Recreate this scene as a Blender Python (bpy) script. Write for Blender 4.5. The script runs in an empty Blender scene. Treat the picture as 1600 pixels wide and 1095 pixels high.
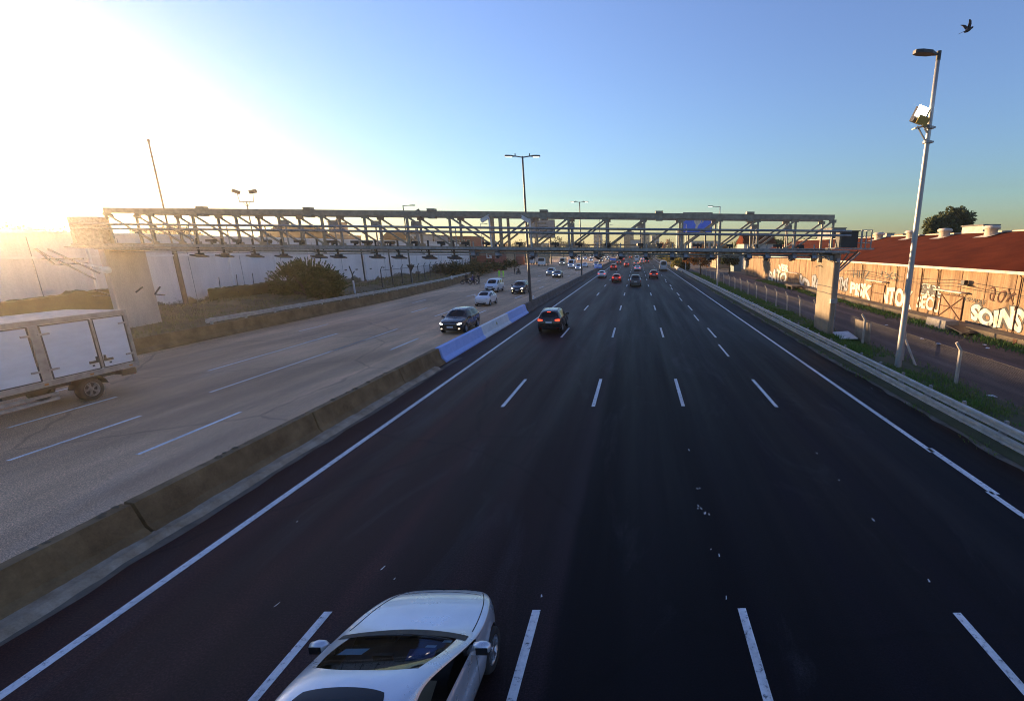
import bpy, bmesh, math, random
from mathutils import Vector, Matrix, noise
from mathutils.bvhtree import BVHTree
random.seed(7)
R = math.radians
scene = bpy.context.scene
col = scene.collection

# ------------------------------------------------------------------ camera
H = 6.03                       # eye height above the carriageway (m)
FPX, PPX, PPY, PITCH, YAW = 758.0, 1005.0, 577.0, R(14.07), R(0.66)
cam_d = bpy.data.cameras.new('camera')
cam = bpy.data.objects.new('camera', cam_d); col.objects.link(cam)
cam_d.sensor_width = 36.0
cam_d.lens = 36.0*FPX/1600.0
cam_d.shift_x = (800.0-PPX)/1600.0
cam_d.shift_y = (PPY-547.5)/1600.0
cam_d.clip_start = 0.05; cam_d.clip_end = 6000
cam.location = (0, 0, H)
cam.rotation_euler = (R(90)-PITCH, 0, -YAW)
scene.camera = cam

def ray(u, v):
    x = (u-PPX)/FPX; y = (v-PPY)/FPX
    d = Vector((x, math.cos(PITCH)-y*math.sin(PITCH), -math.sin(PITCH)-y*math.cos(PITCH)))
    return Matrix.Rotation(-YAW, 3, 'Z') @ d
def at(u, v, z=0.0):
    d = ray(u, v); t = (z-H)/d.z
    return Vector((0, 0, H))+d*t
def atx(u, v, X):
    d = ray(u, v); return Vector((0, 0, H))+d*(X/d.x)
def aty(u, v, Y):
    d = ray(u, v); return Vector((0, 0, H))+d*(Y/d.y)

# ------------------------------------------------------------------ bookkeeping
def tag(o, label=None, cat=None, group=None, kind=None):
    if label: o['label'] = label
    if cat: o['category'] = cat
    if group: o['group'] = group
    if kind: o['kind'] = kind
    return o
def empty(name, loc=(0, 0, 0), rz=0.0, label=None, cat=None, group=None):
    o = bpy.data.objects.new(name, None); col.objects.link(o)
    o.empty_display_size = 0.2
    o.location = loc; o.rotation_euler = (0, 0, rz)
    return tag(o, label, cat, group)
def mesh_obj(name, me, parent=None):
    o = bpy.data.objects.new(name, me); col.objects.link(o)
    if parent is not None: o.parent = parent
    return o

class MB:
    """collects faces, then links them as one mesh object"""
    def __init__(s): s.v = []; s.f = []; s.m = []; s.sm = []
    def add(s, verts, faces, mi=0, smooth=False):
        b = len(s.v); s.v.extend([tuple(p) for p in verts])
        for f in faces: s.f.append(tuple(b+i for i in f)); s.m.append(mi); s.sm.append(smooth)
    def box(s, c, size, rot=None, mi=0, taper=1.0):
        x, y, z = (q/2 for q in size)
        vs = []
        for dz in (-1, 1):
            t = taper if dz > 0 else 1.0
            for dx, dy in ((-1, -1), (1, -1), (1, 1), (-1, 1)):
                p = Vector((dx*x*t, dy*y*t, dz*z))
                if rot is not None: p = rot @ p
                vs.append(p+Vector(c))
        s.add(vs, [(3, 2, 1, 0), (4, 5, 6, 7), (0, 1, 5, 4), (1, 2, 6, 5), (2, 3, 7, 6), (3, 0, 4, 7)], mi)
    def beam(s, p, q, w, h=None, mi=0):
        p, q = Vector(p), Vector(q); d = (q-p)
        if d.length < 1e-6: return
        L = d.length; d.normalize(); h = h or w
        up = Vector((0, 0, 1)) if abs(d.z) < 0.95 else Vector((0, 1, 0))
        a = d.cross(up).normalized(); b = a.cross(d).normalized()
        m = Matrix((a, d, b)).transposed()
        s.box((p+q)/2, (w, L, h), m, mi)
    def tube(s, pts, r, n=8, mi=0, cap=True):
        pts = [Vector(p) for p in pts]
        rs = r if isinstance(r, (list, tuple)) else [r]*len(pts)
        vs = []; fs = []
        for i, p in enumerate(pts):
            d = (pts[min(i+1, len(pts)-1)]-pts[max(i-1, 0)]).normalized()
            up = Vector((0, 0, 1)) if abs(d.z) < 0.9 else Vector((1, 0, 0))
            a = d.cross(up).normalized(); b = a.cross(d).normalized()
            for k in range(n):
                t = 2*math.pi*k/n
                vs.append(p+a*math.cos(t)*rs[i]+b*math.sin(t)*rs[i])
        for i in range(len(pts)-1):
            for k in range(n):
                fs.append((i*n+k, i*n+(k+1) % n, (i+1)*n+(k+1) % n, (i+1)*n+k))
        s.add(vs, fs, mi, True)
        if cap:
            s.add([vs[k] for k in range(n)], [tuple(range(n))], mi)
            s.add([vs[(len(pts)-1)*n+k] for k in range(n)], [tuple(reversed(range(n)))], mi)
    def lathe(s, prof, n=20, mi=0, axis='Z', c=(0, 0, 0), smooth=True):
        vs = []; fs = []; c = Vector(c)
        for (r, z) in prof:
            for k in range(n):
                t = 2*math.pi*k/n
                p = Vector((r*math.cos(t), r*math.sin(t), z))
                if axis == 'X': p = Vector((z, r*math.cos(t), r*math.sin(t)))
                vs.append(p+c)
        for i in range(len(prof)-1):
            for k in range(n): fs.append((i*n+k, i*n+(k+1) % n, (i+1)*n+(k+1) % n, (i+1)*n+k))
        s.add(vs, fs, mi, smooth)
    def quad(s, a, b, c, d, mi=0): s.add([a, b, c, d], [(0, 1, 2, 3)], mi)
    def sweep(s, prof, path, mi=0, cap=True, smooth=False):
        """prof: closed list of (across, up); path: list of ground points; across = right of the travel direction"""
        n = len(prof); vs = []; fs = []
        path = [Vector(p) for p in path]
        for i, p in enumerate(path):
            d = (path[min(i+1, len(path)-1)]-path[max(i-1, 0)]); d.z = 0; d.normalize()
            a = Vector((d.y, -d.x, 0))
            for (x, z) in prof: vs.append(p+a*x+Vector((0, 0, z)))
        for i in range(len(path)-1):
            for k in range(n): fs.append((i*n+k, i*n+(k+1) % n, (i+1)*n+(k+1) % n, (i+1)*n+k))
        if cap:
            fs.append(tuple(range(n))); fs.append(tuple((len(path)-1)*n+k for k in reversed(range(n))))
        s.add(vs, fs, mi, smooth)
    def mesh(s, name, mats):
        me = bpy.data.meshes.new(name); me.from_pydata(s.v, [], s.f)
        for m in (mats if isinstance(mats, (list, tuple)) else [mats]): me.materials.append(m)
        me.polygons.foreach_set('material_index', s.m)
        me.polygons.foreach_set('use_smooth', s.sm)
        me.update()
        return me
    def build(s, name, mats, parent=None, fix=True):
        me = s.mesh(name, mats)
        if fix:
            bm = bmesh.new(); bm.from_mesh(me)
            bmesh.ops.recalc_face_normals(bm, faces=bm.faces); bm.to_mesh(me); bm.free()
        return mesh_obj(name, me, parent)

def islands(mb, name, mats, parent):
    """links every separate piece of mb as an object of its own"""
    par = list(range(len(mb.v)))
    def find(i):
        while par[i] != i: par[i] = par[par[i]]; i = par[i]
        return i
    for f in mb.f:
        for k in f[1:]: par[find(k)] = find(f[0])
    key = {}
    for i, p in enumerate(mb.v):          # end caps share positions with their tubes
        k = (round(p[0], 5), round(p[1], 5), round(p[2], 5))
        if k in key: par[find(i)] = find(key[k])
        else: key[k] = i
    grp = {}
    for n, f in enumerate(mb.f): grp.setdefault(find(f[0]), []).append(n)
    out = []
    for fs in grp.values():
        q = MB(); ix = {}
        for n in fs:
            face = []
            for i in mb.f[n]:
                if i not in ix: ix[i] = len(q.v); q.v.append(mb.v[i])
                face.append(ix[i])
            q.f.append(tuple(face)); q.m.append(mb.m[n]); q.sm.append(mb.sm[n])
        out.append(q.build(name, mats, parent))
    return out

# ------------------------------------------------------------------ materials
def nodes(name):
    m = bpy.data.materials.new(name); m.use_nodes = True
    nt = m.node_tree; b = nt.nodes['Principled BSDF']
    return m, nt, b
def mixc(nt, fac, a, b, mode='MIX'):
    n = nt.nodes.new('ShaderNodeMix'); n.data_type = 'RGBA'; n.blend_type = mode
    for key, val in ((0, fac), (6, a), (7, b)):
        if hasattr(val, 'links') or isinstance(val, bpy.types.NodeSocket): nt.links.new(val, n.inputs[key])
        elif isinstance(val, (int, float)): n.inputs[key].default_value = val
        else: n.inputs[key].default_value = (val[0], val[1], val[2], 1)
    return n.outputs[2]
def ramp(nt, src, stops):
    n = nt.nodes.new('ShaderNodeValToRGB'); nt.links.new(src, n.inputs[0])
    e = n.color_ramp.elements
    while len(e) < len(stops): e.new(0.5)
    for k, (p, c) in enumerate(stops):
        e[k].position = p
        if isinstance(c, (int, float)): c = (c, c, c)
        e[k].color = (c[0], c[1], c[2], 1)
    return n.outputs[0]
def coords(nt, scale=(1, 1, 1), kind='Object', off=(0, 0, 0)):
    t = nt.nodes.new('ShaderNodeTexCoord'); mp = nt.nodes.new('ShaderNodeMapping')
    mp.inputs['Scale'].default_value = scale; mp.inputs['Location'].default_value = off
    nt.links.new(t.outputs[kind], mp.inputs[0]); return mp.outputs[0]
def tex(nt, vec, scale=5, detail=4, rough=0.6, dist=0.0):
    n = nt.nodes.new('ShaderNodeTexNoise'); nt.links.new(vec, n.inputs['Vector'])
    n.inputs['Scale'].default_value = scale; n.inputs['Detail'].default_value = detail
    n.inputs['Roughness'].default_value = rough; n.inputs['Distortion'].default_value = dist
    return n.outputs['Fac']
def bump(nt, b, src, strength=0.2, dist=0.02):
    n = nt.nodes.new('ShaderNodeBump'); n.inputs['Strength'].default_value = strength
    n.inputs['Distance'].default_value = dist
    nt.links.new(src, n.inputs['Height']); nt.links.new(n.outputs[0], b.inputs['Normal'])
def M(name, c1, c2=None, scale=3.0, rough=0.6, metal=0.0, bmp=0.0, spec=0.5, stretch=(1, 1, 1), lo=0.35, hi=0.65, fine=None):
    m, nt, b = nodes(name)
    b.inputs['Roughness'].default_value = rough; b.inputs['Metallic'].default_value = metal
    b.inputs['Specular IOR Level'].default_value = spec
    c2 = c2 or tuple(x*0.75 for x in c1)
    vec = coords(nt, stretch)
    f = tex(nt, vec, scale, 6, 0.62)
    c = ramp(nt, f, [(lo, c1), (hi, c2)])
    if fine:
        g = tex(nt, vec, fine, 3, 0.7)
        c = mixc(nt, 0.35, c, ramp(nt, g, [(0.3, 0.35), (0.7, 1.0)]), 'MULTIPLY')
    nt.links.new(c, b.inputs['Base Color'])
    r = ramp(nt, f, [(0.3, max(0.02, rough-0.08)), (0.7, min(1, rough+0.1))])
    nt.links.new(r, b.inputs['Roughness'])
    if bmp: bump(nt, b, f, bmp)
    return m
def emis(name, c, strength, base=(0.8, 0.8, 0.8)):
    m, nt, b = nodes(name)
    b.inputs['Base Color'].default_value = (*base, 1)
    b.inputs['Emission Color'].default_value = (*c, 1); b.inputs['Emission Strength'].default_value = strength
    return m
def paint(name, c, metal=0.35, rough=0.28, coat=0.6):
    m, nt, b = nodes(name)
    vec = coords(nt)
    f = tex(nt, vec, 2.2, 5, 0.6)
    b.inputs['Metallic'].default_value = metal
    b.inputs['Coat Weight'].default_value = coat; b.inputs['Coat Roughness'].default_value = 0.06
    # road film: a little dust in soft patches
    nt.links.new(ramp(nt, f, [(0.3, c), (0.75, tuple(x*0.9+0.006 for x in c))]), b.inputs['Base Color'])
    nt.links.new(ramp(nt, f, [(0.3, rough), (0.7, rough+0.12)]), b.inputs['Roughness'])
    return m
def glassy(name, c=(0.012, 0.014, 0.016), rough=0.04, spec=0.3):
    m, nt, b = nodes(name)
    b.inputs['Base Color'].default_value = (*c, 1); b.inputs['Roughness'].default_value = rough
    b.inputs['Specular IOR Level'].default_value = spec
    return m
def clear_glass(name):
    m, nt, b = nodes(name)
    out = [n for n in nt.nodes if n.type == 'OUTPUT_MATERIAL'][0]
    tr = nt.nodes.new('ShaderNodeBsdfTransparent'); tr.inputs[0].default_value = (0.78, 0.84, 0.83, 1)
    gl = nt.nodes.new('ShaderNodeBsdfGlossy'); gl.inputs['Roughness'].default_value = 0.03
    fr = nt.nodes.new('ShaderNodeFresnel'); fr.inputs[0].default_value = 1.45
    mx = nt.nodes.new('ShaderNodeMixShader')
    nt.links.new(fr.outputs[0], mx.inputs[0]); nt.links.new(tr.outputs[0], mx.inputs[1]); nt.links.new(gl.outputs[0], mx.inputs[2])
    nt.links.new(mx.outputs[0], out.inputs['Surface'])
    return m

MT = {}
MT['galv'] = M('galvanised_steel', (0.33, 0.34, 0.34), (0.2, 0.205, 0.21), 6, 0.5, 0.55)
MT['truss'] = M('painted_truss_steel', (0.33, 0.295, 0.225), (0.22, 0.195, 0.15), 4, 0.5, 0.25)
MT['rail'] = M('guardrail_zinc', (0.60, 0.58, 0.53), (0.42, 0.40, 0.36), 3, 0.5, 0.25, fine=40)
MT['conc'] = M('weathered_concrete', (0.36, 0.33, 0.29), (0.24, 0.215, 0.18), 1.6, 0.9, 0, 0.25, fine=30)
MT['conc_dirty'] = M('dirty_barrier_concrete', (0.26, 0.165, 0.075), (0.14, 0.085, 0.036), 1.3, 0.95, 0, 0.3, fine=22)
MT['conc_grey'] = M('grey_barrier_concrete', (0.13, 0.12, 0.105), (0.07, 0.063, 0.055), 1.3, 0.95, 0, 0.3, fine=22)
MT['footing'] = M('pale_footing_concrete', (0.46, 0.37, 0.27), (0.26, 0.19, 0.12), 2.2, 0.95, 0, 0.3, fine=30)
MT['flag_blue'] = M('barrier_blue_paint', (0.36, 0.52, 0.95), (0.31, 0.46, 0.90), 3, 0.6, 0, 0.06, fine=35)
MT['flag_white'] = M('barrier_white_paint', (0.86, 0.87, 0.88), (0.72, 0.74, 0.77), 2.5, 0.6, 0, 0.06, fine=35)
MT['flag_sun'] = M('barrier_sun_paint', (0.5, 0.42, 0.12), (0.3, 0.27, 0.1), 8, 0.7)
MT['black'] = M('black_plastic', (0.012, 0.012, 0.013), (0.02, 0.02, 0.021), 10, 0.55)
MT['dark'] = M('dark_metal', (0.03, 0.03, 0.032), (0.05, 0.048, 0.046), 8, 0.5, 0.3)
MT['rubber'] = M('tyre_rubber', (0.014, 0.014, 0.014), (0.026, 0.025, 0.024), 14, 0.85)
MT['rim'] = M('alloy_rim', (0.5, 0.51, 0.53), (0.38, 0.39, 0.41), 8, 0.32, 0.85)
MT['white'] = M('white_paint', (0.76, 0.76, 0.75), (0.62, 0.61, 0.6), 3, 0.55)
MT['grime_white'] = M('grimy_white_panel', (0.80, 0.79, 0.79), (0.70, 0.685, 0.68), 1.2, 0.45, 0, 0.02, stretch=(1, 1, 3))
MT['glass'] = glassy('car_glass')
MT['clear'] = clear_glass('windscreen_glass')
MT['head_on'] = emis('headlight_lit', (1.0, 0.93, 0.8), 2.2)
MT['head_off'] = glassy('headlight_lens', (0.55, 0.56, 0.58), 0.1)
MT['fog_on'] = emis('fog_lamp_lit', (1.0, 0.72, 0.4), 1.6)
MT['tail_on'] = emis('tail_light_lit', (1.0, 0.05, 0.015), 1.1, (0.4, 0.01, 0.01))
MT['tail'] = glassy('tail_light_lens', (0.25, 0.008, 0.008), 0.15)
MT['plate'] = M('number_plate', (0.6, 0.61, 0.63), (0.45, 0.46, 0.48), 20, 0.5)
MT['beige'] = M('beige_upholstery', (0.42, 0.31, 0.2), (0.34, 0.25, 0.16), 8, 0.85)
MT['dash'] = M('dashboard_plastic', (0.02, 0.021, 0.023), (0.03, 0.03, 0.032), 9, 0.7)
MT['paper_blue'] = M('pale_blue_paper', (0.35, 0.55, 0.68), (0.3, 0.5, 0.62), 9, 0.7)
MT['cloth_blue'] = M('blue_cloth', (0.03, 0.09, 0.3), (0.02, 0.06, 0.2), 9, 0.9)
MT['lamp_on'] = emis('lamp_lit', (1.0, 0.93, 0.8), 3.0)
MT['flood_on'] = emis('floodlight_lit', (1.0, 0.9, 0.66), 8.0)
MT['line'] = None
HAZE = 0.00045; EXPO = 1.65; AIR, DUST, OZ, HUE, SAT = 1.3, 0.2, 5.0, 0.517, 0.84
# ================================================================== ROAD SURFACES
def asphalt(name, lanes, warm, x0, x1, rough=0.62, stain=0.5, spec=0.35, trk=1.0):
    m, nt, b = nodes(name)
    b.inputs['Specular IOR Level'].default_value = spec
    v = coords(nt)
    sx = nt.nodes.new('ShaderNodeSeparateXYZ'); nt.links.new(v, sx.inputs[0])
    # wobble the strip edges a little so that paving joints are not ruler straight
    wob = tex(nt, coords(nt, (0.05, 0.05, 1)), 4, 3)
    ad = nt.nodes.new('ShaderNodeMath'); ad.operation = 'MULTIPLY_ADD'; ad.inputs[1].default_value = 0.35; ad.inputs[2].default_value = -0.17
    nt.links.new(wob, ad.inputs[0])
    sm = nt.nodes.new('ShaderNodeMath'); sm.operation = 'ADD'; nt.links.new(sx.outputs[0], sm.inputs[0]); nt.links.new(ad.outputs[0], sm.inputs[1])
    mr = nt.nodes.new('ShaderNodeMapRange'); mr.inputs['From Min'].default_value = x0; mr.inputs['From Max'].default_value = x1
    nt.links.new(sm.outputs[0], mr.inputs[0])
    base = ramp(nt, mr.outputs[0], lanes)
    long = tex(nt, coords(nt, (1, 0.035, 1)), 0.9, 6, 0.6)
    base = mixc(nt, stain, base, ramp(nt, long, [(0.3, 0.35), (0.5, 0.95), (0.72, 1.75)]), 'MULTIPLY')
    blot = tex(nt, coords(nt, (1, 0.3, 1)), 0.16, 6, 0.65, 0.6)
    base = mixc(nt, 0.55, base, ramp(nt, blot, [(0.3, 0.4), (0.5, 1.0), (0.7, 1.9)]), 'MULTIPLY')
    # polished wheel tracks, broken up along their length
    sn = nt.nodes.new('ShaderNodeMath'); sn.operation = 'MULTIPLY_ADD'; sn.inputs[1].default_value = 2*math.pi/1.79; sn.inputs[2].default_value = 0.6; nt.links.new(sm.outputs[0], sn.inputs[0])
    si = nt.nodes.new('ShaderNodeMath'); si.operation = 'SINE'; nt.links.new(sn.outputs[0], si.inputs[0])
    tk_ = ramp(nt, si.outputs[0], [(0.0, 1-0.3*trk), (0.55, 1.0), (1.0, 1+0.5*trk)])
    base = mixc(nt, ramp(nt, tex(nt, coords(nt, (0.6, 0.03, 1)), 1.0, 4, 0.6), [(0.35, 0.15), (0.65, 0.9)]), base, mixc(nt, 1.0, base, tk_, 'MULTIPLY'))
    dust = ramp(nt, tex(nt, coords(nt, (1, 0.25, 1)), 0.5, 7, 0.7, 1.0), [(0.55, 0.0), (0.72, 0.42)])
    base = mixc(nt, dust, base, warm)
    # hairline cracks, sealed with darker tar
    vo = nt.nodes.new('ShaderNodeTexVoronoi'); vo.feature = 'DISTANCE_TO_EDGE'; vo.inputs['Scale'].default_value = 0.16
    dv = nt.nodes.new('ShaderNodeMix'); dv.data_type = 'RGBA'; dv.inputs[0].default_value = 0.35
    n2 = nt.nodes.new('ShaderNodeTexNoise'); n2.inputs['Scale'].default_value = 0.7; nt.links.new(v, n2.inputs['Vector'])
    nt.links.new(v, dv.inputs[6]); nt.links.new(n2.outputs['Color'], dv.inputs[7]); nt.links.new(dv.outputs[2], vo.inputs['Vector'])
    crack = ramp(nt, vo.outputs['Distance'], [(0.0, 0.45), (0.0035, 0.45), (0.007, 1.0)])
    base = mixc(nt, 0.5, base, crack, 'MULTIPLY')
    g = tex(nt, v, 32, 3, 0.85)
    base = mixc(nt, 0.8, base, ramp(nt, g, [(0.34, 0.25), (0.5, 0.9), (0.66, 2.2)]), 'MULTIPLY')
    nt.links.new(base, b.inputs['Base Color'])
    nt.links.new(ramp(nt, long, [(0.3, rough-0.1), (0.7, rough+0.12)]), b.inputs['Roughness'])
    bump(nt, b, g, 0.35, 0.008)
    return m
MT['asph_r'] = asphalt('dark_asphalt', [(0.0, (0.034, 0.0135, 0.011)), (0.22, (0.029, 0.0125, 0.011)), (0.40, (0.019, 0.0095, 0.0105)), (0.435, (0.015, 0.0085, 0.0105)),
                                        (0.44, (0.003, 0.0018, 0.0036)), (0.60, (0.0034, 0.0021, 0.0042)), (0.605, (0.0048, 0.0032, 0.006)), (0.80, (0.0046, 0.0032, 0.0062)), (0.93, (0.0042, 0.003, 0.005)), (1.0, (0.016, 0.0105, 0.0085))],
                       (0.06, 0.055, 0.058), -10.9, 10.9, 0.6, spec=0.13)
MT['asph_l'] = asphalt('glow_tinted_paving', [(0.0, (0.55, 0.345, 0.195)), (0.3, (0.51, 0.315, 0.178)), (0.5, (0.53, 0.33, 0.188)), (0.8, (0.54, 0.335, 0.19)), (1.0, (0.55, 0.35, 0.205))],
                       (0.56, 0.40, 0.28), -30, -11, 0.75, 0.3, spec=0.25, trk=0.25)  # older paving, with the warm glow of the flare mixed into its colour
MT['asph_lot'] = asphalt('old_lot_asphalt', [(0.0, (0.10, 0.068, 0.052)), (0.5, (0.088, 0.062, 0.05)), (1.0, (0.11, 0.078, 0.056))], (0.2, 0.15, 0.11), 14.5, 24, 0.85, 0.6)
def linepaint(name='road_line_paint', lo=0.66, hi=0.85):
    m, nt, b = nodes(name)
    v = coords(nt)
    f = tex(nt, v, 9, 6, 0.75); g = tex(nt, coords(nt, (1, 0.15, 1)), 2.5, 4, 0.6)
    c = ramp(nt, f, [(0.35, (0.08, 0.08, 0.08)), (0.44, (lo, lo, lo)), (0.7, (hi, hi*0.985, hi*0.96))])
    c = mixc(nt, 0.5, c, ramp(nt, g, [(0.32, 0.4), (0.55, 1.0)]), 'MULTIPLY')
    nt.links.new(c, b.inputs['Base Color']); b.inputs['Roughness'].default_value = 0.6
    return m
MT['line'] = linepaint(); MT['line_l'] = linepaint('fresh_line_paint', 0.85, 0.92)
MT['dirt'] = M('bare_earth', (0.16, 0.115, 0.07), (0.09, 0.07, 0.04), 0.5, 0.95, 0, 0.4, fine=9)
MT['bank'] = M('scrub_earth', (0.24, 0.165, 0.08), (0.13, 0.10, 0.045), 0.45, 0.97, 0, 0.5, fine=7)
MT['verge'] = M('verge_soil', (0.075, 0.07, 0.032), (0.05, 0.06, 0.02), 0.7, 0.97, 0, 0.5, fine=9)
MT['gravel'] = M('dusty_gravel', (0.21, 0.18, 0.14), (0.1, 0.088, 0.068), 1.6, 0.97, 0, 0.3, fine=30)

def sheet(name, pts_l, pts_r, z, m, label=None):
    mb = MB()
    for i in range(len(pts_l)-1):
        a, b_, c, d = pts_l[i], pts_r[i], pts_r[i+1], pts_l[i+1]
        mb.quad((a[0], a[1], z), (b_[0], b_[1], z), (c[0], c[1], z), (d[0], d[1], z))
    o = mb.build(name, m); tag(o, label, None, None, 'structure'); return o
S = 3000
sheet('ground', [(-S, -S), (-S, S)], [(S, -S), (S, S)], -0.06, MT['dirt'])
FARY = 1600
BL = [(-29.0, -14), (-29.0, 58), (-30.2, 78), (-33.0, 100), (-36.5, 124), (-41, 160), (-48, 220)]   # left kerb line
sheet('carriageway', [(-10.9, -14), (-10.9, FARY)], [(10.9, -14), (10.9, FARY)], 0.0, MT['asph_r'])
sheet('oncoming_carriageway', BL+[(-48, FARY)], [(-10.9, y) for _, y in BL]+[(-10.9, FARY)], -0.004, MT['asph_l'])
sheet('service_yard', [(14.7, -14), (14.7, 190)], [(24.3, -14), (24.3, 190)], -0.012, MT['asph_lot'])

# ---- painted markings
mk = MB(); Z = 0.004
def stripe(mb, x, y0, y1, w=0.15, z=Z):
    n = max(1, int((y1-y0)/6))
    for i in range(n):
        a = y0+(y1-y0)*i/n; b_ = y0+(y1-y0)*(i+1)/n
        mb.quad((x-w/2, a, z), (x+w/2, a, z), (x+w/2, b_, z), (x-w/2, b_, z))
LINES = (-5.3, -1.75, 1.78, 5.42)
for x in LINES:
    y = 3.0 if x != 5.42 else 2.85
    while y < 420:
        stripe(mk, x, y, y+4.1, 0.14); y += 15.1
# the outermost lane also keeps a few older dashes
for k, y in enumerate((27.0, 41.0, 57.0, 72.5, 88)):
    stripe(mk, 5.2, y, y+3.6, 0.12)
stripe(mk, -8.86, -12, 600, 0.17)
# right edge line is repainted in stretches that do not quite meet
stripe(mk, 8.95, 13.6, 600, 0.17); stripe(mk, 9.03, 11.0, 13.9, 0.2); stripe(mk, 8.93, 9.3, 11.15, 0.16); stripe(mk, 9.06, -12, 9.5, 0.2)
random.seed(3)
for (u, v) in ((1093, 790), (1104, 803), (1100, 797), (1123, 872), (1108, 862), (1090, 762), (1076, 705), (1370, 815), (1446, 903), (1316, 752), (1275, 706), (1140, 935), (590, 893), (620, 905), (437, 939), (1385, 655), (1362, 607), (410, 745), (460, 815), (350, 730), (845, 930)):
    p = at(u, v)
    for k in range(2 if v < 860 and 1080 < u < 1130 else 1):
        q = p+Vector((random.uniform(-0.06, 0.06), random.uniform(-0.12, 0.12), 0)); w, l = random.uniform(0.008, 0.018), random.uniform(0.02, 0.07)
        a = random.uniform(-0.5, 0.5); c_, s_ = math.cos(a), math.sin(a)
        pts = [(-w, -l), (w, -l*0.7), (w*0.5, l), (-w*0.8, l*0.8)]
        mk.quad(*[(q.x+x*c_-y*s_, q.y+x*s_+y*c_, Z) for x, y in pts])
tag(mk.build('lane_markings', MT['line'], fix=False), kind='structure')
ml = MB()
for x, ph, ln in ((-15.05, 13.7, 3.9), (-18.4, 13.3, 3.9), (-21.75, 16.0, 3.6)):
    y = ph-15.4*1
    while y < 330:
        stripe(ml, x, y, y+ln, 0.14); y += 15.4
stripe(ml, -18.4, 20.2, 37, 0.10); stripe(ml, -21.7, 24, 33, 0.10)
stripe(ml, -25.2, 20, 22.4, 0.1); stripe(ml, -25.2, 36, 39.5, 0.1); stripe(ml, -25.3, 55, 58.5, 0.1)
stripe(ml, -11.6, 60, 400, 0.1)
tag(ml.build('oncoming_lane_markings', MT['line_l'], fix=False), kind='structure')

# dusty gutters
g = MB()
random.seed(5)
def ragged(mb, x_in, x_out, y0, y1, z, step=0.8, amp=0.18):
    y = y0; prev = x_out
    while y < y1:
        s = step*(1+max(0, y-20)/20); nx = x_out+random.uniform(-amp, amp)
        mb.quad((x_in, y, z), (prev, y, z), (nx, y+s, z), (x_in, y+s, z)); prev = nx; y += s
ragged(g, 10.98, 10.66, -10, 160, 0.003, amp=0.1)
ragged(g, -10.2, -9.93, -10, 26, 0.003, amp=0.06)
tag(g.build('gutter_dust', MT['gravel'], fix=False), kind='structure')

# ================================================================== VERGES
def hnoise(x, y, s, a): return a*noise.noise(Vector((x*s, y*s, 3.1)))
def terrain(name, xs, ys, hf, m):
    mb = MB(); nx = len(xs)
    vs = [(x, y, hf(x, y)) for y in ys for x in xs]
    fs = [(j*nx+i, j*nx+i+1, (j+1)*nx+i+1, (j+1)*nx+i) for j in range(len(ys)-1) for i in range(nx-1)]
    mb.add(vs, fs, 0, True)
    return tag(mb.build(name, m, fix=False), kind='structure')
def lin(a, b, n): return [a+(b-a)*i/(n-1) for i in range(n)]
def vergeh(x, y):
    t = (x-10.9)/3.9
    return 0.02+0.16*math.sin(max(0, min(1, t))*math.pi)+hnoise(x, y, 0.8, 0.05)*min(1, 3*min(t, 1-t)+0.02)
terrain('verge', lin(10.9, 14.8, 12), lin(-12, 190, 260), vergeh, MT['verge'])
def kerbx(y):
    for (x0, y0), (x1, y1) in zip(BL, BL[1:]):
        if y <= y1: return x0+(x1-x0)*(y-y0)/(y1-y0)
    return BL[-1][0]
def bankh(t, y):
    x = 0
    return 0.1+0.95*min(1, t*1.4)+hnoise(t*12, y, 0.25, 0.3)*min(1, t*3)
bb = MB(); ys = lin(-12, 215, 200); NX = 14; vs = []
for y in ys:
    k = kerbx(y)-0.3
    xw = min(-41.9, k-9) if y < 128 else k-14
    for i in range(NX):
        t = i/(NX-1); vs.append((k+(xw-k)*t, y, bankh(t, y)))
bb.add(vs, [(j*NX+i, (j+1)*NX+i, (j+1)*NX+i+1, j*NX+i+1) for j in range(len(ys)-1) for i in range(NX-1)], 0, True)
tag(bb.build('earth_bank', MT['bank'], fix=False), kind='structure')

# ---- grass and weeds (nobody could count them)
def blades(name, spots, m, lo, hi, w=0.012, seed=1):
    random.seed(seed); mb = MB(); V = []; F = []
    for (x, y, z, s) in spots:
        h = random.uniform(lo, hi)*s; a = random.uniform(0, 6.28); ww = w*random.uniform(0.7, 1.6)*(1+max(0, y-15)/30)
        lean = random.uniform(0.1, 0.6)*h; b_ = random.uniform(0, 6.28)
        dx, dy = math.cos(a)*ww, math.sin(a)*ww; lx, ly = math.cos(b_)*lean, math.sin(b_)*lean
        n = len(V)
        V += [(x-dx, y-dy, z), (x+dx, y+dy, z), (x+dx*0.6+lx*0.4, y+dy*0.6+ly*0.4, z+h*0.6), (x-dx*0.6+lx*0.4, y-dy*0.6+ly*0.4, z+h*0.6), (x+lx, y+ly, z+h)]
        F += [(n, n+1, n+2, n+3), (n+3, n+2, n+4)]
    mb.add(V, F); return mb.build(name, m, fix=False)
MT['grass'] = M('verge_grass', (0.085, 0.19, 0.022), (0.13, 0.17, 0.035), 0.7, 0.8)
MT['weed'] = M('dry_weeds', (0.13, 0.125, 0.04), (0.24, 0.18, 0.08), 0.6, 0.85)
random.seed(11); sp = []
while len(sp) < 42000:
    y = 5+115*random.random()**1.9; x = random.gauss(13.2, 0.85)
    if not 11.3 < x < 15.4: continue
    n = noise.noise(Vector((x*0.55, y*0.3, 0)))+0.35*noise.noise(Vector((x*2, y*1.4, 5)))
    if n < random.uniform(-0.45, 0.1): continue
    sp.append((x, y, vergeh(min(x, 14.7), y)-0.02, 0.7+0.9*max(0, n)))
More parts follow.
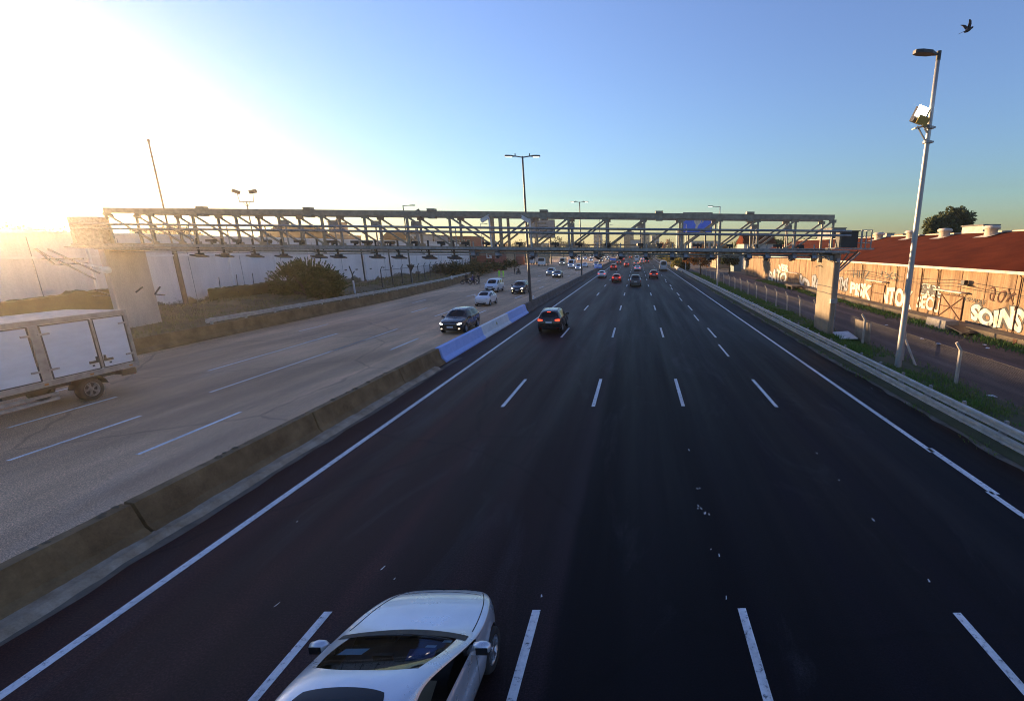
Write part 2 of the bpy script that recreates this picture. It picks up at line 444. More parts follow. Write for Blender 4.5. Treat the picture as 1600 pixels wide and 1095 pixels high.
for k in range(2600):
    y = 5+70*random.random()**1.6; x = random.gauss(10.85, 0.18)
    if noise.noise(Vector((y*0.6, 3, 1))) > 0.0: sp.append((x, y, 0.0, 0.5))
tag(blades('verge_grass', sp, MT['grass'], 0.07, 0.26, 0.012), 'green tufts of grass growing behind the long metal guardrail', 'grass', kind='stuff')
sp = []
while len(sp) < 12000:
    y = 8+85*random.random()**1.5; x = random.gauss(23.5, 0.55)
    if noise.noise(Vector((x*0.7, y*0.25, 9))) < random.uniform(-0.4, 0.15): continue
    sp.append((x, y, -0.02, 1.0))
tag(blades('dock_weeds', sp, MT['grass'], 0.06, 0.3, 0.018, 4), 'weedy strip of grass along the foot of the loading dock', 'weeds', kind='stuff')
sp = []
while len(sp) < 15000:
    y = 26+140*random.random()**1.4; t = random.random(); k = kerbx(y)-0.3
    xw = min(-41.9, k-9) if y < 128 else k-14
    if noise.noise(Vector((t*5, y*0.15, 2))) < random.uniform(-0.35, 0.1): continue
    sp.append((k+(xw-k)*t, y, bankh(t, y)-0.03, 1.0))
tag(blades('bank_weeds', sp, MT['weed'], 0.08, 0.28, 0.025, 8), 'dry brown weeds covering the bank below the long pale wall', 'weeds', kind='stuff')

# ================================================================== MEDIAN BARRIER
JER = [(-0.42, 0.0), (-0.42, 0.08), (-0.26, 0.26), (-0.12, 0.80), (0.12, 0.80), (0.26, 0.26), (0.42, 0.08), (0.42, 0.0)]
XM = -10.78
bar = empty('median_barrier', (XM, 25, 0), 0, 'long concrete median barrier dividing the two carriageways', 'barrier')
def rough_bar(name, y0, y1, m, step=0.5, amp=0.03):
    mb = MB(); n = max(2, int((y1-y0)/step)); path = []
    for i in range(n+1): path.append((0, y0+(y1-y0)*i/n-25, 0))
    mb.sweep(JER, path)
    for k in range(len(mb.v)):
        x, y, z = mb.v[k]
        if z > 0.03:
            q = noise.noise(Vector((x*4, y*0.9, z*3)))*amp+noise.noise(Vector((x*9, y*3.1, z*7)))*amp*0.5
            mb.v[k] = (x+q, y, z+(q*0.8 if z > 0.7 else 0))
    return mb.build(name, m, bar)
# worn brown stretch in lengths with open joints
yy = -12.0
for L in (9.4, 5.9, 6.1, 5.8, 6.0, 4.45):
    rough_bar('barrier_segment', yy, yy+L-0.07, MT['conc_dirty'], 0.2, 0.05); yy += L
def painted(y0, y1, m):
    mb = MB(); n = 12
    prof = [(x*1.02, z*1.012) for x, z in JER]
    mb.sweep(prof, [(0, y0+(y1-y0)*i/n-25, 0) for i in range(n+1)]); return mb.build('painted_segment', m, bar)
p1 = painted(25.72, 32.85, MT['flag_blue']); p1['label'] = 'near blue painted length of the median barrier'
p2 = painted(32.85, 39.7, MT['flag_white']); p2['label'] = 'white painted length of the median barrier'
p3 = painted(39.7, 46.2, MT['flag_blue']); p3['label'] = 'far blue painted length of the median barrier'
es = MB()   # small sun emblem on the white length, as a thin disc with rays on the sloped face
face = Vector((0.20, 36.3-25, 0.56)); nrm = Vector((0.54, 0, 0.14)).normalized(); upv = Vector((-0.14, 0, 0.54)).normalized(); rt = Vector((0, -1, 0))
face = Vector((0.187*1.02+0.012, 11.3, 0.53))
def onf(r, a): return face+(rt*math.cos(a)*1.35+upv*math.sin(a))*r
for k in range(16):
    a = 2*math.pi*k/16
    es.add([onf(0.085, a-0.12), onf(0.085, a+0.12), onf(0.17, a)], [(0, 1, 2)])
es.add([onf(0.085, 2*math.pi*k/16) for k in range(16)], [tuple(range(16))])
es.build('sun_emblem', MT['flag_sun'], p2, fix=False)
yy = 46.25
for k in range(40):
    L = 6.0 if k < 14 else 14.0
    rough_bar('barrier_segment', yy, yy+L-0.06, MT['conc_grey'], 1.0 if k < 6 else 3.0, 0.02); yy += L
# pale footing strip along the near foot
mb = MB(); random.seed(21); y = -12.0; prof = lambda w: [(0.36, 0), (0.36, 0.13), (0.42+w*0.5, 0.11), (0.42+w, 0.0)]
vs = []; fs = []; i = 0
while y < 24.5:
    w = 0.26+0.12*noise.noise(Vector((y*0.5, 0, 0)))+0.05*noise.noise(Vector((y*2.3, 1, 0)))
    for (x, z) in prof(w): vs.append((x, y-25, z+0.015*noise.noise(Vector((y*3, x*5, 2)))*(z > 0)))
    if i: b0 = (i-1)*4; fs += [(b0+k, b0+k+1, b0+5+k, b0+4+k) for k in range(3)]
    i += 1; y += 0.22
mb.add(vs, fs, 0); mb.build('footing', MT['footing'], bar)
# lumps of soil and weeds lying on the old barrier top
random.seed(31)
so = MB()
for k in range(46):
    y = random.uniform(5, 25); x = random.uniform(-0.36, -0.02); r = random.uniform(0.03, 0.11)
    prof_ = [(r*(0.75+0.4*random.random()), 0), (r*0.8, r*0.3), (r*0.4, r*0.55), (0.005, r*0.62)]
    so.lathe(prof_, 7, 0, 'Z', (x*0.3, y-25, 0.785))
tag(so.build('soil_crust', MT['dirt'], bar), kind='stuff')
# white post cap / reflector on the median beside the pole
pc = empty('marker_post', (-10.78, 50.6, 0.80), 0, 'small white marker post on the median barrier past the blue paint', 'marker post')
q = MB(); q.lathe([(0.09, 0), (0.09, 0.35), (0.07, 0.42), (0.001, 0.44)], 10); q.build('post', MT['white'], pc)
q = MB(); q.lathe([(0.14, 0), (0.14, 0.03), (0.09, 0.05)], 10); q.build('base_plate', MT['dark'], pc)
# blue and white flags hung over the barrier further on
MT['flag_cloth'] = M('flag_cloth', (0.10, 0.26, 0.72), (0.07, 0.19, 0.58), 5, 0.8)
for (Y, w, lab, col_w) in ((133, 2.3, 'wind blown blue and white flag tied to the median barrier behind the white hatchback', 1), (212, 3.0, 'small pale blue flag on the distant median barrier', 0)):
    f = empty('flag', (-10.6, Y, 0.35), R(-62), lab, 'flag')
    n = 14; m_ = 6; mb = MB(); vs = []; mis = []
    for j in range(m_+1):
        for i in range(n+1):
            a = i/n; b_ = j/m_
            vs.append((0.16-0.25*b_+0.09*math.sin(a*9+b_*3), (a-0.5)*w, 0.25+b_*0.95+0.14*math.sin(a*5.2+0.6)+0.3*a))
    for j in range(m_):
        for i in range(n):
            mb.add([vs[j*(n+1)+i], vs[j*(n+1)+i+1], vs[(j+1)*(n+1)+i+1], vs[(j+1)*(n+1)+i]], [(0, 1, 2, 3)], 1 if col_w and 2 <= j <= 3 else 0, True)
    mb.build('cloth', [MT['flag_cloth'], MT['flag_white']], f, fix=False)
    q = MB()
    for s in (-0.5, 0.5): q.tube([(-0.1, s*w, -0.3), (-0.1, s*w, 1.6+0.15*s)], 0.025, 6)
    q.build('pole', MT['dark'], f)

# ================================================================== LEFT ROADSIDE BARRIER AND RAIL
lb = empty('roadside_barrier', (-29, 40, 0), 0, 'low brown concrete barrier along the far edge of the oncoming lanes', 'barrier')
def shift(path, dx): return [(x+dx+29, y-40, 0) for x, y in path]
def dens(path, step):
    out = []
    for (x0, y0), (x1, y1) in zip(path, path[1:]):
        n = max(1, int((y1-y0)/step))
        out += [(x0+(x1-x0)*i/n, y0+(y1-y0)*i/n) for i in range(n)]
    return out+[path[-1]]
mb = MB(); mb.sweep([(0.12, 0), (0.12, 0.12), (-0.02, 0.3), (-0.1, 0.9), (-0.34, 0.9), (-0.36, 0)], shift(dens(BL[:6], 1.5), -0.1))
for k in range(len(mb.v)):
    x, y, z = mb.v[k]
    if z > 0.05: q = 0.03*noise.noise(Vector((x*3, y*0.7, z*3))); mb.v[k] = (x+q, y, z+q)
mb.build('concrete_wall', MT['conc_dirty'], lb)
W_BEAM = [(0.0, 0.0), (0.05, 0.03), (0.05, 0.09), (0.0, 0.14), (0.0, 0.17), (0.05, 0.22), (0.05, 0.28), (0.0, 0.31), (-0.012, 0.31), (0.035, 0.275), (0.035, 0.225), (-0.012, 0.175), (-0.012, 0.135), (0.035, 0.085), (0.035, 0.035), (-0.012, 0.0)]
lr = empty('crash_rail', (-29.6, 40, 0), 0, 'rusty metal crash rail standing behind the brown roadside barrier', 'guardrail')
mb = MB(); mb.sweep([(x, z+0.98) for x, z in W_BEAM], [(x-0.05-29+29, y-40, 0) for x, y in [(q[0]+29, q[1]) for q in dens([(-29.0, 33.4), (-29.0, 58), (-30.2, 78), (-33, 100)], 2)]]); mb.build('beam', MT['rail'], lr)
for y in lin(34, 98, 22):
    q = MB(); x = kerbx(y)+29; q.box((x-0.14, y-40, 0.65), (0.1, 0.14, 1.3)); q.build('post', MT['rail'], lr)

# ================================================================== RIGHT GUARDRAIL
gr = empty('guardrail', (11.2, 40, 0), 0, 'long double steel guardrail along the right shoulder', 'guardrail')
path = [(0, y-40, 0) for y in lin(-12, 150, 110)]
# left-facing ribs: mirror the profile so that the ribs point at the traffic
for z0 in (0.20, 0.56):
    mb = MB(); mb.sweep([(-x*1.7, z*0.84+z0) for x, z in W_BEAM], path)
    for k in range(len(mb.v)):
        x, y, z = mb.v[k]; mb.v[k] = (x+0.02*noise.noise(Vector((y*0.2, z, 1))), y, z+0.015*noise.noise(Vector((y*0.25, 4, 1))))
    mb.build('beam', MT['rail'], gr)
y = -10.0
while y < 150:
    q = MB(); q.box((0.19, y-40, 0.40), (0.09, 0.12, 0.9)); q.box((0.09, y-40, 0.5), (0.15, 0.1, 0.5)); q.build('post', MT['galv'], gr); y += 2.0
rl = empty('short_rail', (10.75, 129, 0), 0, 'short sunlit yellow end terminal of the guardrail beside the grey cargo truck', 'guardrail')
mb = MB(); mb.sweep([(-x, z+0.25) for x, z in W_BEAM], [(0.1, y, 0) for y in lin(-9, 9, 8)]); mb.build('beam', MT['rail'], rl)
for y in (-8, -3, 3, 8):
    q = MB(); q.box((0.22, y, 0.3), (0.1, 0.12, 0.7)); q.build('post', MT['galv'], rl)
# ================================================================== TOLL GANTRY
YN, YF = 33.8, 35.8
GX0, GX1, GC = aty(164, 330, 33.8).x, aty(1303, 340, 33.8).x, aty(768, 335, 33.8).x
def tilt(x): return -0.0088*(x+12)
def gz(x, z): return z+tilt(x)
gan = empty('toll_gantry', (0, 35, 0), 0, 'long grey steel truss gantry spanning the whole motorway with sensors hung beneath', 'gantry')
def G(x, y, z): return Vector((x, y-35, gz(x, z)))
ZB, ZT = 5.98, 8.2
def gbeam(mb, a, b, w, h=None): mb.beam(G(*a), G(*b), w, h)
for nm, z, w, h in (('top_chord', ZT, 0.26, 0.34), ('bottom_chord', ZB, 0.26, 0.3)):
    for y in (YN, YF):
        mb = MB(); gbeam(mb, (GX0, y, z), (GX1, y, z), w, h); mb.build(nm, MT['truss'], gan)
        if z == ZB: mb = MB(); gbeam(mb, (GX0-0.4, y-0.25, z-0.26), (GX1+0.6, y-0.25, z-0.26), 0.14, 0.11); mb.build('service_tube', MT['galv'], gan)
left_pts = [GC-(GC-GX0)*i/9 for i in range(10)]
right_pts = [GC+(GX1-GC)*i/9 for i in range(10)]
for y, off in ((YN, 0.0), (YF, 0.0)):
    for pts, nm in ((left_pts, 'truss_bracing'), (right_pts, 'truss_bracing')):
        for i in range(9):
            a, b = pts[i], pts[i+1]
            mb = MB()
            gbeam(mb, (b, y, ZB+0.15), (b, y, ZT-0.17), 0.13)
            gbeam(mb, (a, y, ZB+0.17), (b, y, ZT-0.19), 0.11)
            # gusset plates
            mb.box(G(b-0.06*(1 if b > GC else -1), y, ZT-0.24), (0.46, 0.14, 0.2)); mb.box(G(a, y, ZB+0.2), (0.4, 0.15, 0.18))
            mb.build(nm, MT['truss'], gan)
for i, x in enumerate(left_pts[1:]+right_pts[1:]+[GC]):
    mb = MB()
    gbeam(mb, (x, YN, ZT), (x, YF, ZT), 0.12); gbeam(mb, (x, YN, ZB), (x, YF, ZB), 0.12)
    mb.build('cross_member', MT['truss'], gan)
mb = MB()
for y in (YN, YF): gbeam(mb, (GC, y, ZB+0.15), (GC, y, ZT-0.17), 0.2); gbeam(mb, (GC+0.55, y, ZB+0.15), (GC+0.55, y, ZT-0.17), 0.16)
islands(mb, 'centre_post', MT['truss'], gan)
# maintenance walkway in front: deck edge, grating, two handrails, stanchions
mb = MB(); gbeam(mb, (GX0-1.8, YN-0.85, ZB+0.02), (GX1+0.9, YN-0.85, ZB+0.02), 0.1, 0.16)
mb.box(G((GX0+GX1)/2, YN-0.45, ZB-0.02), (GX1-GX0+1, 0.72, 0.05)); 
for k in range(8):
    a, b = GX0+(GX1-GX0)*k/8, GX0+(GX1-GX0)*(k+1)/8
mb.v = [(x, y, z) for x, y, z in mb.v]
mb.build('walkway_edge', MT['galv'], gan)
for z in (7.02, 7.30):
    mb = MB(); mb.tube([G(GX0-1.5, YN-0.9, z), G(GX1+0.9, YN-0.9, z)], 0.075, 8); mb.build('handrail', MT['galv'], gan)
mb = MB(); x = GX0-1.4
while x < GX1+0.8:
    gbeam(mb, (x, YN-0.87, ZB), (x, YN-0.87, 7.3), 0.05); x += 2.45
islands(mb, 'stanchion', MT['galv'], gan)
mb = MB(); gbeam(mb, (GX0-0.5, YN-0.3, ZB-0.42), (GX1-0.4, YN-0.3, ZB-0.42), 0.05); gbeam(mb, (GX0, YF, ZB-0.34), (GX1, YF, ZB-0.34), 0.05); islands(mb, 'cable_conduit', MT['galv'], gan)
def gx(u, v=395, Y=33.6): return aty(u, v, Y).x
# flat toll antennas under the oncoming half
for u in (318, 357, 404, 448, 503, 533, 593, 627, 674, 713):
    x = gx(u); mb = MB()
    rot = Matrix.Rotation(R(-12), 3, 'X')
    mb.box(G(x, YN-0.55, ZB-0.62), (0.82, 0.55, 0.08), rot); mb.box(G(x, YN-0.5, ZB-0.52), (0.34, 0.3, 0.14))
    gbeam(mb, (x-0.03, YN-0.5, ZB+0.5), (x-0.03, YN-0.5, ZB-0.55), 0.09)
    gbeam(mb, (x-0.03, YN-0.5, ZB-0.35), (x-0.3, YN-0.3, ZB-0.1), 0.04)
    mb.build('toll_antenna', MT['dark'], gan)
# tilted cameras under the outgoing half and between the antennas
def camera_head(x, z, y, yaw=0, big=1.0):
    mb = MB(); rot = Matrix.Rotation(yaw, 3, 'Z') @ Matrix.Rotation(R(-25), 3, 'X')
    mb.box(G(x, y, z), (0.26*big, 0.5*big, 0.24*big), rot, 0); mb.box(G(x, y, z+0.15*big), (0.32*big, 0.58*big, 0.03), rot, 0)
    mb.lathe([(0.0, 0.0), (0.08*big, 0.0), (0.08*big, 0.05)], 10, 1, 'Z', G(x+0.06, y-0.26*big, z-0.14*big))
    gbeam(mb, (x, y+0.05, z+0.1), (x, y+0.05, ZB+0.45), 0.07)
    mb.box(G(x+0.2*big, y+0.1, z+0.02), (0.2*big, 0.14, 0.16*big), rot, 0)
    return mb
for k, u in enumerate((743, 779, 834, 895, 934, 970, 1010, 1050, 1070, 1108, 1167, 1196, 1236, 1269)):
    camera_head(gx(u), ZB-0.42, YN-0.55, random.uniform(-0.5, 0.5)).build('camera', [MT['galv'], MT['black']], gan)
random.seed(9)
for u in (332, 372, 420, 470, 520, 555, 575, 610, 650, 690, 728, 760, 812, 868, 905, 950, 1000, 1030, 1090, 1140, 1180, 1215, 1250):
    x = gx(u, 385); mb = MB(); w = random.uniform(0.2, 0.42)
    mb.box(G(x, YN-0.2, ZB+0.36), (w*1.5, 0.4, 0.16), Matrix.Rotation(random.uniform(-0.3, 0.3), 3, 'Z')); mb.box(G(x, YN-0.2, ZB+0.23), (0.1, 0.1, 0.2)); mb.box(G(x+w*0.5, YN-0.22, ZB+0.3), (0.12, 0.3, 0.22))
    mb.build('sensor_box', MT['dark'], gan)
for u in (322, 360, 463, 478, 558, 640, 820, 907, 1021, 1140, 1178):
    x = gx(u, 395); mb = MB(); mb.box(G(x, YF-0.4, ZB-0.3), (0.42, 0.32, 0.13), Matrix.Rotation(0.2, 3, 'Y')); gbeam(mb, (x, YF-0.3, ZB), (x, YF-0.3, ZB-0.3), 0.06); mb.build('sensor_box', MT['dark'], gan)
for u in (433, 511, 577, 641, 890, 1001, 1183, 1237):
    x = gx(u, 352); mb = MB(); mb.box(G(x, YN+0.55, 7.55), (0.44, 0.26, 0.36)); gbeam(mb, (x, YN+0.6, ZB), (x, YN+0.6, 7.4), 0.07); mb.build('control_box', MT['galv'], gan)
for u in (317, 483, 675, 850, 1030, 1172):
    x = gx(u, 333, YN); mb = MB(); mb.box(G(x, YN, ZT+0.24), (0.5, 0.42, 0.14)); mb.box(G(x, YN, ZT-0.25), (0.46, 0.4, 0.14)); mb.build('splice_plate', MT['truss'], gan)
# small floods and cameras on the top chord
for u, v, s in ((160, 335, -1), (647, 331, 1)):
    p = aty(u, v, YN); mb = MB(); mb.box((p.x, -0.75, p.z), (0.45, 0.12, 0.26), Matrix.Rotation(R(-30*s), 3, 'Y') @ Matrix.Rotation(R(30), 3, 'X')); mb.beam((p.x, -0.7, p.z-0.1), (p.x+0.25, -0.7, p.z-0.35), 0.06); mb.build('floodlight', MT['dark'], gan)
for u, d in ((763, 1), (826, -1)):
    x = gx(u-3, 345); mb = MB(); mb.box(G(x, YN-0.5, ZT-0.35), (0.55, 0.2, 0.2), Matrix.Rotation(R(-28*d), 3, 'Y')); mb.box(G(x, YN-0.5, ZT-0.22), (0.62, 0.26, 0.03), Matrix.Rotation(R(-28*d), 3, 'Y')); gbeam(mb, (x+0.25, YN-0.45, ZT-0.3), (x+0.3, YN-0.45, ZB), 0.09); mb.build('camera', MT['white'], gan)
# cabinets at the two ends
xl0, xl1 = aty(105, 360, 33.2).x, aty(153, 360, 33.2).x
mb = MB(); mb.box(((xl0+xl1)/2, -1.3, 7.05), (xl1-xl0, 0.7, 1.75)); mb.box(((xl0+xl1)/2, -1.3, 7.96), (xl1-xl0+0.14, 0.85, 0.07)); mb.box(((xl0+xl1)/2, -1.66, 7.05), (xl1-xl0-0.35, 0.03, 1.45)); mb.build('end_cabinet', MT['galv'], gan)
mb = MB(); mb.box(((xl0+xl1)/2+1.3, -0.9, 6.05), (5.2, 2.2, 0.1)); mb.build('end_platform', MT['galv'], gan)
mb = MB()
for a, b in (((-40.2, -1.2, 5.95), (-37.6, -0.4, 3.9)), ((-39.6, -1.0, 5.95), (-37.2, -0.4, 4.3)), ((-40.0, -1.3, 5.95), (-39.2, -1.2, 4.9)), ((-39.8, -1.3, 5.3), (-37.5, -0.9, 5.3)), ((-39.2, -1.2, 4.9), (-37.6, -0.6, 5.0))): mb.beam(a, b, 0.09)
mb.build('end_bracket', MT['galv'], gan)
q = MB(); q.tube([(-36.6, -1.9, 5.0), (-35.8, -2.0, 4.9), (-35.2, -2.0, 4.75)], 0.06); q.lathe([(0.001, -0.25), (0.2, -0.18), (0.26, 0), (0.22, 0.16), (0.1, 0.22), (0.001, 0.22)], 14, 0, 'Z', (-35.0, -2.0, 4.6)); q.build('dome_camera', MT['white'], gan)
xr0, xr1 = aty(1312, 380, 33.6).x, aty(1338, 380, 33.6).x
mb = MB(); mb.box(((xr0+xr1)/2, -1.1, 6.55), (xr1-xr0, 1.0, 1.05)); mb.box(((xr0+xr1)/2, -1.1, 7.1), (xr1-xr0+0.1, 1.1, 0.06)); o = mb.build('end_cabinet', MT['dark'], gan)
mb = MB(); mb.box(((xr0+xr1)/2+0.25, -1.1, 5.95), (xr1-xr0+1.5, 1.7, 0.1)); mb.box(((xr0+xr1)/2-0.35, -1.1, 5.72), (xr1-xr0+1.0, 0.12, 0.1)); mb.build('end_platform', MT['galv'], gan)
mb = MB()
for x in (xr1+0.12, xr1+0.45, xr1+0.8):
    for y in (-1.8, -0.4): mb.beam((x, y, 6.0), (x, y, 7.15), 0.06)
for y in (-1.8, -0.4):
    for z in (6.35, 6.75, 7.15): mb.beam((xr1+0.1, y, z), (xr1+0.85, y, z), 0.05)
for z in (6.35, 6.75, 7.15): mb.beam((xr1+0.83, -1.8, z), (xr1+0.83, -0.4, z), 0.05)
mb.build('end_cage', MT['galv'], gan)
mb = MB()
for a, b in (((13.95, 0, 4.0), (15.6, -0.2, 5.7)), ((13.95, -0.6, 4.6), (14.6, -0.9, 5.8)), ((13.9, 0.3, 3.9), (14.3, 0.5, 5.8)), ((13.95, 0, 4.2), (15.0, -1.2, 5.8))): mb.beam(a, b, 0.09)
mb.build('end_bracket', MT['galv'], gan)
# support columns
def column(x0, x1, y0, y1, z1, m, chamfer=0.12):
    mb = MB(); c = chamfer
    pr = [(x0+c, y0), (x1-c, y0), (x1, y0+c), (x1, y1-c), (x1-c, y1), (x0+c, y1), (x0, y1-c), (x0, y0+c)]
    zs = (0, 0.15, z1*0.5, z1); vs = []
    for z in zs: vs += [(x, y-35, z) for x, y in pr]
    fs = [(i*8+k, i*8+(k+1) % 8, (i+1)*8+(k+1) % 8, (i+1)*8+k) for i in range(3) for k in range(8)]
    fs += [tuple(reversed(range(8))), tuple(24+k for k in range(8))]
    mb.add(vs, fs); return mb
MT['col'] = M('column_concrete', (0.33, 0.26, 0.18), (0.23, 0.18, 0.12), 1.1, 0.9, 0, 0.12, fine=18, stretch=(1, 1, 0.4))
pr_ = 13.2, 13.6
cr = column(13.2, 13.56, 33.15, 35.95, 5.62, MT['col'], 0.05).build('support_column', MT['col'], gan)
q = MB(); q.box((13.75, -0.2, 2.85), (0.38, 1.7, 5.66)); q.build('column_web', MT['galv'], cr)
q = MB(); q.box((13.4, -0.45, 5.7), (0.9, 2.9, 0.16)); q.box((13.08, -1.4, 5.35), (0.24, 0.5, 0.3)); q.box((13.08, 0.6, 5.3), (0.2, 0.12, 0.6)); q.box((13.4, -1.95, 5.2), (0.25, 0.2, 0.25)); q.box((13.35, -1.95, 2.5), (0.45, 0.24, 0.3)); islands(q, 'bracket', MT['galv'], cr)
q = MB()
for z in (2.95, 3.4): q.tube([(13.18, 0.97, z), (13.17, -0.5, z+0.03), (13.18, -1.87, z)], 0.02, 6)
q.tube([(13.15, 1.4, 4.65), (13.17, 0.6, 4.8), (13.17, 0.2, 4.7)], 0.025, 6)
islands(q, 'cable_strap', MT['dark'], cr)
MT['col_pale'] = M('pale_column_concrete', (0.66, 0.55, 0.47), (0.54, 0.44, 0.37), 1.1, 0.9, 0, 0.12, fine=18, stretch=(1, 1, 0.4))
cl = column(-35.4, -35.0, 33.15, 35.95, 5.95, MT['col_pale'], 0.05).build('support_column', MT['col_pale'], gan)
q = MB(); q.box((-35.2, -0.45, 6.04), (1.0, 2.95, 0.14)); q.build('column_cap', MT['galv'], cl)
q = MB()
for a, b in (((-35.4, -1.7, 2.9), (-36.3, -1.8, 3.3)), ((-35.4, -1.7, 2.9), (-36.6, -1.8, 2.9)), ((-35.0, 0.85, 2.75), (-34.4, 0.75, 3.3)), ((-35.0, 0.85, 2.75), (-34.2, 0.75, 2.7)), ((-34.98, -0.5, 3.0), (-34.9, 0.0, 3.35))): q.beam(a, b, 0.07)
islands(q, 'spike_bracket', MT['dark'], cl)

# ================================================================== LAMP POSTS
def pole_tube(h, r0, r1, n=10):
    q = MB(); q.lathe([(r0*1.0, 0)]+[(r0+(r1-r0)*k/6, h*k/6) for k in range(1, 7)]+[(0.001, h)], n); return q
MT['pole'] = M('lamp_post_steel', (0.42, 0.41, 0.39), (0.3, 0.3, 0.29), 3, 0.45, 0.4, stretch=(1, 1, 0.2))
MT['pole_dark'] = M('dark_lamp_post_steel', (0.09, 0.095, 0.095), (0.06, 0.06, 0.06), 3, 0.5, 0.4)
def lum(q, c, L, w, d, lit_i=None):
    """flat road lantern pointing along unit xy vector d from its mount c"""
    c = Vector(c); dx = Vector((d[0], d[1], 0)).normalized(); s = Vector((-dx.y, dx.x, 0))
    prof = [(0, 0.25), (0.18, 0.5), (0.35, 0.95), (0.75, 1.0), (0.95, 0.7), (1.0, 0.45)]
    top = []; bot = []
    for t, k in prof:
        z = 0.10*math.sin(min(1, t*1.3+0.1)*math.pi*0.6)
        p = c+dx*(t*L)
        top.append((p+s*w*k*0.5+Vector((0, 0, z)), p-s*w*k*0.5+Vector((0, 0, z)))); bot.append((p+s*w*k*0.5+Vector((0, 0, -0.04)), p-s*w*k*0.5+Vector((0, 0, -0.04))))
    vs = []; 
    for (a, b), (e, f) in zip(top, bot): vs += [a, b, f, e]
    n = len(prof); fs = [(i*4+k, i*4+(k+1) % 4, (i+1)*4+(k+1) % 4, (i+1)*4+k) for i in range(n-1) for k in range(4)]+[(3, 2, 1, 0), tuple((n-1)*4+k for k in range(4))]
    q.add(vs, fs)
def lens(q, c, L, w, d):
    c = Vector(c); dx = Vector((d[0], d[1], 0)).normalized(); s = Vector((-dx.y, dx.x, 0)); z = Vector((0, 0, -0.055))
    q.quad(c+dx*L*0.35+s*w*0.4+z, c+dx*L*0.9+s*w*0.33+z, c+dx*L*0.9-s*w*0.33+z, c+dx*L*0.35-s*w*0.4+z)
p = at(1402, 579)
lp = empty('lamp_post', (p.x, p.y, 0), 0, 'tall silver street lamp post on the right verge carrying a lit floodlight', 'street lamp')
HT = 14.2
pole_tube(HT, 0.16, 0.085).build('pole', MT['pole'], lp)
q = MB(); lum(q, (-0.06, 0, HT-0.02), 1.12, 0.46, (-1, -0.15)); q.tube([(0, 0, HT-0.25), (0.0, 0, HT+0.1)], 0.1); hd = q.build('lamp_head', MT['dark'], lp)
q = MB(); q.box((-0.5, -0.09, HT+0.09), (0.3, 0.02, 0.02), Matrix.Rotation(R(0), 3, 'Z')); q.build('photocell', MT['galv'], hd)
zf = 11.6
fl = MB(); rot = Matrix.Rotation(R(18), 3, 'Y') @ Matrix.Rotation(R(12), 3, 'X')
fl.box((-0.56, -0.12, zf+0.12), (0.5, 0.4, 0.62), rot); o = fl.build('floodlight', MT['black'], lp)
q = MB(); q.box((-0.60, -0.345, zf+0.21), (0.46, 0.05, 0.44), rot); q.build('lit_lens', MT['flood_on'], o)
MT['ochre'] = M('yellow_visor', (0.45, 0.3, 0.06), (0.35, 0.22, 0.04), 6, 0.5)
q = MB(); q.box((-0.52, -0.37, zf-0.14), (0.5, 0.04, 0.36), rot); q.build('visor', MT['ochre'], o)
q = MB(); q.box((-0.45, -0.12, zf-0.34), (0.66, 0.3, 0.05), Matrix.Rotation(R(-14), 3, 'Y')); q.beam((-0.25, -0.1, zf-0.4), (0, 0, zf-0.62), 0.06); q.beam((-0.6, -0.1, zf-0.3), (-0.05, 0, zf-0.95), 0.05); q.beam((0.0, -0.05, zf-0.3), (-0.3, -0.1, zf-0.36), 0.06)
for z in (zf-0.35, zf-0.95): q.lathe([(0.19, -0.05), (0.19, 0.05)], 12, 0, 'Z', (0, 0, z)); q.box((0.12, -0.05, z), (0.2, 0.2, 0.07))
q.build('bracket', MT['galv'], lp)
q = MB(); q.lathe([(0.26, 0), (0.26, 0.03), (0.17, 0.06)], 12); q.build('base_plate', MT['galv'], lp)

def single_post(x, y, h, d, label, lit=False, L=1.6, m=None):
    e = empty('lamp_post', (x, y, 0), 0, label, 'street lamp', 'single arm street lamps')
    m = m or MT['pole_dark']
    pole_tube(h, 0.14, 0.07, 8).build('pole', m, e)
    q = MB(); q.tube([(0, 0, h-0.05), (d*L*0.5, 0, h+0.0)], 0.05, 6); q.build('arm', m, e)
    q = MB(); lum(q, (d*L*0.45, 0, h), 1.0, 0.4, (d, 0)); hd = q.build('lamp_head', MT['dark'], e)
    if lit: q = MB(); lens(q, (d*L*0.45, 0, h), 1.0, 0.4, (d, 0)); q.build('lit_lens', MT['lamp_on'], hd, fix=False)
    return e
single_post(12.6, 77.5, 12.1, -1, 'slim street lamp behind the gantry right of the blue billboard', True, 1.9, MT['pole'])
single_post(12.7, 131, 12.0, -1, 'farther slim street lamp above the autumn tree on the right verge', True, 1.9, MT['pole'])
e = single_post(-35.4, 77.5, 12.2, 1, 'dark single arm street lamp on the left bank beside the inverted triangle sign', False, 1.8)
single_post(-40.5, 131, 12.0, 1, 'slim street lamp standing before the red building', False, 1.8, MT['pole'])
def double_post(x, y, h, label, lit=True):
    e = empty('lamp_post', (x, y, 0.5), 0, label, 'street lamp', 'double arm street lamps along the median')
    h -= 0.5
    pole_tube(h, 0.15, 0.08, 8).build('pole', MT['pole_dark'], e)
    for s in (-1, 1):
        q = MB(); q.tube([(0, 0, h-0.1), (s*0.75, 0, h+0.02)], 0.055, 6); a = q.build('arm', MT['pole_dark'], e)
        q = MB(); lum(q, (s*0.65, 0, h), 1.0, 0.4, (s, 0)); q.box((s*0.68, 0, h+0.14), (0.08, 0.08, 0.2)); b = q.build('lamp_head', MT['dark'], e)
        if lit: q = MB(); lens(q, (s*0.65, 0, h), 1.0, 0.4, (s, 0)); q.build('lit_lens', MT['lamp_on'], b, fix=False)
    return e
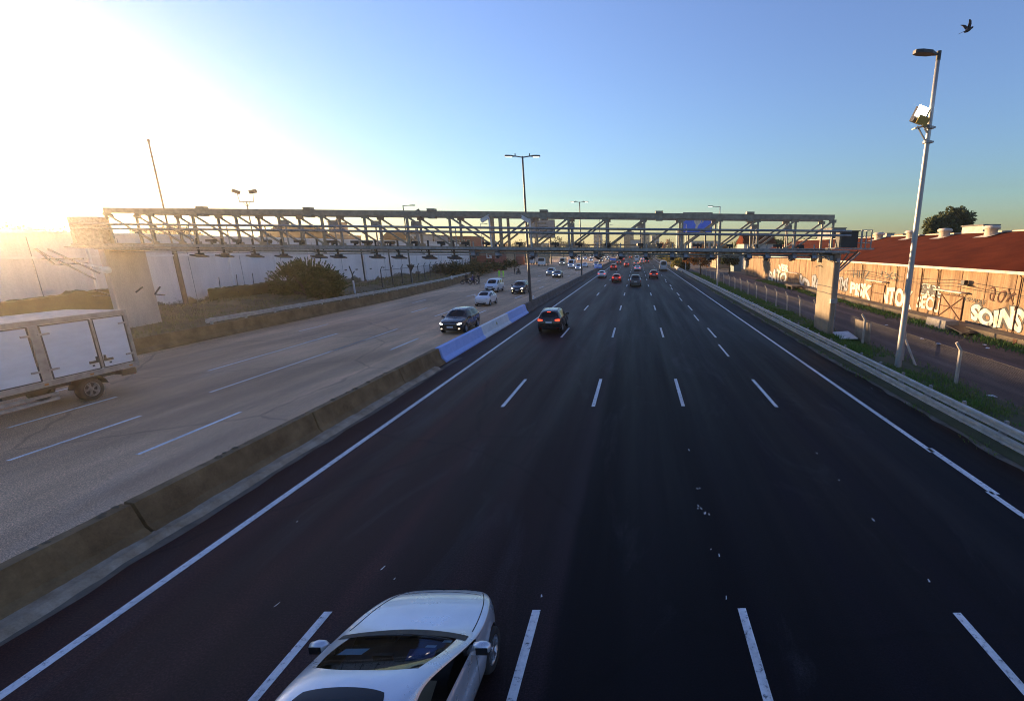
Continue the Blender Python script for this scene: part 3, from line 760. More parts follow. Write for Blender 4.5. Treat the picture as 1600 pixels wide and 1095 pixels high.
double_post(-10.78, 49.2, 14.35, 'tall double headed street lamp on the median nearest the gantry')
double_post(-10.78, 95.5, 14.3, 'second double headed street lamp along the median, behind the grey billboard')
double_post(-10.78, 143, 14.3, 'third double headed street lamp far along the median')
double_post(-10.78, 191, 14.3, 'tiny double headed street lamp at the far end of the median')

# ================================================================== LEFT: LONG PALE WALL, MAST, POLES
def wallpaint():
    m, nt, b = nodes('stained_pale_wall')
    v = coords(nt); f = tex(nt, v, 0.35, 6, 0.65); s = tex(nt, coords(nt, (1, 1.4, 0.12)), 1.1, 6, 0.65)
    c = ramp(nt, f, [(0.3, (0.84, 0.80, 0.78)), (0.7, (0.72, 0.69, 0.68))])
    c = mixc(nt, 0.6, c, ramp(nt, s, [(0.3, 0.78), (0.6, 1.0)]), 'MULTIPLY')
    # flaking, mossy foot of the wall with a ragged upper edge
    sp = nt.nodes.new('ShaderNodeSeparateXYZ'); nt.links.new(v, sp.inputs[0])
    e = tex(nt, coords(nt, (1, 0.45, 0.8)), 0.5, 7, 0.72, 0.4)
    ma = nt.nodes.new('ShaderNodeMath'); ma.operation = 'MULTIPLY_ADD'; ma.inputs[1].default_value = -3.6; nt.links.new(e, ma.inputs[0]); 
    ad = nt.nodes.new('ShaderNodeMath'); ad.operation = 'ADD'; ad.inputs[1].default_value = 0.6; nt.links.new(sp.outputs[2], ad.inputs[0]); nt.links.new(ad.outputs[0], ma.inputs[2])
    k = ramp(nt, ma.outputs[0], [(0.0, 1.0), (0.12, 0.8), (0.3, 0.0)])
    c = mixc(nt, k, c, (0.13, 0.105, 0.06))
    g = tex(nt, v, 7, 5, 0.7); c = mixc(nt, 0.3, c, ramp(nt, g, [(0.3, 0.55), (0.6, 1.0)]), 'MULTIPLY')
    nt.links.new(c, b.inputs['Base Color']); b.inputs['Roughness'].default_value = 0.85; bump(nt, b, g, 0.12)
    return m
MT['wall'] = wallpaint()
wl = empty('warehouse', (-42, 66, 0), 0, 'long pale windowless warehouse wall behind the oncoming lanes', 'building')
q = MB(); q.box((-0.4, 0, 3.5), (0.8, 118, 7.0)); q.build('wall', MT['wall'], wl)
q = MB(); q.box((-0.35, 0, 7.09), (1.1, 118.4, 0.18)); q.build('coping', MT['white'], wl)
MT['roof_l'] = M('pale_sheet_roof', (0.42, 0.41, 0.42), (0.3, 0.3, 0.31), 0.4, 0.5, 0.2, stretch=(0.2, 3, 1))
q = MB(); L_ = 118
q.add([(-0.8, -59, 6.6), (-0.8, 59, 6.6), (-14, 59, 7.15), (-14, -59, 7.15), (-28, 59, 6.4), (-28, -59, 6.4), (-28, -59, 0), (-28, 59, 0), (-0.8, -59, 0), (-0.8, 59, 0), (-14, 59, 0), (-14, -59, 0)], [(0, 1, 2, 3), (3, 2, 4, 5), (5, 4, 7, 6), (1, 9, 10, 2), (2, 10, 7, 4), (0, 3, 11, 8), (3, 5, 6, 11)]); q.build('roof', MT['roof_l'], wl)
MT['pipe_dark'] = M('dark_downpipe', (0.05, 0.04, 0.036), (0.08, 0.065, 0.05), 4, 0.7)
for u in (150, 365, 436, 490, 571, 575, 613, 690):
    v = 440; p = atx(u, v, -41.9); w = 0.14
    q = MB(); q.box((0.09, p.y-66, 3.5), (0.16, w, 6.9)); q.build('downpipe', MT['pipe_dark'] if u in (571, 613) else MT['grime_white'], wl)
q = MB()
for y in range(-55, 56, 6): q.box((0.015, y, 3.4), (0.03, 0.035, 6.7))
islands(q, 'panel_joint', MT['galv'], wl)
q = MB(); q.box((0.05, -20, 5.35), (0.1, 70, 0.14)); q.build('ledge', MT['grime_white'], wl)
for u, v in ((520, 423), (541, 422), (558, 421), (580, 420), (600, 418)):
    p = atx(u, v, -41.9); q = MB(); q.box((0.03, p.y-66, p.z), (0.06, 0.5, 0.16)); q.build('vent_slot', MT['black'], wl)
# broken shed / rubble foot in front of the wall
MT['moss'] = M('mossy_masonry', (0.12, 0.1, 0.03), (0.07, 0.06, 0.022), 0.8, 0.95, 0, 0.5, fine=8)
lw = empty('low_wall', (-40.7, 34, 0), 0, 'crumbling mossy low wall behind the truck at the foot of the pale warehouse', 'wall')
mb = MB(); ys = lin(-5, 6.5, 36); vs = []
for y in ys:
    z = 2.75+0.05*y+0.25*noise.noise(Vector((y*0.8, 0, 4)))+0.12*noise.noise(Vector((y*3, 0, 4))); z = z if y > -3.8 else z-0.9*(-3.8-y)
    vs += [(0.3, y, 0.5), (0.3, y, z), (-0.3, y, z+0.05), (-0.3, y, 0.5)]
mb.add(vs, [(i*4+k, i*4+k+1, i*4+5+k, i*4+4+k) for i in range(35) for k in range(3)]+[(0, 1, 2, 3), (140, 141, 142, 143)]); mb.build('masonry', MT['moss'], lw)
lw2 = empty('low_wall', (-40.6, 57, 0), 0, 'ruined mossy garden wall with bare wires left of the round bush', 'wall')
mb = MB(); ys = lin(-10, 9, 60); vs = []
for y in ys:
    z = 2.35+0.02*y+0.3*noise.noise(Vector((y*0.5, 0, 9)))+0.15*noise.noise(Vector((y*2.3, 0, 4)))
    vs += [(0.25, y, 1.75+0.25*noise.noise(Vector((y*0.7, 4, 4)))), (0.25, y, z), (-0.25, y, z+0.05), (-0.25, y, 0.5)]
mb.add(vs, [(i*4+k, i*4+k+1, i*4+5+k, i*4+4+k) for i in range(59) for k in range(3)]+[(0, 1, 2, 3), (236, 237, 238, 239)]); mb.build('masonry', MT['moss'], lw2)
q = MB(); random.seed(12)
for y in lin(-9, 8, 9): q.tube([(0.1, y, 1.6), (0.15, y+0.1, 2.9+random.random()*0.8)], 0.035, 5)
islands(q, 'bare_stake', MT['dark'], lw2)
# tall dark mast, thick lower half
p = at(287, 491)
ms = empty('mast', (p.x+0.4, p.y, 0.6), 0, 'tall thin antenna mast with a thick dark foot in front of the pale wall', 'mast')
q = MB(); q.lathe([(0.24, 0), (0.22, 5.6), (0.08, 5.75), (0.075, 10.5), (0.06, 14.2), (0.1, 14.25), (0.1, 14.45), (0.001, 14.5)], 10); q.build('pole', MT['pipe_dark'], ms)
q = MB()
for z in (9.0, 11.8, 13.0): q.lathe([(0.09, z), (0.09, z+0.12)], 8)
islands(q, 'collar', MT['dark'], ms)
q = MB(); q.tube([(-0.32, -0.1, 0), (-0.3, -0.1, 5.5)], 0.1, 8); q.build('cable_duct', MT['grime_white'], ms)
# twin floodlight on a lattice pole, behind the wall
p = aty(388, 330, 68)
fp = empty('floodlight_pole', (p.x, 68, 0), 0, 'thin pole with twin floodlights rising behind the pale warehouse roof', 'floodlight')
zt = aty(383, 304, 68).z
pole_tube(zt-0.9, 0.13, 0.07, 8).build('pole', MT['pole_dark'], fp)
q = MB(); q.box((0, 0, zt-0.9), (1.9, 0.12, 0.1))
for x in (-0.9, 0.9): q.beam((x, 0, zt-0.9), (x*1.15, 0, zt+0.1), 0.06)
for x in (-0.5, 0.5): q.beam((x, 0, zt-0.9), (0, 0, zt-1.6), 0.05)
q.build('crossarm', MT['pole_dark'], fp)
for x, t in ((-1.1, 20), (1.1, -10)):
    q = MB(); q.box((x, -0.05, zt+0.35), (0.9, 0.3, 0.42), Matrix.Rotation(R(t), 3, 'Y')); q.build('floodlight', MT['black'], fp)
# Y topped fence post
p = at(556, 467)
yp = empty('fence_post', (p.x, p.y, 0), 0, 'white footed fence post with a forked top beside the round bush', 'post')
q = MB(); q.box((0, 0, 1.1), (0.14, 0.14, 2.2)); q.build('post', MT['white'], yp)
q = MB(); q.beam((0, 0, 2.15), (0, 0, 2.9), 0.12); q.beam((0, 0, 2.9), (-0.25, 0, 3.9), 0.1); q.beam((0, 0, 2.9), (0.3, 0, 3.3), 0.08); q.build('forked_top', MT['dark'], yp)
# yield sign seen from behind
p = at(664, 449)
ys_ = empty('yield_sign', (-34.6, 76, 0.6), 0, 'inverted triangle road sign seen from behind on the left bank', 'road sign')
q = MB(); q.add([(-0.62, 0, 2.9), (0.62, 0, 2.9), (0, 0, 1.85), (-0.62, 0.03, 2.9), (0.62, 0.03, 2.9), (0, 0.03, 1.85)], [(0, 2, 1), (3, 4, 5), (0, 1, 4, 3), (1, 2, 5, 4), (2, 0, 3, 5)]); q.build('triangle_plate', MT['dark'], ys_)
q = MB(); q.tube([(0, 0.06, 0), (0, 0.06, 2.7)], 0.04, 8); q.build('post', MT['galv'], ys_)
# chain link fence along the left bank
def mesh_mat(name, dens_=26, c=(0.3, 0.29, 0.27), thick=0.07):
    m, nt, b = nodes(name); out = [n for n in nt.nodes if n.type == 'OUTPUT_MATERIAL'][0]
    b.inputs['Base Color'].default_value = (*c, 1); b.inputs['Metallic'].default_value = 0.4; b.inputs['Roughness'].default_value = 0.6
    v = coords(nt); s = nt.nodes.new('ShaderNodeSeparateXYZ'); nt.links.new(v, s.inputs[0])
    def op(o, a, b_=None, val=None):
        n = nt.nodes.new('ShaderNodeMath'); n.operation = o; nt.links.new(a, n.inputs[0])
        if b_ is not None: nt.links.new(b_, n.inputs[1])
        if val is not None: n.inputs[1].default_value = val
        return n.outputs[0]
    hit = None
    for o in ('ADD', 'SUBTRACT'):
        w = op('LESS_THAN', op('FRACT', op('MULTIPLY', op(o, s.outputs[1], s.outputs[2]), val=dens_*0.5)), val=thick)
        hit = w if hit is None else op('MAXIMUM', hit, w)
    tr = nt.nodes.new('ShaderNodeBsdfTransparent'); mx = nt.nodes.new('ShaderNodeMixShader')
    nt.links.new(hit, mx.inputs[0]); nt.links.new(tr.outputs[0], mx.inputs[1]); nt.links.new(b.outputs[0], mx.inputs[2]); nt.links.new(mx.outputs[0], out.inputs['Surface'])
    return m
MT['link'] = mesh_mat('chain_link', 20, (0.12, 0.11, 0.10), 0.045)
lf = empty('chain_link_fence', (-37, 100, 0), 0, 'tall dark chain link fence on the left bank in front of the pale wall', 'fence')
yl = lin(66, 122, 18)
for y in yl:
    x = kerbx(y)-4.6; q = MB(); zb = 0.9; q.beam((x+37, y-100, zb), (x+37, y-100, zb+2.3), 0.09); q.beam((x+37, y-100, zb+2.3), (x+37+0.3, y-100, zb+2.75), 0.07); q.build('post', MT['dark'], lf)
q = MB()
for y0, y1 in zip(yl, yl[1:]):
    q.quad((kerbx(y0)-4.6+37, y0-100, 0.9), (kerbx(y1)-4.6+37, y1-100, 0.9), (kerbx(y1)-4.6+37, y1-100, 3.1), (kerbx(y0)-4.6+37, y0-100, 3.1))
q.build('wire_mesh', MT['link'], lf, fix=False)
q = MB()
for y0, y1 in zip(yl, yl[1:]):
    q.tube([(kerbx(y0)-4.6+37, y0-100, 3.1), (kerbx(y1)-4.6+37, y1-100, 3.1)], 0.03, 5)
    
q.build('top_wire', MT['dark'], lf)

# ================================================================== RIGHT: FENCE, WAREHOUSE, DOCK
rf = empty('chain_link_fence', (14.4, 40, 0), 0, 'chain link fence on bent pale concrete posts between the verge and the yard', 'fence')
fy = [16.5, 21.0, 25.6, 30.4, 35.2, 39.0, 42.8, 46.6, 50.4, 54.4, 59, 63.6, 68, 72.4, 77, 82, 87, 92, 97, 103, 109, 115]
MT['post'] = M('concrete_fence_post', (0.45, 0.4, 0.33), (0.34, 0.3, 0.25), 3, 0.9)
random.seed(77)
for y in fy:
    a = random.uniform(-0.03, 0.03); q = MB(); z1 = 1.62
    q.beam((0, y-40, -0.05), (a, y-40, z1), 0.115); q.beam((a, y-40, z1-0.02), (a-0.22, y-40+random.uniform(-0.05, 0.05), z1+0.33), 0.1); q.build('post', MT['post'], rf)
q = MB()
for y0, y1 in zip(fy, fy[1:]):
    if y0 in (35.2,): continue
    q = MB(); n = 5
    for k in range(n):
        a, b = y0+(y1-y0)*k/n, y0+(y1-y0)*(k+1)/n
        f = lambda t: 0.05*math.sin(t*1.7)
        q.quad((f(a), a-40, 0.02), (f(b), b-40, 0.02), (f(b), b-40, 1.6), (f(a), a-40, 1.6))
    q.build('wire_mesh', MT['link'], rf, fix=False)
q = MB()
for y0, y1 in zip(fy, fy[1:]): q.tube([(0, y0-40, 1.6), (0, y1-40, 1.6)], 0.007, 4)
q.build('top_wire', MT['dark'], rf)
q = MB()
q.beam((0, 25.6-40, 1.3), (0.2, 26.7-40, 0), 0.09); q.beam((0, 25.6-40, 1.3), (0.2, 24.6-40, 0), 0.09); q.build('brace', MT['post'], rf)
# pale sheet leaning against the fence and a fallen sheet at the column foot
p = at(1340, 520)
q = MB(); MT['ply'] = M('weathered_board', (0.32, 0.26, 0.2), (0.22, 0.18, 0.14), 2, 0.9)
bd = empty('board', (14.62, 31.2, 0), 0, 'weathered board panel leaning on the fence right of the gantry column', 'board')
q.box((0.05, 0, 0.72), (0.05, 2.2, 1.4), Matrix.Rotation(R(-6), 3, 'Y')); q.build('panel', MT['ply'], bd); q = MB(); q.box((0.12, -0.9, 0.7), (0.06, 0.08, 1.4)); q.box((0.12, 0.9, 0.7), (0.06, 0.08, 1.4)); islands(q, 'batten', MT['post'], bd)
p = at(1308, 531)
sl = MB(); sl.add([(-0.55, -1.0, 0.12), (0.5, -1.3, 0.2), (0.75, 0.9, 0.3), (-0.3, 1.1, 0.2), (-0.55, -1.0, 0.06), (0.5, -1.3, 0.14), (0.75, 0.9, 0.24), (-0.3, 1.1, 0.14)], [(0, 1, 2, 3), (7, 6, 5, 4), (0, 4, 5, 1), (1, 5, 6, 2), (2, 6, 7, 3), (3, 7, 4, 0)])
o = sl.build('fallen_sheet', MT['white']); o.location = (p.x+0.45, p.y+0.3, 0.1); tag(o, 'pale fallen sheet lying at the foot of the sunlit gantry column', 'sheet')

MT['lit_wall'] = None
def plaster():
    m, nt, b = nodes('stained_plaster')
    v = coords(nt); f = tex(nt, v, 0.45, 6, 0.62); s = tex(nt, coords(nt, (1, 2.2, 0.10)), 1.2, 6, 0.62)
    c = ramp(nt, f, [(0.3, (0.38, 0.255, 0.145)), (0.7, (0.26, 0.165, 0.088))])
    c = mixc(nt, 0.75, c, ramp(nt, s, [(0.30, (0.25, 0.16, 0.10)), (0.45, (0.72, 0.66, 0.6)), (0.6, 1.1)]), 'MULTIPLY')
    r = tex(nt, coords(nt, (1, 3.0, 0.06)), 2.0, 4, 0.6)
    c = mixc(nt, ramp(nt, r, [(0.57, 0.0), (0.68, 0.75)]), c, (0.16, 0.07, 0.025))
    g = tex(nt, v, 9, 5, 0.7); c = mixc(nt, 0.35, c, ramp(nt, g, [(0.3, 0.5), (0.6, 1.0)]), 'MULTIPLY')
    nt.links.new(c, b.inputs['Base Color']); b.inputs['Roughness'].default_value = 0.9; bump(nt, b, g, 0.15)
    return m
MT['plaster'] = plaster()
MT['rust_roof'] = M('rust_red_roof_felt', (0.14, 0.028, 0.006), (0.085, 0.016, 0.004), 0.35, 0.95, 0, 0.2, 0.05, fine=6)
MT['ink'] = M('black_spray_paint', (0.015, 0.013, 0.013), (0.03, 0.027, 0.025), 5, 0.6)
MT['spray_white'] = M('white_spray_paint', (0.72, 0.68, 0.58), (0.50, 0.42, 0.30), 1.6, 0.8, fine=7, lo=0.45, hi=0.7)
XW = 25.5; YW0, YW1 = -14.0, 116.0; ZE = 4.42
wr = empty('graffiti_warehouse', (XW, 50, 0), 0, 'rust red roofed warehouse with a long plaster wall covered in graffiti', 'building')
def WL(y, z, x=0.0): return (x, y-50, z)
q = MB(); q.box((0.2, (YW0+YW1)/2-50, ZE/2), (0.4, YW1-YW0, ZE)); 
q.add([(0.4, YW1-50, 0), (23, YW1-50, 0), (23, YW1-50, ZE), (11.6, YW1-50, 7.4), (0.4, YW1-50, ZE)], [(0, 1, 2, 3, 4)])
q.build('wall', MT['plaster'], wr)
q = MB(); nY = 60; nX = 14
vs = []
for j in range(nY+1):
    y = YW0+(YW1-YW0)*j/nY
    for i in range(nX+1):
        t = i/nX; x = -0.32+t*12.2; z = ZE+0.05+t*3.12+0.03*noise.noise(Vector((x*0.6, y*0.25, 1)))
        vs.append((x, y-50, z))
q.add(vs, [(j*(nX+1)+i, j*(nX+1)+i+1, (j+1)*(nX+1)+i+1, (j+1)*(nX+1)+i) for j in range(nY) for i in range(nX)], 0, True)
q.add([(11.88, YW0-50, ZE+3.17), (11.88, YW1-50, ZE+3.17), (24, YW1-50, ZE), (24, YW0-50, ZE)], [(0, 1, 2, 3)])
rf_ = q.build('roof', MT['rust_roof'], wr, fix=False)
MT['cream'] = M('cream_trim', (0.6, 0.52, 0.42), (0.48, 0.4, 0.31), 2, 0.8)
q = MB(); q.beam(WL(YW0, ZE+3.22, 11.9), WL(YW1, ZE+3.22, 11.9), 0.5, 0.12); q.build('ridge_cap', MT['cream'], rf_)
q = MB(); q.box((-0.36, (YW0+YW1)/2-50, ZE-0.02), (0.2, YW1-YW0, 0.2)); q.build('gutter', MT['cream'], wr)
# roof ventilators on the ridge slope
for u in (1373, 1423, 1475, 1547):
    p = atx(u, 372, XW+10.6); y = p.y-50; z = ZE+0.05+10.9/12.2*3.12
    q = MB(); q.lathe([(0.62, -0.5), (0.56, 0.55), (0.78, 0.6), (0.78, 0.82), (0.6, 0.95), (0.001, 1.0)], 16, 0, 'Z', (10.6, y, z)); q.add([(9.4, y-1.0, z-0.22), (9.4, y+1.0, z-0.22), (11.5, y+0.7, z+0.30), (11.5, y-0.7, z+0.30)], [(0, 1, 2, 3)]); q.build('roof_vent', MT['cream'], rf_)
# wall details: joints, downpipes, hoods, X braced doors, lamps
MT['rust'] = M('rusty_iron', (0.12, 0.045, 0.02), (0.06, 0.025, 0.014), 4, 0.8, 0.2)
for u in (1343, 1398, 1437, 1462, 1592):
    p = atx(u, 470, XW); q = MB(); q.tube([(-0.08, p.y-50, 0.4), (-0.08, p.y-50, 4.1), (-0.3, p.y-50, 4.35)], 0.04, 6); q.build('downpipe', MT['rust'], wr)
q = MB()
for k in range(46):
    y = YW0+2+k*2.8; q.box((-0.012, y-50, 2.3), (0.024, 0.04, 4.1))
islands(q, 'wall_joint', MT['rust'], wr)
def door(ua, ub, vt, vb, vh, brace=True):
    a, b = atx(ua, vt, XW), atx(ub, vt, XW); zt = a.z; zb = 0.45
    q = MB(); y0, y1 = b.y-50, a.y-50
    q.box((-0.02, (y0+y1)/2, (zt+zb)/2), (0.06, abs(y1-y0), zt-zb))
    d = q.build('door', MT['plaster'], wr)
    q = MB(); X = -0.065
    for (p_, q_) in (((y0, zb), (y0, zt)), ((y1, zb), (y1, zt)), ((y0, zt), (y1, zt)), ((y0, (zb+zt)/2), (y1, (zb+zt)/2))): q.beam((X, p_[0], p_[1]), (X, q_[0], q_[1]), 0.07)
    if brace:
        for (p_, q_) in (((y0, zb), (y1, zt)), ((y0, zt), (y1, zb))): q.beam((X-0.01, p_[0], p_[1]), (X-0.01, q_[0], q_[1]), 0.06)
    q.build('door_frame', MT['rust'], d)
    q = MB(); q.box((-0.28, (y0+y1)/2, zt+0.35), (0.6, abs(y1-y0)+0.8, 0.1)); q.beam((-0.05, y0, zt+0.1), (-0.5, y0, zt+0.32), 0.05); q.beam((-0.05, y1, zt+0.1), (-0.5, y1, zt+0.32), 0.05); q.build('door_hood', MT['cream'], d)
door(1472, 1508, 459, 500, 455); door(1364, 1384, 443, 470, 440, False); door(1232, 1250, 428, 450, 425, False)
p = atx(1514, 441, XW); q = MB(); q.box((-0.35, p.y-50, p.z), (0.3, 0.4, 0.3)); q.beam((0, p.y-50, p.z-0.2), (-0.45, p.y-50, p.z-0.2), 0.06); q.box((-0.3, p.y-50, p.z-0.22), (0.4, 1.1, 0.04)); q.build('wall_lamp', MT['dark'], wr)
q = MB(); random.seed(2)
for z0, sag in ((3.55, 0.25), (3.3, 0.35), (3.05, 0.2)):
    pts = []
    for k in range(41):
        y = 8+62*k/40; pts.append((-0.22, y-50, z0-sag*math.sin((k % 10)/10*math.pi)))
    q.tube(pts, 0.011, 4)
islands(q, 'wall_cable', MT['ink'], wr)
# loading dock
MT['dock'] = M('dock_concrete', (0.2, 0.16, 0.11), (0.13, 0.1, 0.065), 0.9, 0.95, 0, 0.3, fine=12)
q = MB(); q.box((-0.72, 35-50, 0.2), (1.4, 98, 0.44)); dk = q.build('loading_dock', MT['dock'], wr)
q = MB()
for k in range(14):
    y = -10+k*6.7; q.box((-1.435, y-50, 0.2), (0.03, 0.35, 0.36))
islands(q, 'dock_buffer', MT['rust'], dk)
pb = at(1460, 512); q = MB(); q.box((0, 0, 0.36), (1.1, 2.6, 0.72), None, 0, 0.94); o = q.build('concrete_block', MT['conc']); o.location = (23.6, pb.y*1.0, -0.01)
bv = o.modifiers.new('bevel', 'BEVEL'); bv.width = 0.06; bv.segments = 2
tag(o, 'pale concrete block standing against the loading dock below the graffiti wall', 'concrete block')
q = MB(); q.box((0, 0, 0.3), (1.2, 1.9, 0.06), Matrix.Rotation(R(8), 3, 'X')); q.box((0.3, 0.1, 0.14), (0.5, 1.6, 0.26)); q.box((-0.4, -0.6, 0.12), (0.2, 0.3, 0.22)); o = q.build('pallet', MT['dark']); o.location = (23.5, pb.y-2.6, 0); tag(o, 'dark broken pallet beside the pale concrete block', 'pallet')
q = MB(); q.box((0, 0, 0.55), (1.6, 3.6, 0.16)); q.box((-0.4, -1.2, 0.24), (0.5, 0.5, 0.48)); q.box((-0.4, 1.2, 0.24), (0.5, 0.5, 0.48)); o = q.build('dock_ramp', MT['dock']); pr2 = at(1240, 452); o.location = (23.3, pr2.y, 0); tag(o, 'small raised ramp slab in front of the dock behind the fence', 'ramp')

# graffiti: raised paint films on the wall
def text_mesh(name, s, size, off, mats, ext=0.003):
    cu = bpy.data.curves.new(name, 'FONT'); cu.body = s; cu.size = 1.0; cu.offset = off; cu.extrude = ext; cu.resolution_u = 4
    cu.align_x = 'LEFT'
    ob = bpy.data.objects.new(name, cu); col.objects.link(ob)
    bpy.context.view_layer.update()
    dg = bpy.context.evaluated_depsgraph_get()
    me = bpy.data.meshes.new_from_object(ob.evaluated_get(dg))
    bpy.data.objects.remove(ob); bpy.data.curves.remove(cu)
    me.materials.clear(); me.materials.append(mats); me.name = name
    return me
def fit_text(name, s, y_left, y_right, zl0, zl1, zr0, zr1, X, off, m, parent, warp=0.0, seed=0, org=(25.5, 50)):
    """lettering stretched between two uprights on a wall facing -X (left edge at y_left)"""
    me = text_mesh(name, s, 1, off, m)
    xs = [v.co.x for v in me.vertices]; ys = [v.co.y for v in me.vertices]
    x0, x1, y0, y1 = min(xs), max(xs), min(ys), max(ys)
    for v in me.vertices:
        a = (v.co.x-x0)/(x1-x0); b = (v.co.y-y0)/(y1-y0)
        if warp:
            b += warp*math.sin(a*9+seed)*(0.4+0.6*b); a += warp*0.12*math.sin(b*4+a*15+seed)
        z = (zl0+(zr0-zl0)*a)*(1-b)+(zl1+(zr1-zl1)*a)*b
        v.co = Vector((X-org[0]-v.co.z, y_left+(y_right-y_left)*a-org[1], z))
    bm = bmesh.new(); bm.from_mesh(me); bmesh.ops.recalc_face_normals(bm, faces=bm.faces); bm.to_mesh(me); bm.free()
    return mesh_obj(name, me, parent)
def graffiti(s, ua, va0, va1, ub, vb0, vb1, fat, warp, fill, edge, seed=0):
    """fill lettering over a fatter outline of the same letters; (u, v) give the corners on the wall"""
    a0, a1, b0, b1 = (atx(u, v, XW) for u, v in ((ua, va0), (ua, va1), (ub, vb0), (ub, vb1)))
    if edge is not None:
        e = 0.09
        o = fit_text('graffiti_outline', s, a0.y+e, b0.y-e, a0.z-e, a1.z+e, b0.z-e, b1.z+e, XW-0.028, fat+0.10, edge, wr, warp, seed)
    return fit_text('graffiti', s, a0.y, b0.y, a0.z, a1.z, b0.z, b1.z, XW-0.036, fat, fill, wr, warp, seed)
graffiti('SOINS', 1516, 501, 478, 1597, 521, 484, 0.05, 0.16, MT['spray_white'], MT['ink'], 1)
graffiti('PISK', 1328, 458, 440, 1361, 470, 445, 0.05, 0.04, MT['spray_white'], None, 2)
graffiti('ANTOK', 1365, 470, 446, 1425, 484, 453, 0.05, 0.05, MT['spray_white'], None, 3)
graffiti('SHRL', 1439, 458, 443, 1470, 464, 450, 0.06, 0.02, MT['ink'], MT['spray_white'], 4)
graffiti('SECUO', 1432, 480, 461, 1482, 492, 468, 0.03, 0.10, MT['spray_white'], None, 5)
graffiti('AERTO ESPADEF', 1481, 463, 457, 1540, 477, 470, 0.0, 0.05, MT['ink'], None, 6)
graffiti('HHZ', 1333, 434, 421, 1358, 437, 424, -0.01, 0.1, MT['ink'], None, 7)
graffiti('rxs', 1377, 432, 424, 1404, 440, 428, -0.01, 0.15, MT['ink'], None, 8)
MT['spray_grey'] = M('grey_spray_paint', (0.3, 0.32, 0.36), (0.2, 0.2, 0.22), 2, 0.7)
graffiti('KRSO', 1232, 447, 430, 1264, 457, 433, 0.04, 0.15, MT['spray_grey'], MT['ink'], 9)
graffiti('BATO', 1201, 438, 421, 1228, 444, 423, 0.03, 0.15, MT['spray_white'], MT['ink'], 10)
graffiti('VER', 1216, 423, 413, 1232, 425, 413, 0.06, 0.1, MT['spray_white'], None, 11)
graffiti('ROKE', 1268, 455, 432, 1300, 463, 436, 0.04, 0.15, MT['spray_grey'], MT['ink'], 13)
graffiti('aox', 1545, 470, 450, 1585, 475, 455, -0.01, 0.2, MT['rust'], None, 14)
graffiti('TMS', 1310, 452, 432, 1324, 456, 436, 0.03, 0.1, MT['spray_grey'], MT['ink'], 12)

# litter in the yard
random.seed(8)
LIT = [((1440, 530), 'white scrap of paper on the yard below the concrete block'), ((1466, 538), 'pale flattened litter on the yard right of the lamp post'), ((1538, 540), 'white litter on the yard below the big outlined graffiti'), ((1543, 545), 'crumpled pale bag on the yard below the big outlined graffiti'), ((1386, 509), 'pale scrap on the yard left of the lamp post'), ((1549, 620), 'white scrap in the yard behind the bent fence post')]
for (u, v), lab in LIT:
    p = at(u, v); q = MB(); s = random.uniform(0.1, 0.2); vs = []
    for k in range(7):
        a = 2*math.pi*k/7; vs.append((math.cos(a)*s*random.uniform(0.6, 1.4), math.sin(a)*s*random.uniform(0.6, 1.4), 0.02+random.random()*0.06))
    vs.append((0, 0, 0.1)); q.add(vs, [(k, (k+1) % 7, 7) for k in range(7)]+[tuple(reversed(range(7)))])
    o = q.build('litter', MT['white']); o.location = (p.x, p.y, 0); tag(o, lab, 'litter', 'litter in the yard')
# ================================================================== VEHICLES
def subsurf_mesh(me, levels, bools=()):
    ob = bpy.data.objects.new('tmp', me); col.objects.link(ob)
    if levels:
        s = ob.modifiers.new('s', 'SUBSURF'); s.levels = levels; s.render_levels = levels
    tmp = []
    for b in bools:
        m = ob.modifiers.new('b', 'BOOLEAN'); m.operation = 'DIFFERENCE'; m.object = b; m.solver = 'EXACT'; tmp.append(b)
    bpy.context.view_layer.update()
    dg = bpy.context.evaluated_depsgraph_get()
    out = bpy.data.meshes.new_from_object(ob.evaluated_get(dg))
    bpy.data.objects.remove(ob)
    for b in tmp: bpy.data.objects.remove(b)
    return out
PAINTS = {}
def paint_of(name, c, metal=0.35, rough=0.25):
    if name not in PAINTS: PAINTS[name] = paint(name, c, metal, rough)
    return PAINTS[name]
paint_of('silver_paint', (0.60, 0.64, 0.70), 0.55, 0.24); paint_of('black_paint', (0.010, 0.0095, 0.010), 0.1, 0.2); paint_of('brown_black_paint', (0.02, 0.015, 0.013), 0.15, 0.2)
paint_of('white_car_paint', (0.68, 0.69, 0.71), 0.05, 0.3); paint_of('red_paint', (0.62, 0.03, 0.02), 0.05, 0.3); paint_of('dark_red_paint', (0.28, 0.03, 0.025), 0.1, 0.3)
paint_of('grey_paint', (0.12, 0.13, 0.14), 0.4, 0.28); paint_of('navy_paint', (0.02, 0.024, 0.035), 0.3, 0.22); paint_of('beige_paint', (0.42, 0.38, 0.28), 0.1, 0.35); paint_of('light_grey_paint', (0.36, 0.37, 0.37), 0.15, 0.35)

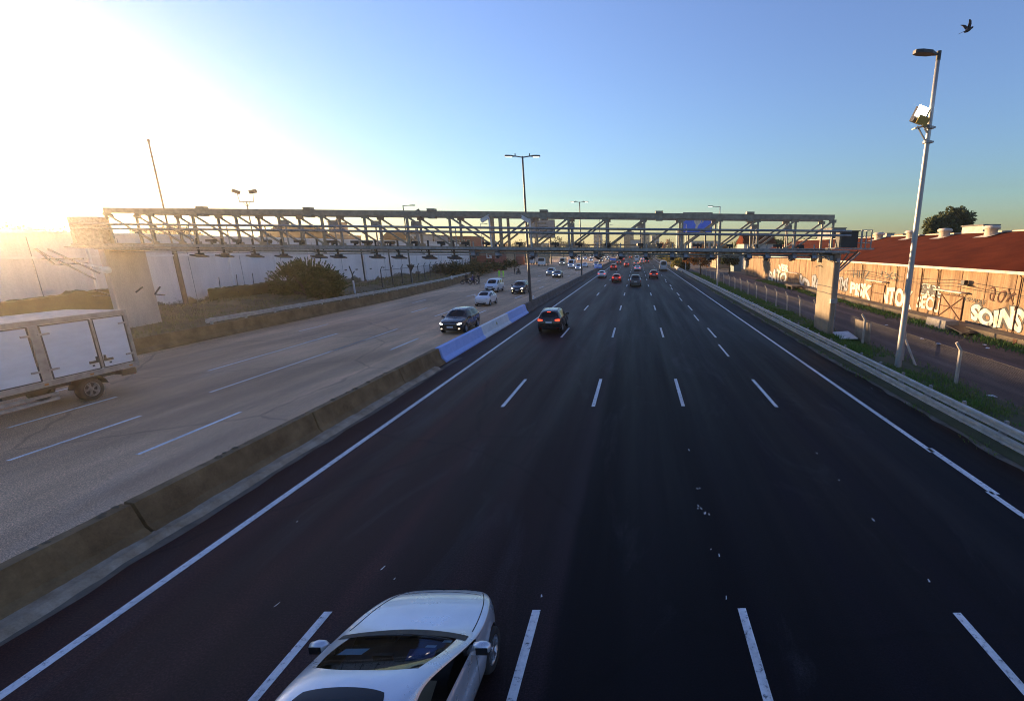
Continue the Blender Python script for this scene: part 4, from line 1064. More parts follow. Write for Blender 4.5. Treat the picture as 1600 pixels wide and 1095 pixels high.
# stations: (s along length from the nose, z bottom, z shoulder, z top, half width factor, roof half width factor)
SPECS = {
 'suv': dict(L=4.35, W=1.80, wr=0.345, axles=(0.195, 0.80), st=[
   (0.00, .36, .66, .74, .70, .60), (0.025, .26, .78, .88, .86, .74), (0.10, .22, .90, 1.0, .96, .80), (0.22, .22, .97, 1.07, 1.0, .80), (0.275, .22, 1.0, 1.10, 1.0, .79),
   (0.415, .22, 1.03, 1.60, 1.0, .66), (0.56, .22, 1.05, 1.66, 1.0, .67), (0.585, .22, 1.05, 1.66, 1.0, .67), (0.78, .22, 1.08, 1.645, 1.0, .65), (0.82, .22, 1.085, 1.635, 1.0, .65),
   (0.915, .24, 1.09, 1.58, .97, .62), (0.975, .28, 1.04, 1.14, .93, .76), (0.993, .32, .84, .95, .90, .74), (1.0, .38, .62, .70, .84, .7)],
   cowl=4, rooff=5, b=(6, 7), c=(8, 9), roofr=10, tail=11),
 'sedan': dict(L=4.45, W=1.78, wr=0.315, axles=(0.19, 0.79), st=[
   (0.00, .34, .56, .62, .66, .55), (0.025, .22, .64, .72, .84, .72), (0.10, .18, .74, .81, .95, .80), (0.22, .18, .82, .905, .99, .82), (0.285, .18, .87, .955, 1.0, .80),
   (0.46, .18, .91, 1.40, 1.0, .63), (0.57, .18, .93, 1.45, 1.0, .63), (0.59, .18, .93, 1.45, 1.0, .63), (0.74, .18, .95, 1.40, 1.0, .61), (0.765, .18, .955, 1.385, 1.0, .61),
   (0.79, .2, .955, 1.36, .995, .60), (0.885, .22, .965, 1.02, .97, .74), (0.975, .26, .92, .98, .91, .74), (1.0, .34, .62, .70, .80, .66)],
   cowl=4, rooff=5, b=(6, 7), c=(8, 9), roofr=10, tail=11),
 'hatch': dict(L=3.95, W=1.72, wr=0.305, axles=(0.19, 0.82), st=[
   (0.00, .34, .60, .68, .68, .58), (0.03, .22, .70, .80, .86, .74), (0.11, .18, .80, .89, .96, .80), (0.20, .18, .87, .96, 1.0, .80), (0.255, .18, .90, 1.0, 1.0, .79),
   (0.43, .18, .94, 1.43, 1.0, .64), (0.57, .18, .96, 1.48, 1.0, .65), (0.595, .18, .96, 1.48, 1.0, .65), (0.79, .18, .99, 1.455, 1.0, .63), (0.83, .18, .995, 1.44, 1.0, .63),
   (0.90, .2, 1.0, 1.40, .98, .61), (0.975, .24, .97, 1.04, .94, .74), (0.992, .3, .8, .9, .9, .74), (1.0, .36, .6, .68, .84, .7)],
   cowl=4, rooff=5, b=(6, 7), c=(8, 9), roofr=10, tail=11),
 'mini': dict(L=3.57, W=1.63, wr=0.295, axles=(0.195, 0.83), st=[
   (0.00, .34, .62, .72, .66, .50), (0.03, .20, .74, .86, .85, .66), (0.10, .18, .85, .97, .96, .72), (0.18, .18, .90, 1.04, 1.0, .74), (0.235, .18, .93, 1.06, 1.0, .75),
   (0.40, .18, .96, 1.42, 1.0, .66), (0.60, .18, .98, 1.49, 1.0, .67), (0.63, .18, .98, 1.49, 1.0, .67), (0.78, .18, 1.0, 1.46, 1.0, .64), (0.82, .18, 1.0, 1.44, 1.0, .63),
   (0.88, .2, 1.0, 1.38, .98, .6), (0.975, .24, .94, 1.02, .93, .68), (0.992, .3, .78, .88, .88, .66), (1.0, .36, .6, .68, .8, .6)],
   cowl=4, rooff=5, b=(6, 7), c=(8, 9), roofr=10, tail=11),
 'minivan': dict(L=4.2, W=1.8, wr=0.315, axles=(0.2, 0.82), st=[
   (0.00, .34, .66, .76, .72, .62), (0.025, .22, .80, .90, .88, .76), (0.09, .2, .94, 1.04, .97, .82), (0.16, .2, 1.02, 1.13, 1.0, .83), (0.20, .2, 1.06, 1.17, 1.0, .83),
   (0.37, .2, 1.10, 1.74, 1.0, .74), (0.52, .2, 1.10, 1.82, 1.0, .76), (0.545, .2, 1.10, 1.82, 1.0, .76), (0.76, .2, 1.10, 1.82, 1.0, .76), (0.79, .2, 1.10, 1.82, 1.0, .76),
   (0.965, .22, 1.10, 1.78, .98, .75), (0.982, .26, 1.08, 1.2, .96, .84), (0.995, .3, .85, .95, .93, .82), (1.0, .36, .6, .7, .9, .78)],
   cowl=4, rooff=5, b=(6, 7), c=(8, 9), roofr=10, tail=11),
 'van': dict(L=5.9, W=2.0, wr=0.34, axles=(0.17, 0.76), st=[
   (0.00, .36, .80, .92, .72, .62), (0.018, .24, .98, 1.10, .90, .78), (0.06, .22, 1.12, 1.24, .98, .84), (0.10, .22, 1.2, 1.34, 1.0, .86), (0.13, .22, 1.26, 1.40, 1.0, .86),
   (0.27, .22, 1.36, 2.42, 1.0, .80), (0.36, .22, 1.38, 2.58, 1.0, .82), (0.38, .22, 1.38, 2.58, 1.0, .82), (0.66, .22, 1.38, 2.60, 1.0, .82), (0.69, .22, 1.38, 2.60, 1.0, .82),
   (0.97, .24, 1.38, 2.58, .99, .82), (0.985, .28, 1.36, 1.5, .98, .9), (0.995, .32, .95, 1.05, .96, .88), (1.0, .38, .7, .8, .94, .86)],
   cowl=4, rooff=5, b=(6, 7), c=(8, 9), roofr=10, tail=11),
 'pickup': dict(L=5.2, W=1.85, wr=0.37, axles=(0.19, 0.77), st=[
   (0.00, .42, .76, .86, .74, .64), (0.02, .34, .92, 1.02, .90, .78), (0.09, .32, 1.02, 1.12, .97, .82), (0.19, .32, 1.07, 1.16, 1.0, .82), (0.23, .32, 1.09, 1.18, 1.0, .80),
   (0.35, .32, 1.12, 1.70, 1.0, .66), (0.44, .32, 1.13, 1.78, 1.0, .67), (0.46, .32, 1.13, 1.78, 1.0, .67), (0.58, .32, 1.14, 1.76, 1.0, .66), (0.60, .32, 1.14, 1.75, 1.0, .66),
   (0.625, .32, 1.14, 1.72, 1.0, .66), (0.65, .32, 1.12, 1.16, 1.0, .84), (0.985, .36, 1.12, 1.15, .98, .84), (1.0, .45, .8, .9, .94, .8)],
   cowl=4, rooff=5, b=(6, 7), c=(8, 9), roofr=10, tail=11),
}
NP = 9
def shell_mesh(sp):
    st = sp['st']; L, W = sp['L'], sp['W']; vs = []; fs = []; mi = []
    for (s, zb, zs, zt, wb, wt) in st:
        w = wb*W/2; t = wt*W/2; y = L/2-s*L; h = zt-zs
        cab = h > 0.3
        prof = [(0.0, zb), (0.82*w, zb), (0.975*w, zb+0.07), (1.0*w, zb+(zs-zb)*0.58), (0.965*w, zs),
                (0.93*w if cab else 0.92*w, zs+(0.03 if cab else 0.25*h)), (t*1.06 if cab else t*1.05, zt-(0.10 if cab else 0.42*h)), (t*sp.get('edge', 0.86), zt-(0.025 if cab else 0.16*h)), (0.0, zt)]
        ring = [(x, y, z) for x, z in prof]+[(-x, y, z) for x, z in prof[-2:0:-1]]
        vs += ring
    n = 2*NP-2
    c0, r0, r1, t0 = sp['cowl'], sp['rooff'], sp['roofr'], sp['tail']
    for i in range(len(st)-1):
        for k in range(n):
            kk = k if k < NP-1 else n-1-k      # strip number counted up from the bottom centre
            m = 0
            if i == c0 and kk == 7: m = 1
            elif r1 <= i < t0 and kk == 7: m = 2
            elif kk == 5:
                if i == c0: m = 3
                elif r0 <= i < sp['b'][0] : m = 4
                elif sp['b'][1] <= i < sp['c'][0]: m = 5
                elif sp.get('quarter', True) and sp['c'][1] <= i < r1 and st[i+1][0]-st[i][0] > 0.03: m = 6
                if m and m >= 5 and sp.get('panel'): m = 0
            elif kk in (0,): m = 7
            fs.append((i*n+k, i*n+(k+1) % n, (i+1)*n+(k+1) % n, (i+1)*n+k)); mi.append(m)
    e = len(st)-1
    for k in range(NP-1):
        a, b = k, k+1; a2, b2 = (n-k) % n, n-k-1
        if k == 0: f = [(0, 1, n-1)]
        elif k == NP-2: f = [(k, k+1, n-k)]
        else: f = [(k, k+1, n-k-1, n-k)]
        for q in f:
            fs.append(tuple(reversed(q))); mi.append(0); fs.append(tuple(e*n+x for x in q)); mi.append(0)
    me = bpy.data.meshes.new('shell'); me.from_pydata(vs, [], fs)
    for m in range(8): me.materials.append(None)
    me.polygons.foreach_set('material_index', mi)
    bm = bmesh.new(); bm.from_mesh(me); bmesh.ops.recalc_face_normals(bm, faces=bm.faces)
    # keep the glass corners fairly crisp
    cr = bm.edges.layers.float.new('crease_edge')
    for ed in bm.edges:
        ms = {f.material_index for f in ed.link_faces}
        if len(ms) > 1 and ms & {1, 2, 3, 4, 5, 6}: ed[cr] = 0.35
    bm.to_mesh(me); bm.free()
    return me

def wheel_meshes(r, w=0.2):
    q = MB(); q.lathe([(r*0.64, -w/2+0.01), (r*0.9, -w/2), (r*0.985, -w/2+0.03), (r, -w*0.2), (r, w*0.2), (r*0.985, w/2-0.03), (r*0.9, w/2), (r*0.64, w/2-0.01)], 28, 0, 'X')
    tyre = q.mesh('tyre', MT['rubber'])
    q = MB(); q.lathe([(r*0.66, 0.02), (r*0.66, w/2-0.012), (r*0.6, w/2-0.01), (r*0.58, 0.03)], 28, 0, 'X'); q.lathe([(0.001, w/2-0.02), (r*0.15, w/2-0.02), (r*0.17, 0.03)], 14, 0, 'X')
    for k in range(5):
        for da in (-0.17, 0.17):
            a = 2*math.pi*k/5+da; d = Vector((0, math.cos(a), math.sin(a))); a2 = 2*math.pi*k/5+da*0.3; d2 = Vector((0, math.cos(a2), math.sin(a2)))
            q.beam(d2*r*0.12+Vector((w/2-0.04, 0, 0)), d*r*0.62+Vector((w/2-0.03, 0, 0)), r*0.1, 0.03)
    q.lathe([(0.001, 0.0), (r*0.64, 0.0)], 28, 1, 'X')
    rim = q.mesh('rim', [MT['rim'], MT['black']])
    return tyre, rim

def flip_x(me):
    m2 = me.copy()
    for v in m2.vertices: v.co.x = -v.co.x
    m2.flip_normals(); return m2

TYPES = {}
def split_by(me, idx, name, mats):
    bm = bmesh.new(); bm.from_mesh(me)
    bmesh.ops.delete(bm, geom=[f for f in bm.faces if f.material_index not in idx], context='FACES')
    for f in bm.faces: f.material_index = 1 if (f.material_index == 7 and len(mats) > 1) else 0; f.smooth = True
    out = bpy.data.meshes.new(name); bm.to_mesh(out); bm.free()
    for m in mats: out.materials.append(m)
    return out

def make_type(key, spec=None, level=2):
    sp = spec or SPECS[key]; L, W, wr = sp['L'], sp['W'], sp['wr']
    cutters = []
    for s in sp['axles']:
        y = L/2-s*L
        for sx in (-1, 1):
            q = MB(); rr = wr*1.14
            q.lathe([(rr, -0.28), (rr, 0.28)], 32, 0, 'X', (sx*(W/2-0.02), y, wr*1.02), False)
            n = 32; base = len(q.v)-2*n
            q.f.append(tuple(base+k for k in range(n))); q.m.append(0); q.sm.append(False); q.f.append(tuple(base+n+k for k in reversed(range(n)))); q.m.append(0); q.sm.append(False)
            me = q.mesh('cut', [None]*7+[None]); 
            for p in me.polygons: p.material_index = 7
            bm = bmesh.new(); bm.from_mesh(me); bmesh.ops.recalc_face_normals(bm, faces=bm.faces); bm.to_mesh(me); bm.free()
            ob = bpy.data.objects.new('cut', me); col.objects.link(ob); ob.hide_render = True; cutters.append(ob)
    sm0 = shell_mesh(sp)
    plain = subsurf_mesh(sm0.copy(), level)
    bvh = BVHTree.FromPolygons([v.co.copy() for v in plain.vertices], [tuple(p.vertices) for p in plain.polygons])
    full = subsurf_mesh(sm0, level, cutters)
    T = dict(sp=sp, bvh=bvh, parts=[])
    T['body'] = split_by(full, {0, 7}, 'body', [None, MT['black']])
    for name, ids in (('windscreen', {1}), ('rear_window', {2})):
        T['parts'].append((name, split_by(full, ids, name, [MT['glass']]), None))
    for sx in (1, -1):
        for ids in ({3, 4}, {5}, {6}):
            bm = bmesh.new(); bm.from_mesh(full)
            bmesh.ops.delete(bm, geom=[f for f in bm.faces if f.material_index not in ids or f.calc_center_median().x*sx < 0], context='FACES')
            if len(bm.faces):
                for f in bm.faces: f.material_index = 0; f.smooth = True
                out = bpy.data.meshes.new('side_window'); bm.to_mesh(out); out.materials.append(MT['glass']); T['parts'].append(('side_window', out, None))
            bm.free()
    # patches laid on the shell
    def patch(corners, axis, off=0.006, nu=8, nv=5, m=None, name='patch', both=False, round_=0.0):
        """corners: 4 (a, z) pairs in order bl, br, tr, tl; a = x for front/rear, y for the sides"""
        vs = []; ok = True
        for j in range(nv+1):
            for i in range(nu+1):
                a, b = i/nu, j/nv
                if round_:
                    cx, cy = 2*a-1, 2*b-1; k = 1-round_*0.29*min(1, (abs(cx)*abs(cy))**2); a = 0.5+cx*k/2; b = 0.5+cy*k/2
                (x0, z0), (x1, z1), (x2, z2), (x3, z3) = corners
                A = (x0*(1-a)+x1*a)*(1-b)+(x3*(1-a)+x2*a)*b; Zz = (z0*(1-a)+z1*a)*(1-b)+(z3*(1-a)+z2*a)*b
                if axis == 'F': o, d = Vector((A, 6, Zz)), Vector((0, -1, 0))
                elif axis == 'B': o, d = Vector((A, -6, Zz)), Vector((0, 1, 0))
                elif axis == 'R': o, d = Vector((3, A, Zz)), Vector((-1, 0, 0))
                elif axis == 'T': o, d = Vector((A, Zz, 4)), Vector((0, 0, -1))
                else: o, d = Vector((-3, A, Zz)), Vector((1, 0, 0))
                h = bvh.ray_cast(o, d)
                if h[0] is None: return None
                vs.append(h[0]-d*off*0.3+(h[1] if h[1].dot(d) < 0 else -h[1])*off)
        q = MB(); q.add(vs, [(j*(nu+1)+i, j*(nu+1)+i+1, (j+1)*(nu+1)+i+1, (j+1)*(nu+1)+i) for j in range(nv) for i in range(nu)], 0, True)
        me = q.mesh(name, m)
        # make normals face outwards
        c = sum((p.normal for p in me.polygons), Vector()); d = {'F': Vector((0, 1, 0)), 'B': Vector((0, -1, 0)), 'R': Vector((1, 0, 0)), 'L': Vector((-1, 0, 0)), 'T': Vector((0, 0, 1))}[axis]
        if c.dot(d) < 0: me.flip_normals()
        return me
    T['patch'] = patch
    st = sp['st']; w = W/2; zn = st[2][2]; big = key in ('van', 'minivan', 'pickup', 'suv')
    def addp(name, me, parent=None):
        if me is not None: T['parts'].append((name, me, parent))
    if key == 'mini':
        for sx in (1, -1):
            q = MB(); c = bvh.ray_cast(Vector((sx*0.56, 6, 0.78)), Vector((0, -1, 0)))[0]
            q.lathe([(0.001, 0.02), (0.08, 0.01), (0.11, -0.02), (0.12, -0.08)], 18, 0, 'Z'); rot = Matrix.Rotation(R(-68), 3, 'X') @ Matrix.Rotation(R(0), 3, 'Z')
            q.v = [tuple(rot @ Vector(v)+c+Vector((0, 0.02, 0))) for v in q.v]; addp('headlight', q.mesh('headlight', MT['head_off']))
        addp('bumper_grille', patch([(-0.5, .32), (0.5, .32), (0.54, .40), (-0.54, .40)], 'F', .006, 10, 2, MT['black'], 'bumper_grille'))
        addp('bumper_strip', patch([(-0.6, .50), (0.6, .50), (0.62, .525), (-0.62, .525)], 'F', .012, 12, 1, MT['rim'], 'bumper_strip'))
    else:
        for sx in (1, -1):
            a, b_ = sx*w*0.56, sx*w*0.86; z0 = zn-0.17-(0.04 if key == 'van' else 0)
            addp('headlight', patch([(a, z0-0.02), (b_, z0-0.01), (b_, z0+0.11), (a, z0+0.05)], 'F', .007, 6, 4, 'HEAD', 'headlight', round_=0.6))
            addp('fog_lamp', patch([(sx*w*0.62, .38), (sx*w*0.76, .38), (sx*w*0.76, .46), (sx*w*0.62, .46)], 'F', .007, 4, 3, 'FOG', 'fog_lamp', round_=1))
        addp('upper_grille', patch([(-w*0.44, zn-0.20), (w*0.44, zn-0.20), (w*0.48, zn-0.09), (-w*0.48, zn-0.09)], 'F', .006, 10, 3, MT['black'], 'upper_grille'))
        addp('grille_bar', patch([(-w*0.46, zn-0.155), (w*0.46, zn-0.155), (w*0.46, zn-0.13), (-w*0.46, zn-0.13)], 'F', .012, 10, 1, MT['rim'], 'grille_bar'))
        if key == 'minivan': addp('front_bumper', patch([(-w*0.8, .30), (w*0.8, .30), (w*0.84, .66), (-w*0.84, .66)], 'F', .004, 12, 4, MT['black'], 'front_bumper'))
        addp('lower_grille', patch([(-w*0.56, .30), (w*0.56, .30), (w*0.6, .50), (-w*0.6, .50)], 'F', .005, 10, 3, MT['black'], 'lower_grille'))
        addp('skid_trim', patch([(-w*0.5, .275), (w*0.5, .275), (w*0.52, .305), (-w*0.52, .305)], 'F', .010, 10, 1, MT['rim'], 'skid_trim'))
    zp = 0.52 if key != 'mini' else 0.40
    addp('number_plate', patch([(-.22, zp-.03), (.22, zp-.03), (.22, zp+.09), (-.22, zp+.09)], 'F', .014, 4, 2, MT['plate'], 'number_plate'))
    zt = st[-3][2]
    tz = {'suv': .96, 'sedan': .80, 'hatch': .88, 'mini': .80, 'minivan': 1.0, 'van': 1.15, 'pickup': .95}[key]; th = 0.14 if not big else 0.17
    for sx in (1, -1):
        if key in ('van', 'minivan', 'pickup'): cs = [(sx*w*0.78, tz-th), (sx*w*0.9, tz-th), (sx*w*0.9, tz+th), (sx*w*0.78, tz+th)]
        else: cs = [(sx*w*0.48, tz-th*0.3), (sx*w*0.86, tz-th*0.5), (sx*w*0.88, tz+th*0.45), (sx*w*0.5, tz+th*0.3)]
        addp('tail_light', patch(cs, 'B', .007, 6, 4, 'TAIL', 'tail_light', round_=0.4))
        addp('reflector', patch([(sx*w*0.55, .36), (sx*w*0.78, .36), (sx*w*0.78, .41), (sx*w*0.55, .41)], 'B', .006, 4, 1, MT['tail'], 'reflector'))
    addp('number_plate', patch([(-.22, tz-.22), (.22, tz-.22), (.22, tz-.09), (-.22, tz-.09)], 'B', .012, 4, 2, MT['plate'], 'number_plate'))
    addp('rear_bumper', patch([(-w*0.7, .34), (w*0.7, .34), (w*0.74, .46), (-w*0.74, .46)], 'B', .005, 10, 2, MT['black'], 'rear_bumper'))
    if key in ('suv', 'hatch'):
        addp('brake_lamp', patch([(-.13, st[10][3]-0.09), (.13, st[10][3]-0.09), (.13, st[10][3]-0.06), (-.13, st[10][3]-0.06)], 'B', .03, 4, 1, 'TAIL', 'brake_lamp'))
    yb = L/2-sp['axles'][0]*L; ye = L/2-sp['axles'][1]*L
    for sx, ax in ((1, 'R'), (-1, 'L')):
        lo, hi = ye+wr*1.35, yb-wr*1.35
        addp('sill_trim', patch([(lo, .24), (hi, .24), (hi, .34), (lo, .34)], ax, .005, 8, 2, MT['black'], 'sill_trim'))
        ymid = L/2-st[sp['b'][0]][0]*L; zb_ = st[6][2]
        seams = [ymid, L/2-(st[sp['cowl']][0]+0.045)*L]+([L/2-(st[sp['c'][0]][0]-0.02)*L] if key not in ('mini', 'van') else [])
        for ysm in seams:
            addp('door_seam', patch([(ysm-.006, .40), (ysm+.006, .40), (ysm+.006, zb_-.04), (ysm-.006, zb_-.04)], ax, .002, 1, 8, MT['black'], 'door_seam'))
        for yh in (ymid+0.12, ymid-(L*0.19)) if key != 'mini' else (ymid+0.12,):
            addp('door_handle', patch([(yh, zb_-.16), (yh+.17, zb_-.16), (yh+.17, zb_-.125), (yh, zb_-.125)], ax, .018, 4, 2, MT['rim'], 'door_handle', round_=1))
        # mirrors
        ym = L/2-(st[sp['cowl']][0]+0.055)*L; zm = st[sp['cowl']][2]+0.10
        q = MB(); q.lathe([(0.001, -0.13), (0.07, -0.115), (0.1, -0.02), (0.095, 0.06), (0.06, 0.11), (0.001, 0.125)], 12, 0, 'X'); q.v = [(x*0.95+sx*(w+0.085), y*0.75+ym, z*0.85+zm) for x, y, z in q.v]
        q.beam((sx*(w*0.9), ym+0.03, zm-0.07), (sx*(w+0.06), ym, zm-0.04), 0.11, 0.06, 0)
        addp('mirror', q.mesh('mirror', 'PAINT' if key != 'pickup' else MT['black']))
    if key in ('suv', 'pickup', 'minivan'):
        for sx in (1, -1):
            tr = st[6][5]*w*0.88; pts = []
            for y in lin(L/2-0.47*L, L/2-0.83*L, 7) if key == 'suv' else []:
                h = bvh.ray_cast(Vector((sx*tr, y, 4)), Vector((0, 0, -1)))
                if h[0] is not None: pts.append(h[0]+Vector((0, 0, 0.035)))
            if len(pts) > 2: q = MB(); q.tube(pts, 0.018, 6); addp('roof_rail', q.mesh('roof_rail', MT['rim']))
    q = MB(); q.tube([(0, L/2-st[9][0]*L, st[9][3]-0.02), (0, L/2-st[9][0]*L-0.12, st[9][3]+0.17)], 0.008, 5); addp('aerial', q.mesh('aerial', MT['black']))
    if key == 'pickup':
        q = MB(); y0, y1 = L/2-0.665*L, L/2-0.97*L; x = w*0.72
        q.add([(-x, y0, 1.165), (x, y0, 1.165), (x, y1, 1.165), (-x, y1, 1.165)], [(0, 1, 2, 3)]); addp('bed_cover', q.mesh('bed_cover', MT['black']))
    T['tyre'], T['rim'] = wheel_meshes(wr); T['tyre_l'], T['rim_l'] = flip_x(T['tyre']), flip_x(T['rim'])
    T['wheel_at'] = [(sx*(w-0.115), L/2-s*L, wr, sx) for s in sp['axles'] for sx in (1, -1)]
    return T
def slot(o, i, m):
    o.material_slots[i].link = 'OBJECT'; o.material_slots[i].material = m
SPECIAL = {}
def put(me, name, parent, mats):
    o = mesh_obj(name, me, parent)
    return o
def car(key, loc, rz, pname, label, lights, group=None, small=False, cat='car', name=None, T=None):
    if T is None:
        if key not in TYPES: TYPES[key] = make_type(key)
        T = TYPES[key]
    pm = PAINTS[pname]
    root = empty(name or {'suv': 'suv', 'van': 'van', 'pickup': 'pickup_truck'}.get(key, 'car'), loc, rz, label, cat, group)
    b = mesh_obj('body', T['body'], root); slot(b, 0, pm)
    for nm, me, _ in T['parts']:
        if small and nm in ('door_seam', 'door_handle', 'reflector', 'grille_bar', 'skid_trim', 'aerial', 'sill_trim', 'fog_lamp', 'roof_rail', 'lower_grille', 'brake_lamp'): continue
        tagm = SPECIAL.get(me.name)
        o = mesh_obj(nm, me, root)
        if tagm:
            m = {'HEAD': MT['head_on'] if lights == 'front' else MT['head_off'], 'FOG': MT['fog_on'] if lights == 'front' and not small else MT['head_off'], 'TAIL': MT['tail_on'] if lights == 'rear' else MT['tail'], 'PAINT': pm}[tagm]
            slot(o, 0, m)
    for (x, y, z, sx) in T['wheel_at']:
        wo = mesh_obj('wheel', T['tyre'] if sx > 0 else T['tyre_l'], root); wo.location = (x, y, z)
        if not small: mesh_obj('rim', T['rim'] if sx > 0 else T['rim_l'], wo)
    return root
# string material tags are resolved per car
_om = MB.mesh
def _mesh(s, name, mats):
    if isinstance(mats, str):
        me = _om(s, name, [MT['black']]); SPECIAL[me.name] = mats; return me
    return _om(s, name, mats)
MB.mesh = _mesh

def oncoming(u, v, key, pname, label, small=False, lit=True, yaw=0.0, cat='car'):
    p = at(u, v); L = SPECS[key]['L']
    return car(key, (p.x, p.y+L/2, 0), math.pi+yaw, pname, label, 'front' if lit else None, 'oncoming vehicles', small, cat)
def away(u, v, key, pname, label, small=False, lit=True, cat='car'):
    p = at(u, v); L = SPECS[key]['L']
    return car(key, (p.x, p.y+L/2, 0), 0.0, pname, label, 'rear' if lit else None, 'vehicles driving away', small, cat)

oncoming(704, 523, 'suv', 'brown_black_paint', 'dark brown black suv with lit headlights beside the near blue barrier paint')
oncoming(752, 479, 'mini', 'white_car_paint', 'small rounded white hatchback with a dark roof behind the dark brown suv', lit=False)
oncoming(766, 457.5, 'minivan', 'white_car_paint', 'white small van with a dark bumper near the two people in lime vests', lit=False, cat='van')
oncoming(808, 460, 'suv', 'black_paint', 'black suv with a pale roof sheen left of the tall median lamp post')
away(858, 521, 'suv', 'black_paint', 'black suv with glowing tail lights driving away beside the far blue barrier paint')
oncoming(859, 431, 'suv', 'light_grey_paint', 'pale grey suv just behind the dark sedan in the oncoming lanes', True)
oncoming(869, 434.5, 'sedan', 'navy_paint', 'dark sedan with lit headlights in front of the pale grey suv', True)
oncoming(878, 415, 'van', 'beige_paint', 'beige high roofed van left of the white van in the oncoming lanes', True, cat='van')
oncoming(892, 419.5, 'van', 'white_car_paint', 'white high roofed van with blue windscreen in the oncoming lanes', True, cat='van')
oncoming(903, 422.5, 'suv', 'white_car_paint', 'white suv in front of the white high roofed van', True)
oncoming(913, 418, 'hatch', 'white_car_paint', 'white hatchback close behind the white suv', True, lit=False)
oncoming(931, 416, 'sedan', 'black_paint', 'black sedan with bright headlights near the median blue flag', True)
oncoming(923, 409, 'hatch', 'white_car_paint', 'small distant white hatchback on the outer oncoming lane', True)
oncoming(939, 410, 'suv', 'navy_paint', 'distant dark suv beyond the black sedan in the oncoming lanes', True)
oncoming(949, 407, 'sedan', 'grey_paint', 'distant grey sedan closest to the median barrier', True)
oncoming(925, 403.5, 'van', 'white_car_paint', 'distant white van far up the oncoming lanes', True, cat='van')
oncoming(936, 403, 'hatch', 'light_grey_paint', 'tiny pale grey hatchback far up the oncoming lanes', True)
oncoming(958, 402, 'suv', 'black_paint', 'tiny black suv far away beside the median', True)
away(940, 434.5, 'hatch', 'white_car_paint', 'white hatchback driving away beside the blue and white flag', True)
away(963, 441.5, 'hatch', 'red_paint', 'bright red hatchback driving away to the left of the grey pickup', True)
away(993, 448, 'pickup', 'grey_paint', 'grey pickup truck driving away down the middle lane', True, lit=False, cat='pickup truck')
away(1021.5, 435.5, 'suv', 'dark_red_paint', 'maroon suv driving away in the lane right of the grey pickup', True)
away(1037, 423.5, 'van', 'light_grey_paint', 'pale grey cargo van driving away in the right lane by the guardrail', True, lit=False, cat='van')
away(958.5, 422, 'suv', 'red_paint', 'red suv driving away close to the median beyond the white hatchback', True)
away(979, 417, 'hatch', 'red_paint', 'red hatchback driving away in the second lane beyond the bright red one', True)
away(996, 423.5, 'sedan', 'white_car_paint', 'white sedan driving away in the middle lane ahead of the pickup', True)
away(994, 415, 'hatch', 'beige_paint', 'beige hatchback driving away ahead of the white sedan', True)
away(967, 413.5, 'hatch', 'dark_red_paint', 'dark red hatchback driving away far along the median lane', True)
away(972, 408.5, 'van', 'red_paint', 'distant red van driving away near the median', True, cat='van')
away(995, 408.5, 'van', 'white_car_paint', 'tall white van driving away far along the middle lane', True, lit=False, cat='van')
away(1004, 407.5, 'hatch', 'white_car_paint', 'tiny white hatchback far along the right hand lanes', True)
away(1018, 405.5, 'van', 'black_paint', 'tiny dark van far along the outer right lane', True, lit=False, cat='van')
away(985, 404, 'hatch', 'red_paint', 'tiny red hatchback at the far end of the road', True)
oncoming(905, 408, 'van', 'white_car_paint', 'distant white van on the outermost oncoming lane behind the second lamp post', True, cat='van')
oncoming(914, 406, 'sedan', 'silver_paint', 'distant silver sedan on the outer oncoming lanes', True)
oncoming(942, 404.5, 'van', 'beige_paint', 'tiny beige van far up the oncoming lanes', True, cat='van')
oncoming(951, 403.5, 'sedan', 'white_car_paint', 'tiny white sedan far up the oncoming lanes', True)
oncoming(966, 400.5, 'hatch', 'silver_paint', 'tiny silver hatchback at the far end of the oncoming lanes', True)
oncoming(947, 401, 'van', 'light_grey_paint', 'tiny pale grey van at the far end of the oncoming lanes', True, cat='van')
away(977, 402.5, 'sedan', 'dark_red_paint', 'tiny dark red sedan at the far end of the median lane', True)
away(997, 403.5, 'suv', 'silver_paint', 'tiny silver suv at the far end of the middle lane', True)
away(1008, 403, 'suv', 'red_paint', 'tiny red suv at the far end of the right hand lanes', True)
away(1011, 411, 'sedan', 'navy_paint', 'distant dark blue sedan in the lane left of the tiny dark van', True)
for (u, v, k, c, lab, sd) in ((918, 402, 'suv', 'navy_paint', 'tiny dark suv on the outer oncoming lanes near the horizon', 0), (929, 400.5, 'hatch', 'white_car_paint', 'tiny white hatchback left of the far pale grey van', 0), (938, 398.5, 'sedan', 'silver_paint', 'tiny silver sedan deep in the oncoming queue', 0), (956, 399, 'van', 'white_car_paint', 'tiny white van deep in the oncoming queue', 0), (971, 397.5, 'suv', 'black_paint', 'tiny black suv at the very end of the oncoming queue', 0), (897, 404, 'hatch', 'grey_paint', 'tiny grey hatchback at the left edge of the oncoming queue', 0), (910, 399.5, 'van', 'beige_paint', 'tiny beige van at the left edge of the oncoming queue', 0),
        (982, 400, 'van', 'white_car_paint', 'tiny white van ahead of the far red hatchback', 1), (989, 399, 'sedan', 'red_paint', 'tiny red sedan at the vanishing point of the road', 1), (1000, 400, 'hatch', 'grey_paint', 'tiny grey hatchback ahead of the far silver suv', 1), (1006, 398.5, 'van', 'light_grey_paint', 'tiny pale grey van near the vanishing point on the right', 1), (1013, 401, 'suv', 'white_car_paint', 'tiny white suv ahead of the tiny dark van', 1), (1003, 412.5, 'suv', 'beige_paint', 'distant beige suv right of the beige hatchback', 1)):
    (away if sd else oncoming)(u, v, k, c, lab, True, cat='van' if k == 'van' else 'car')
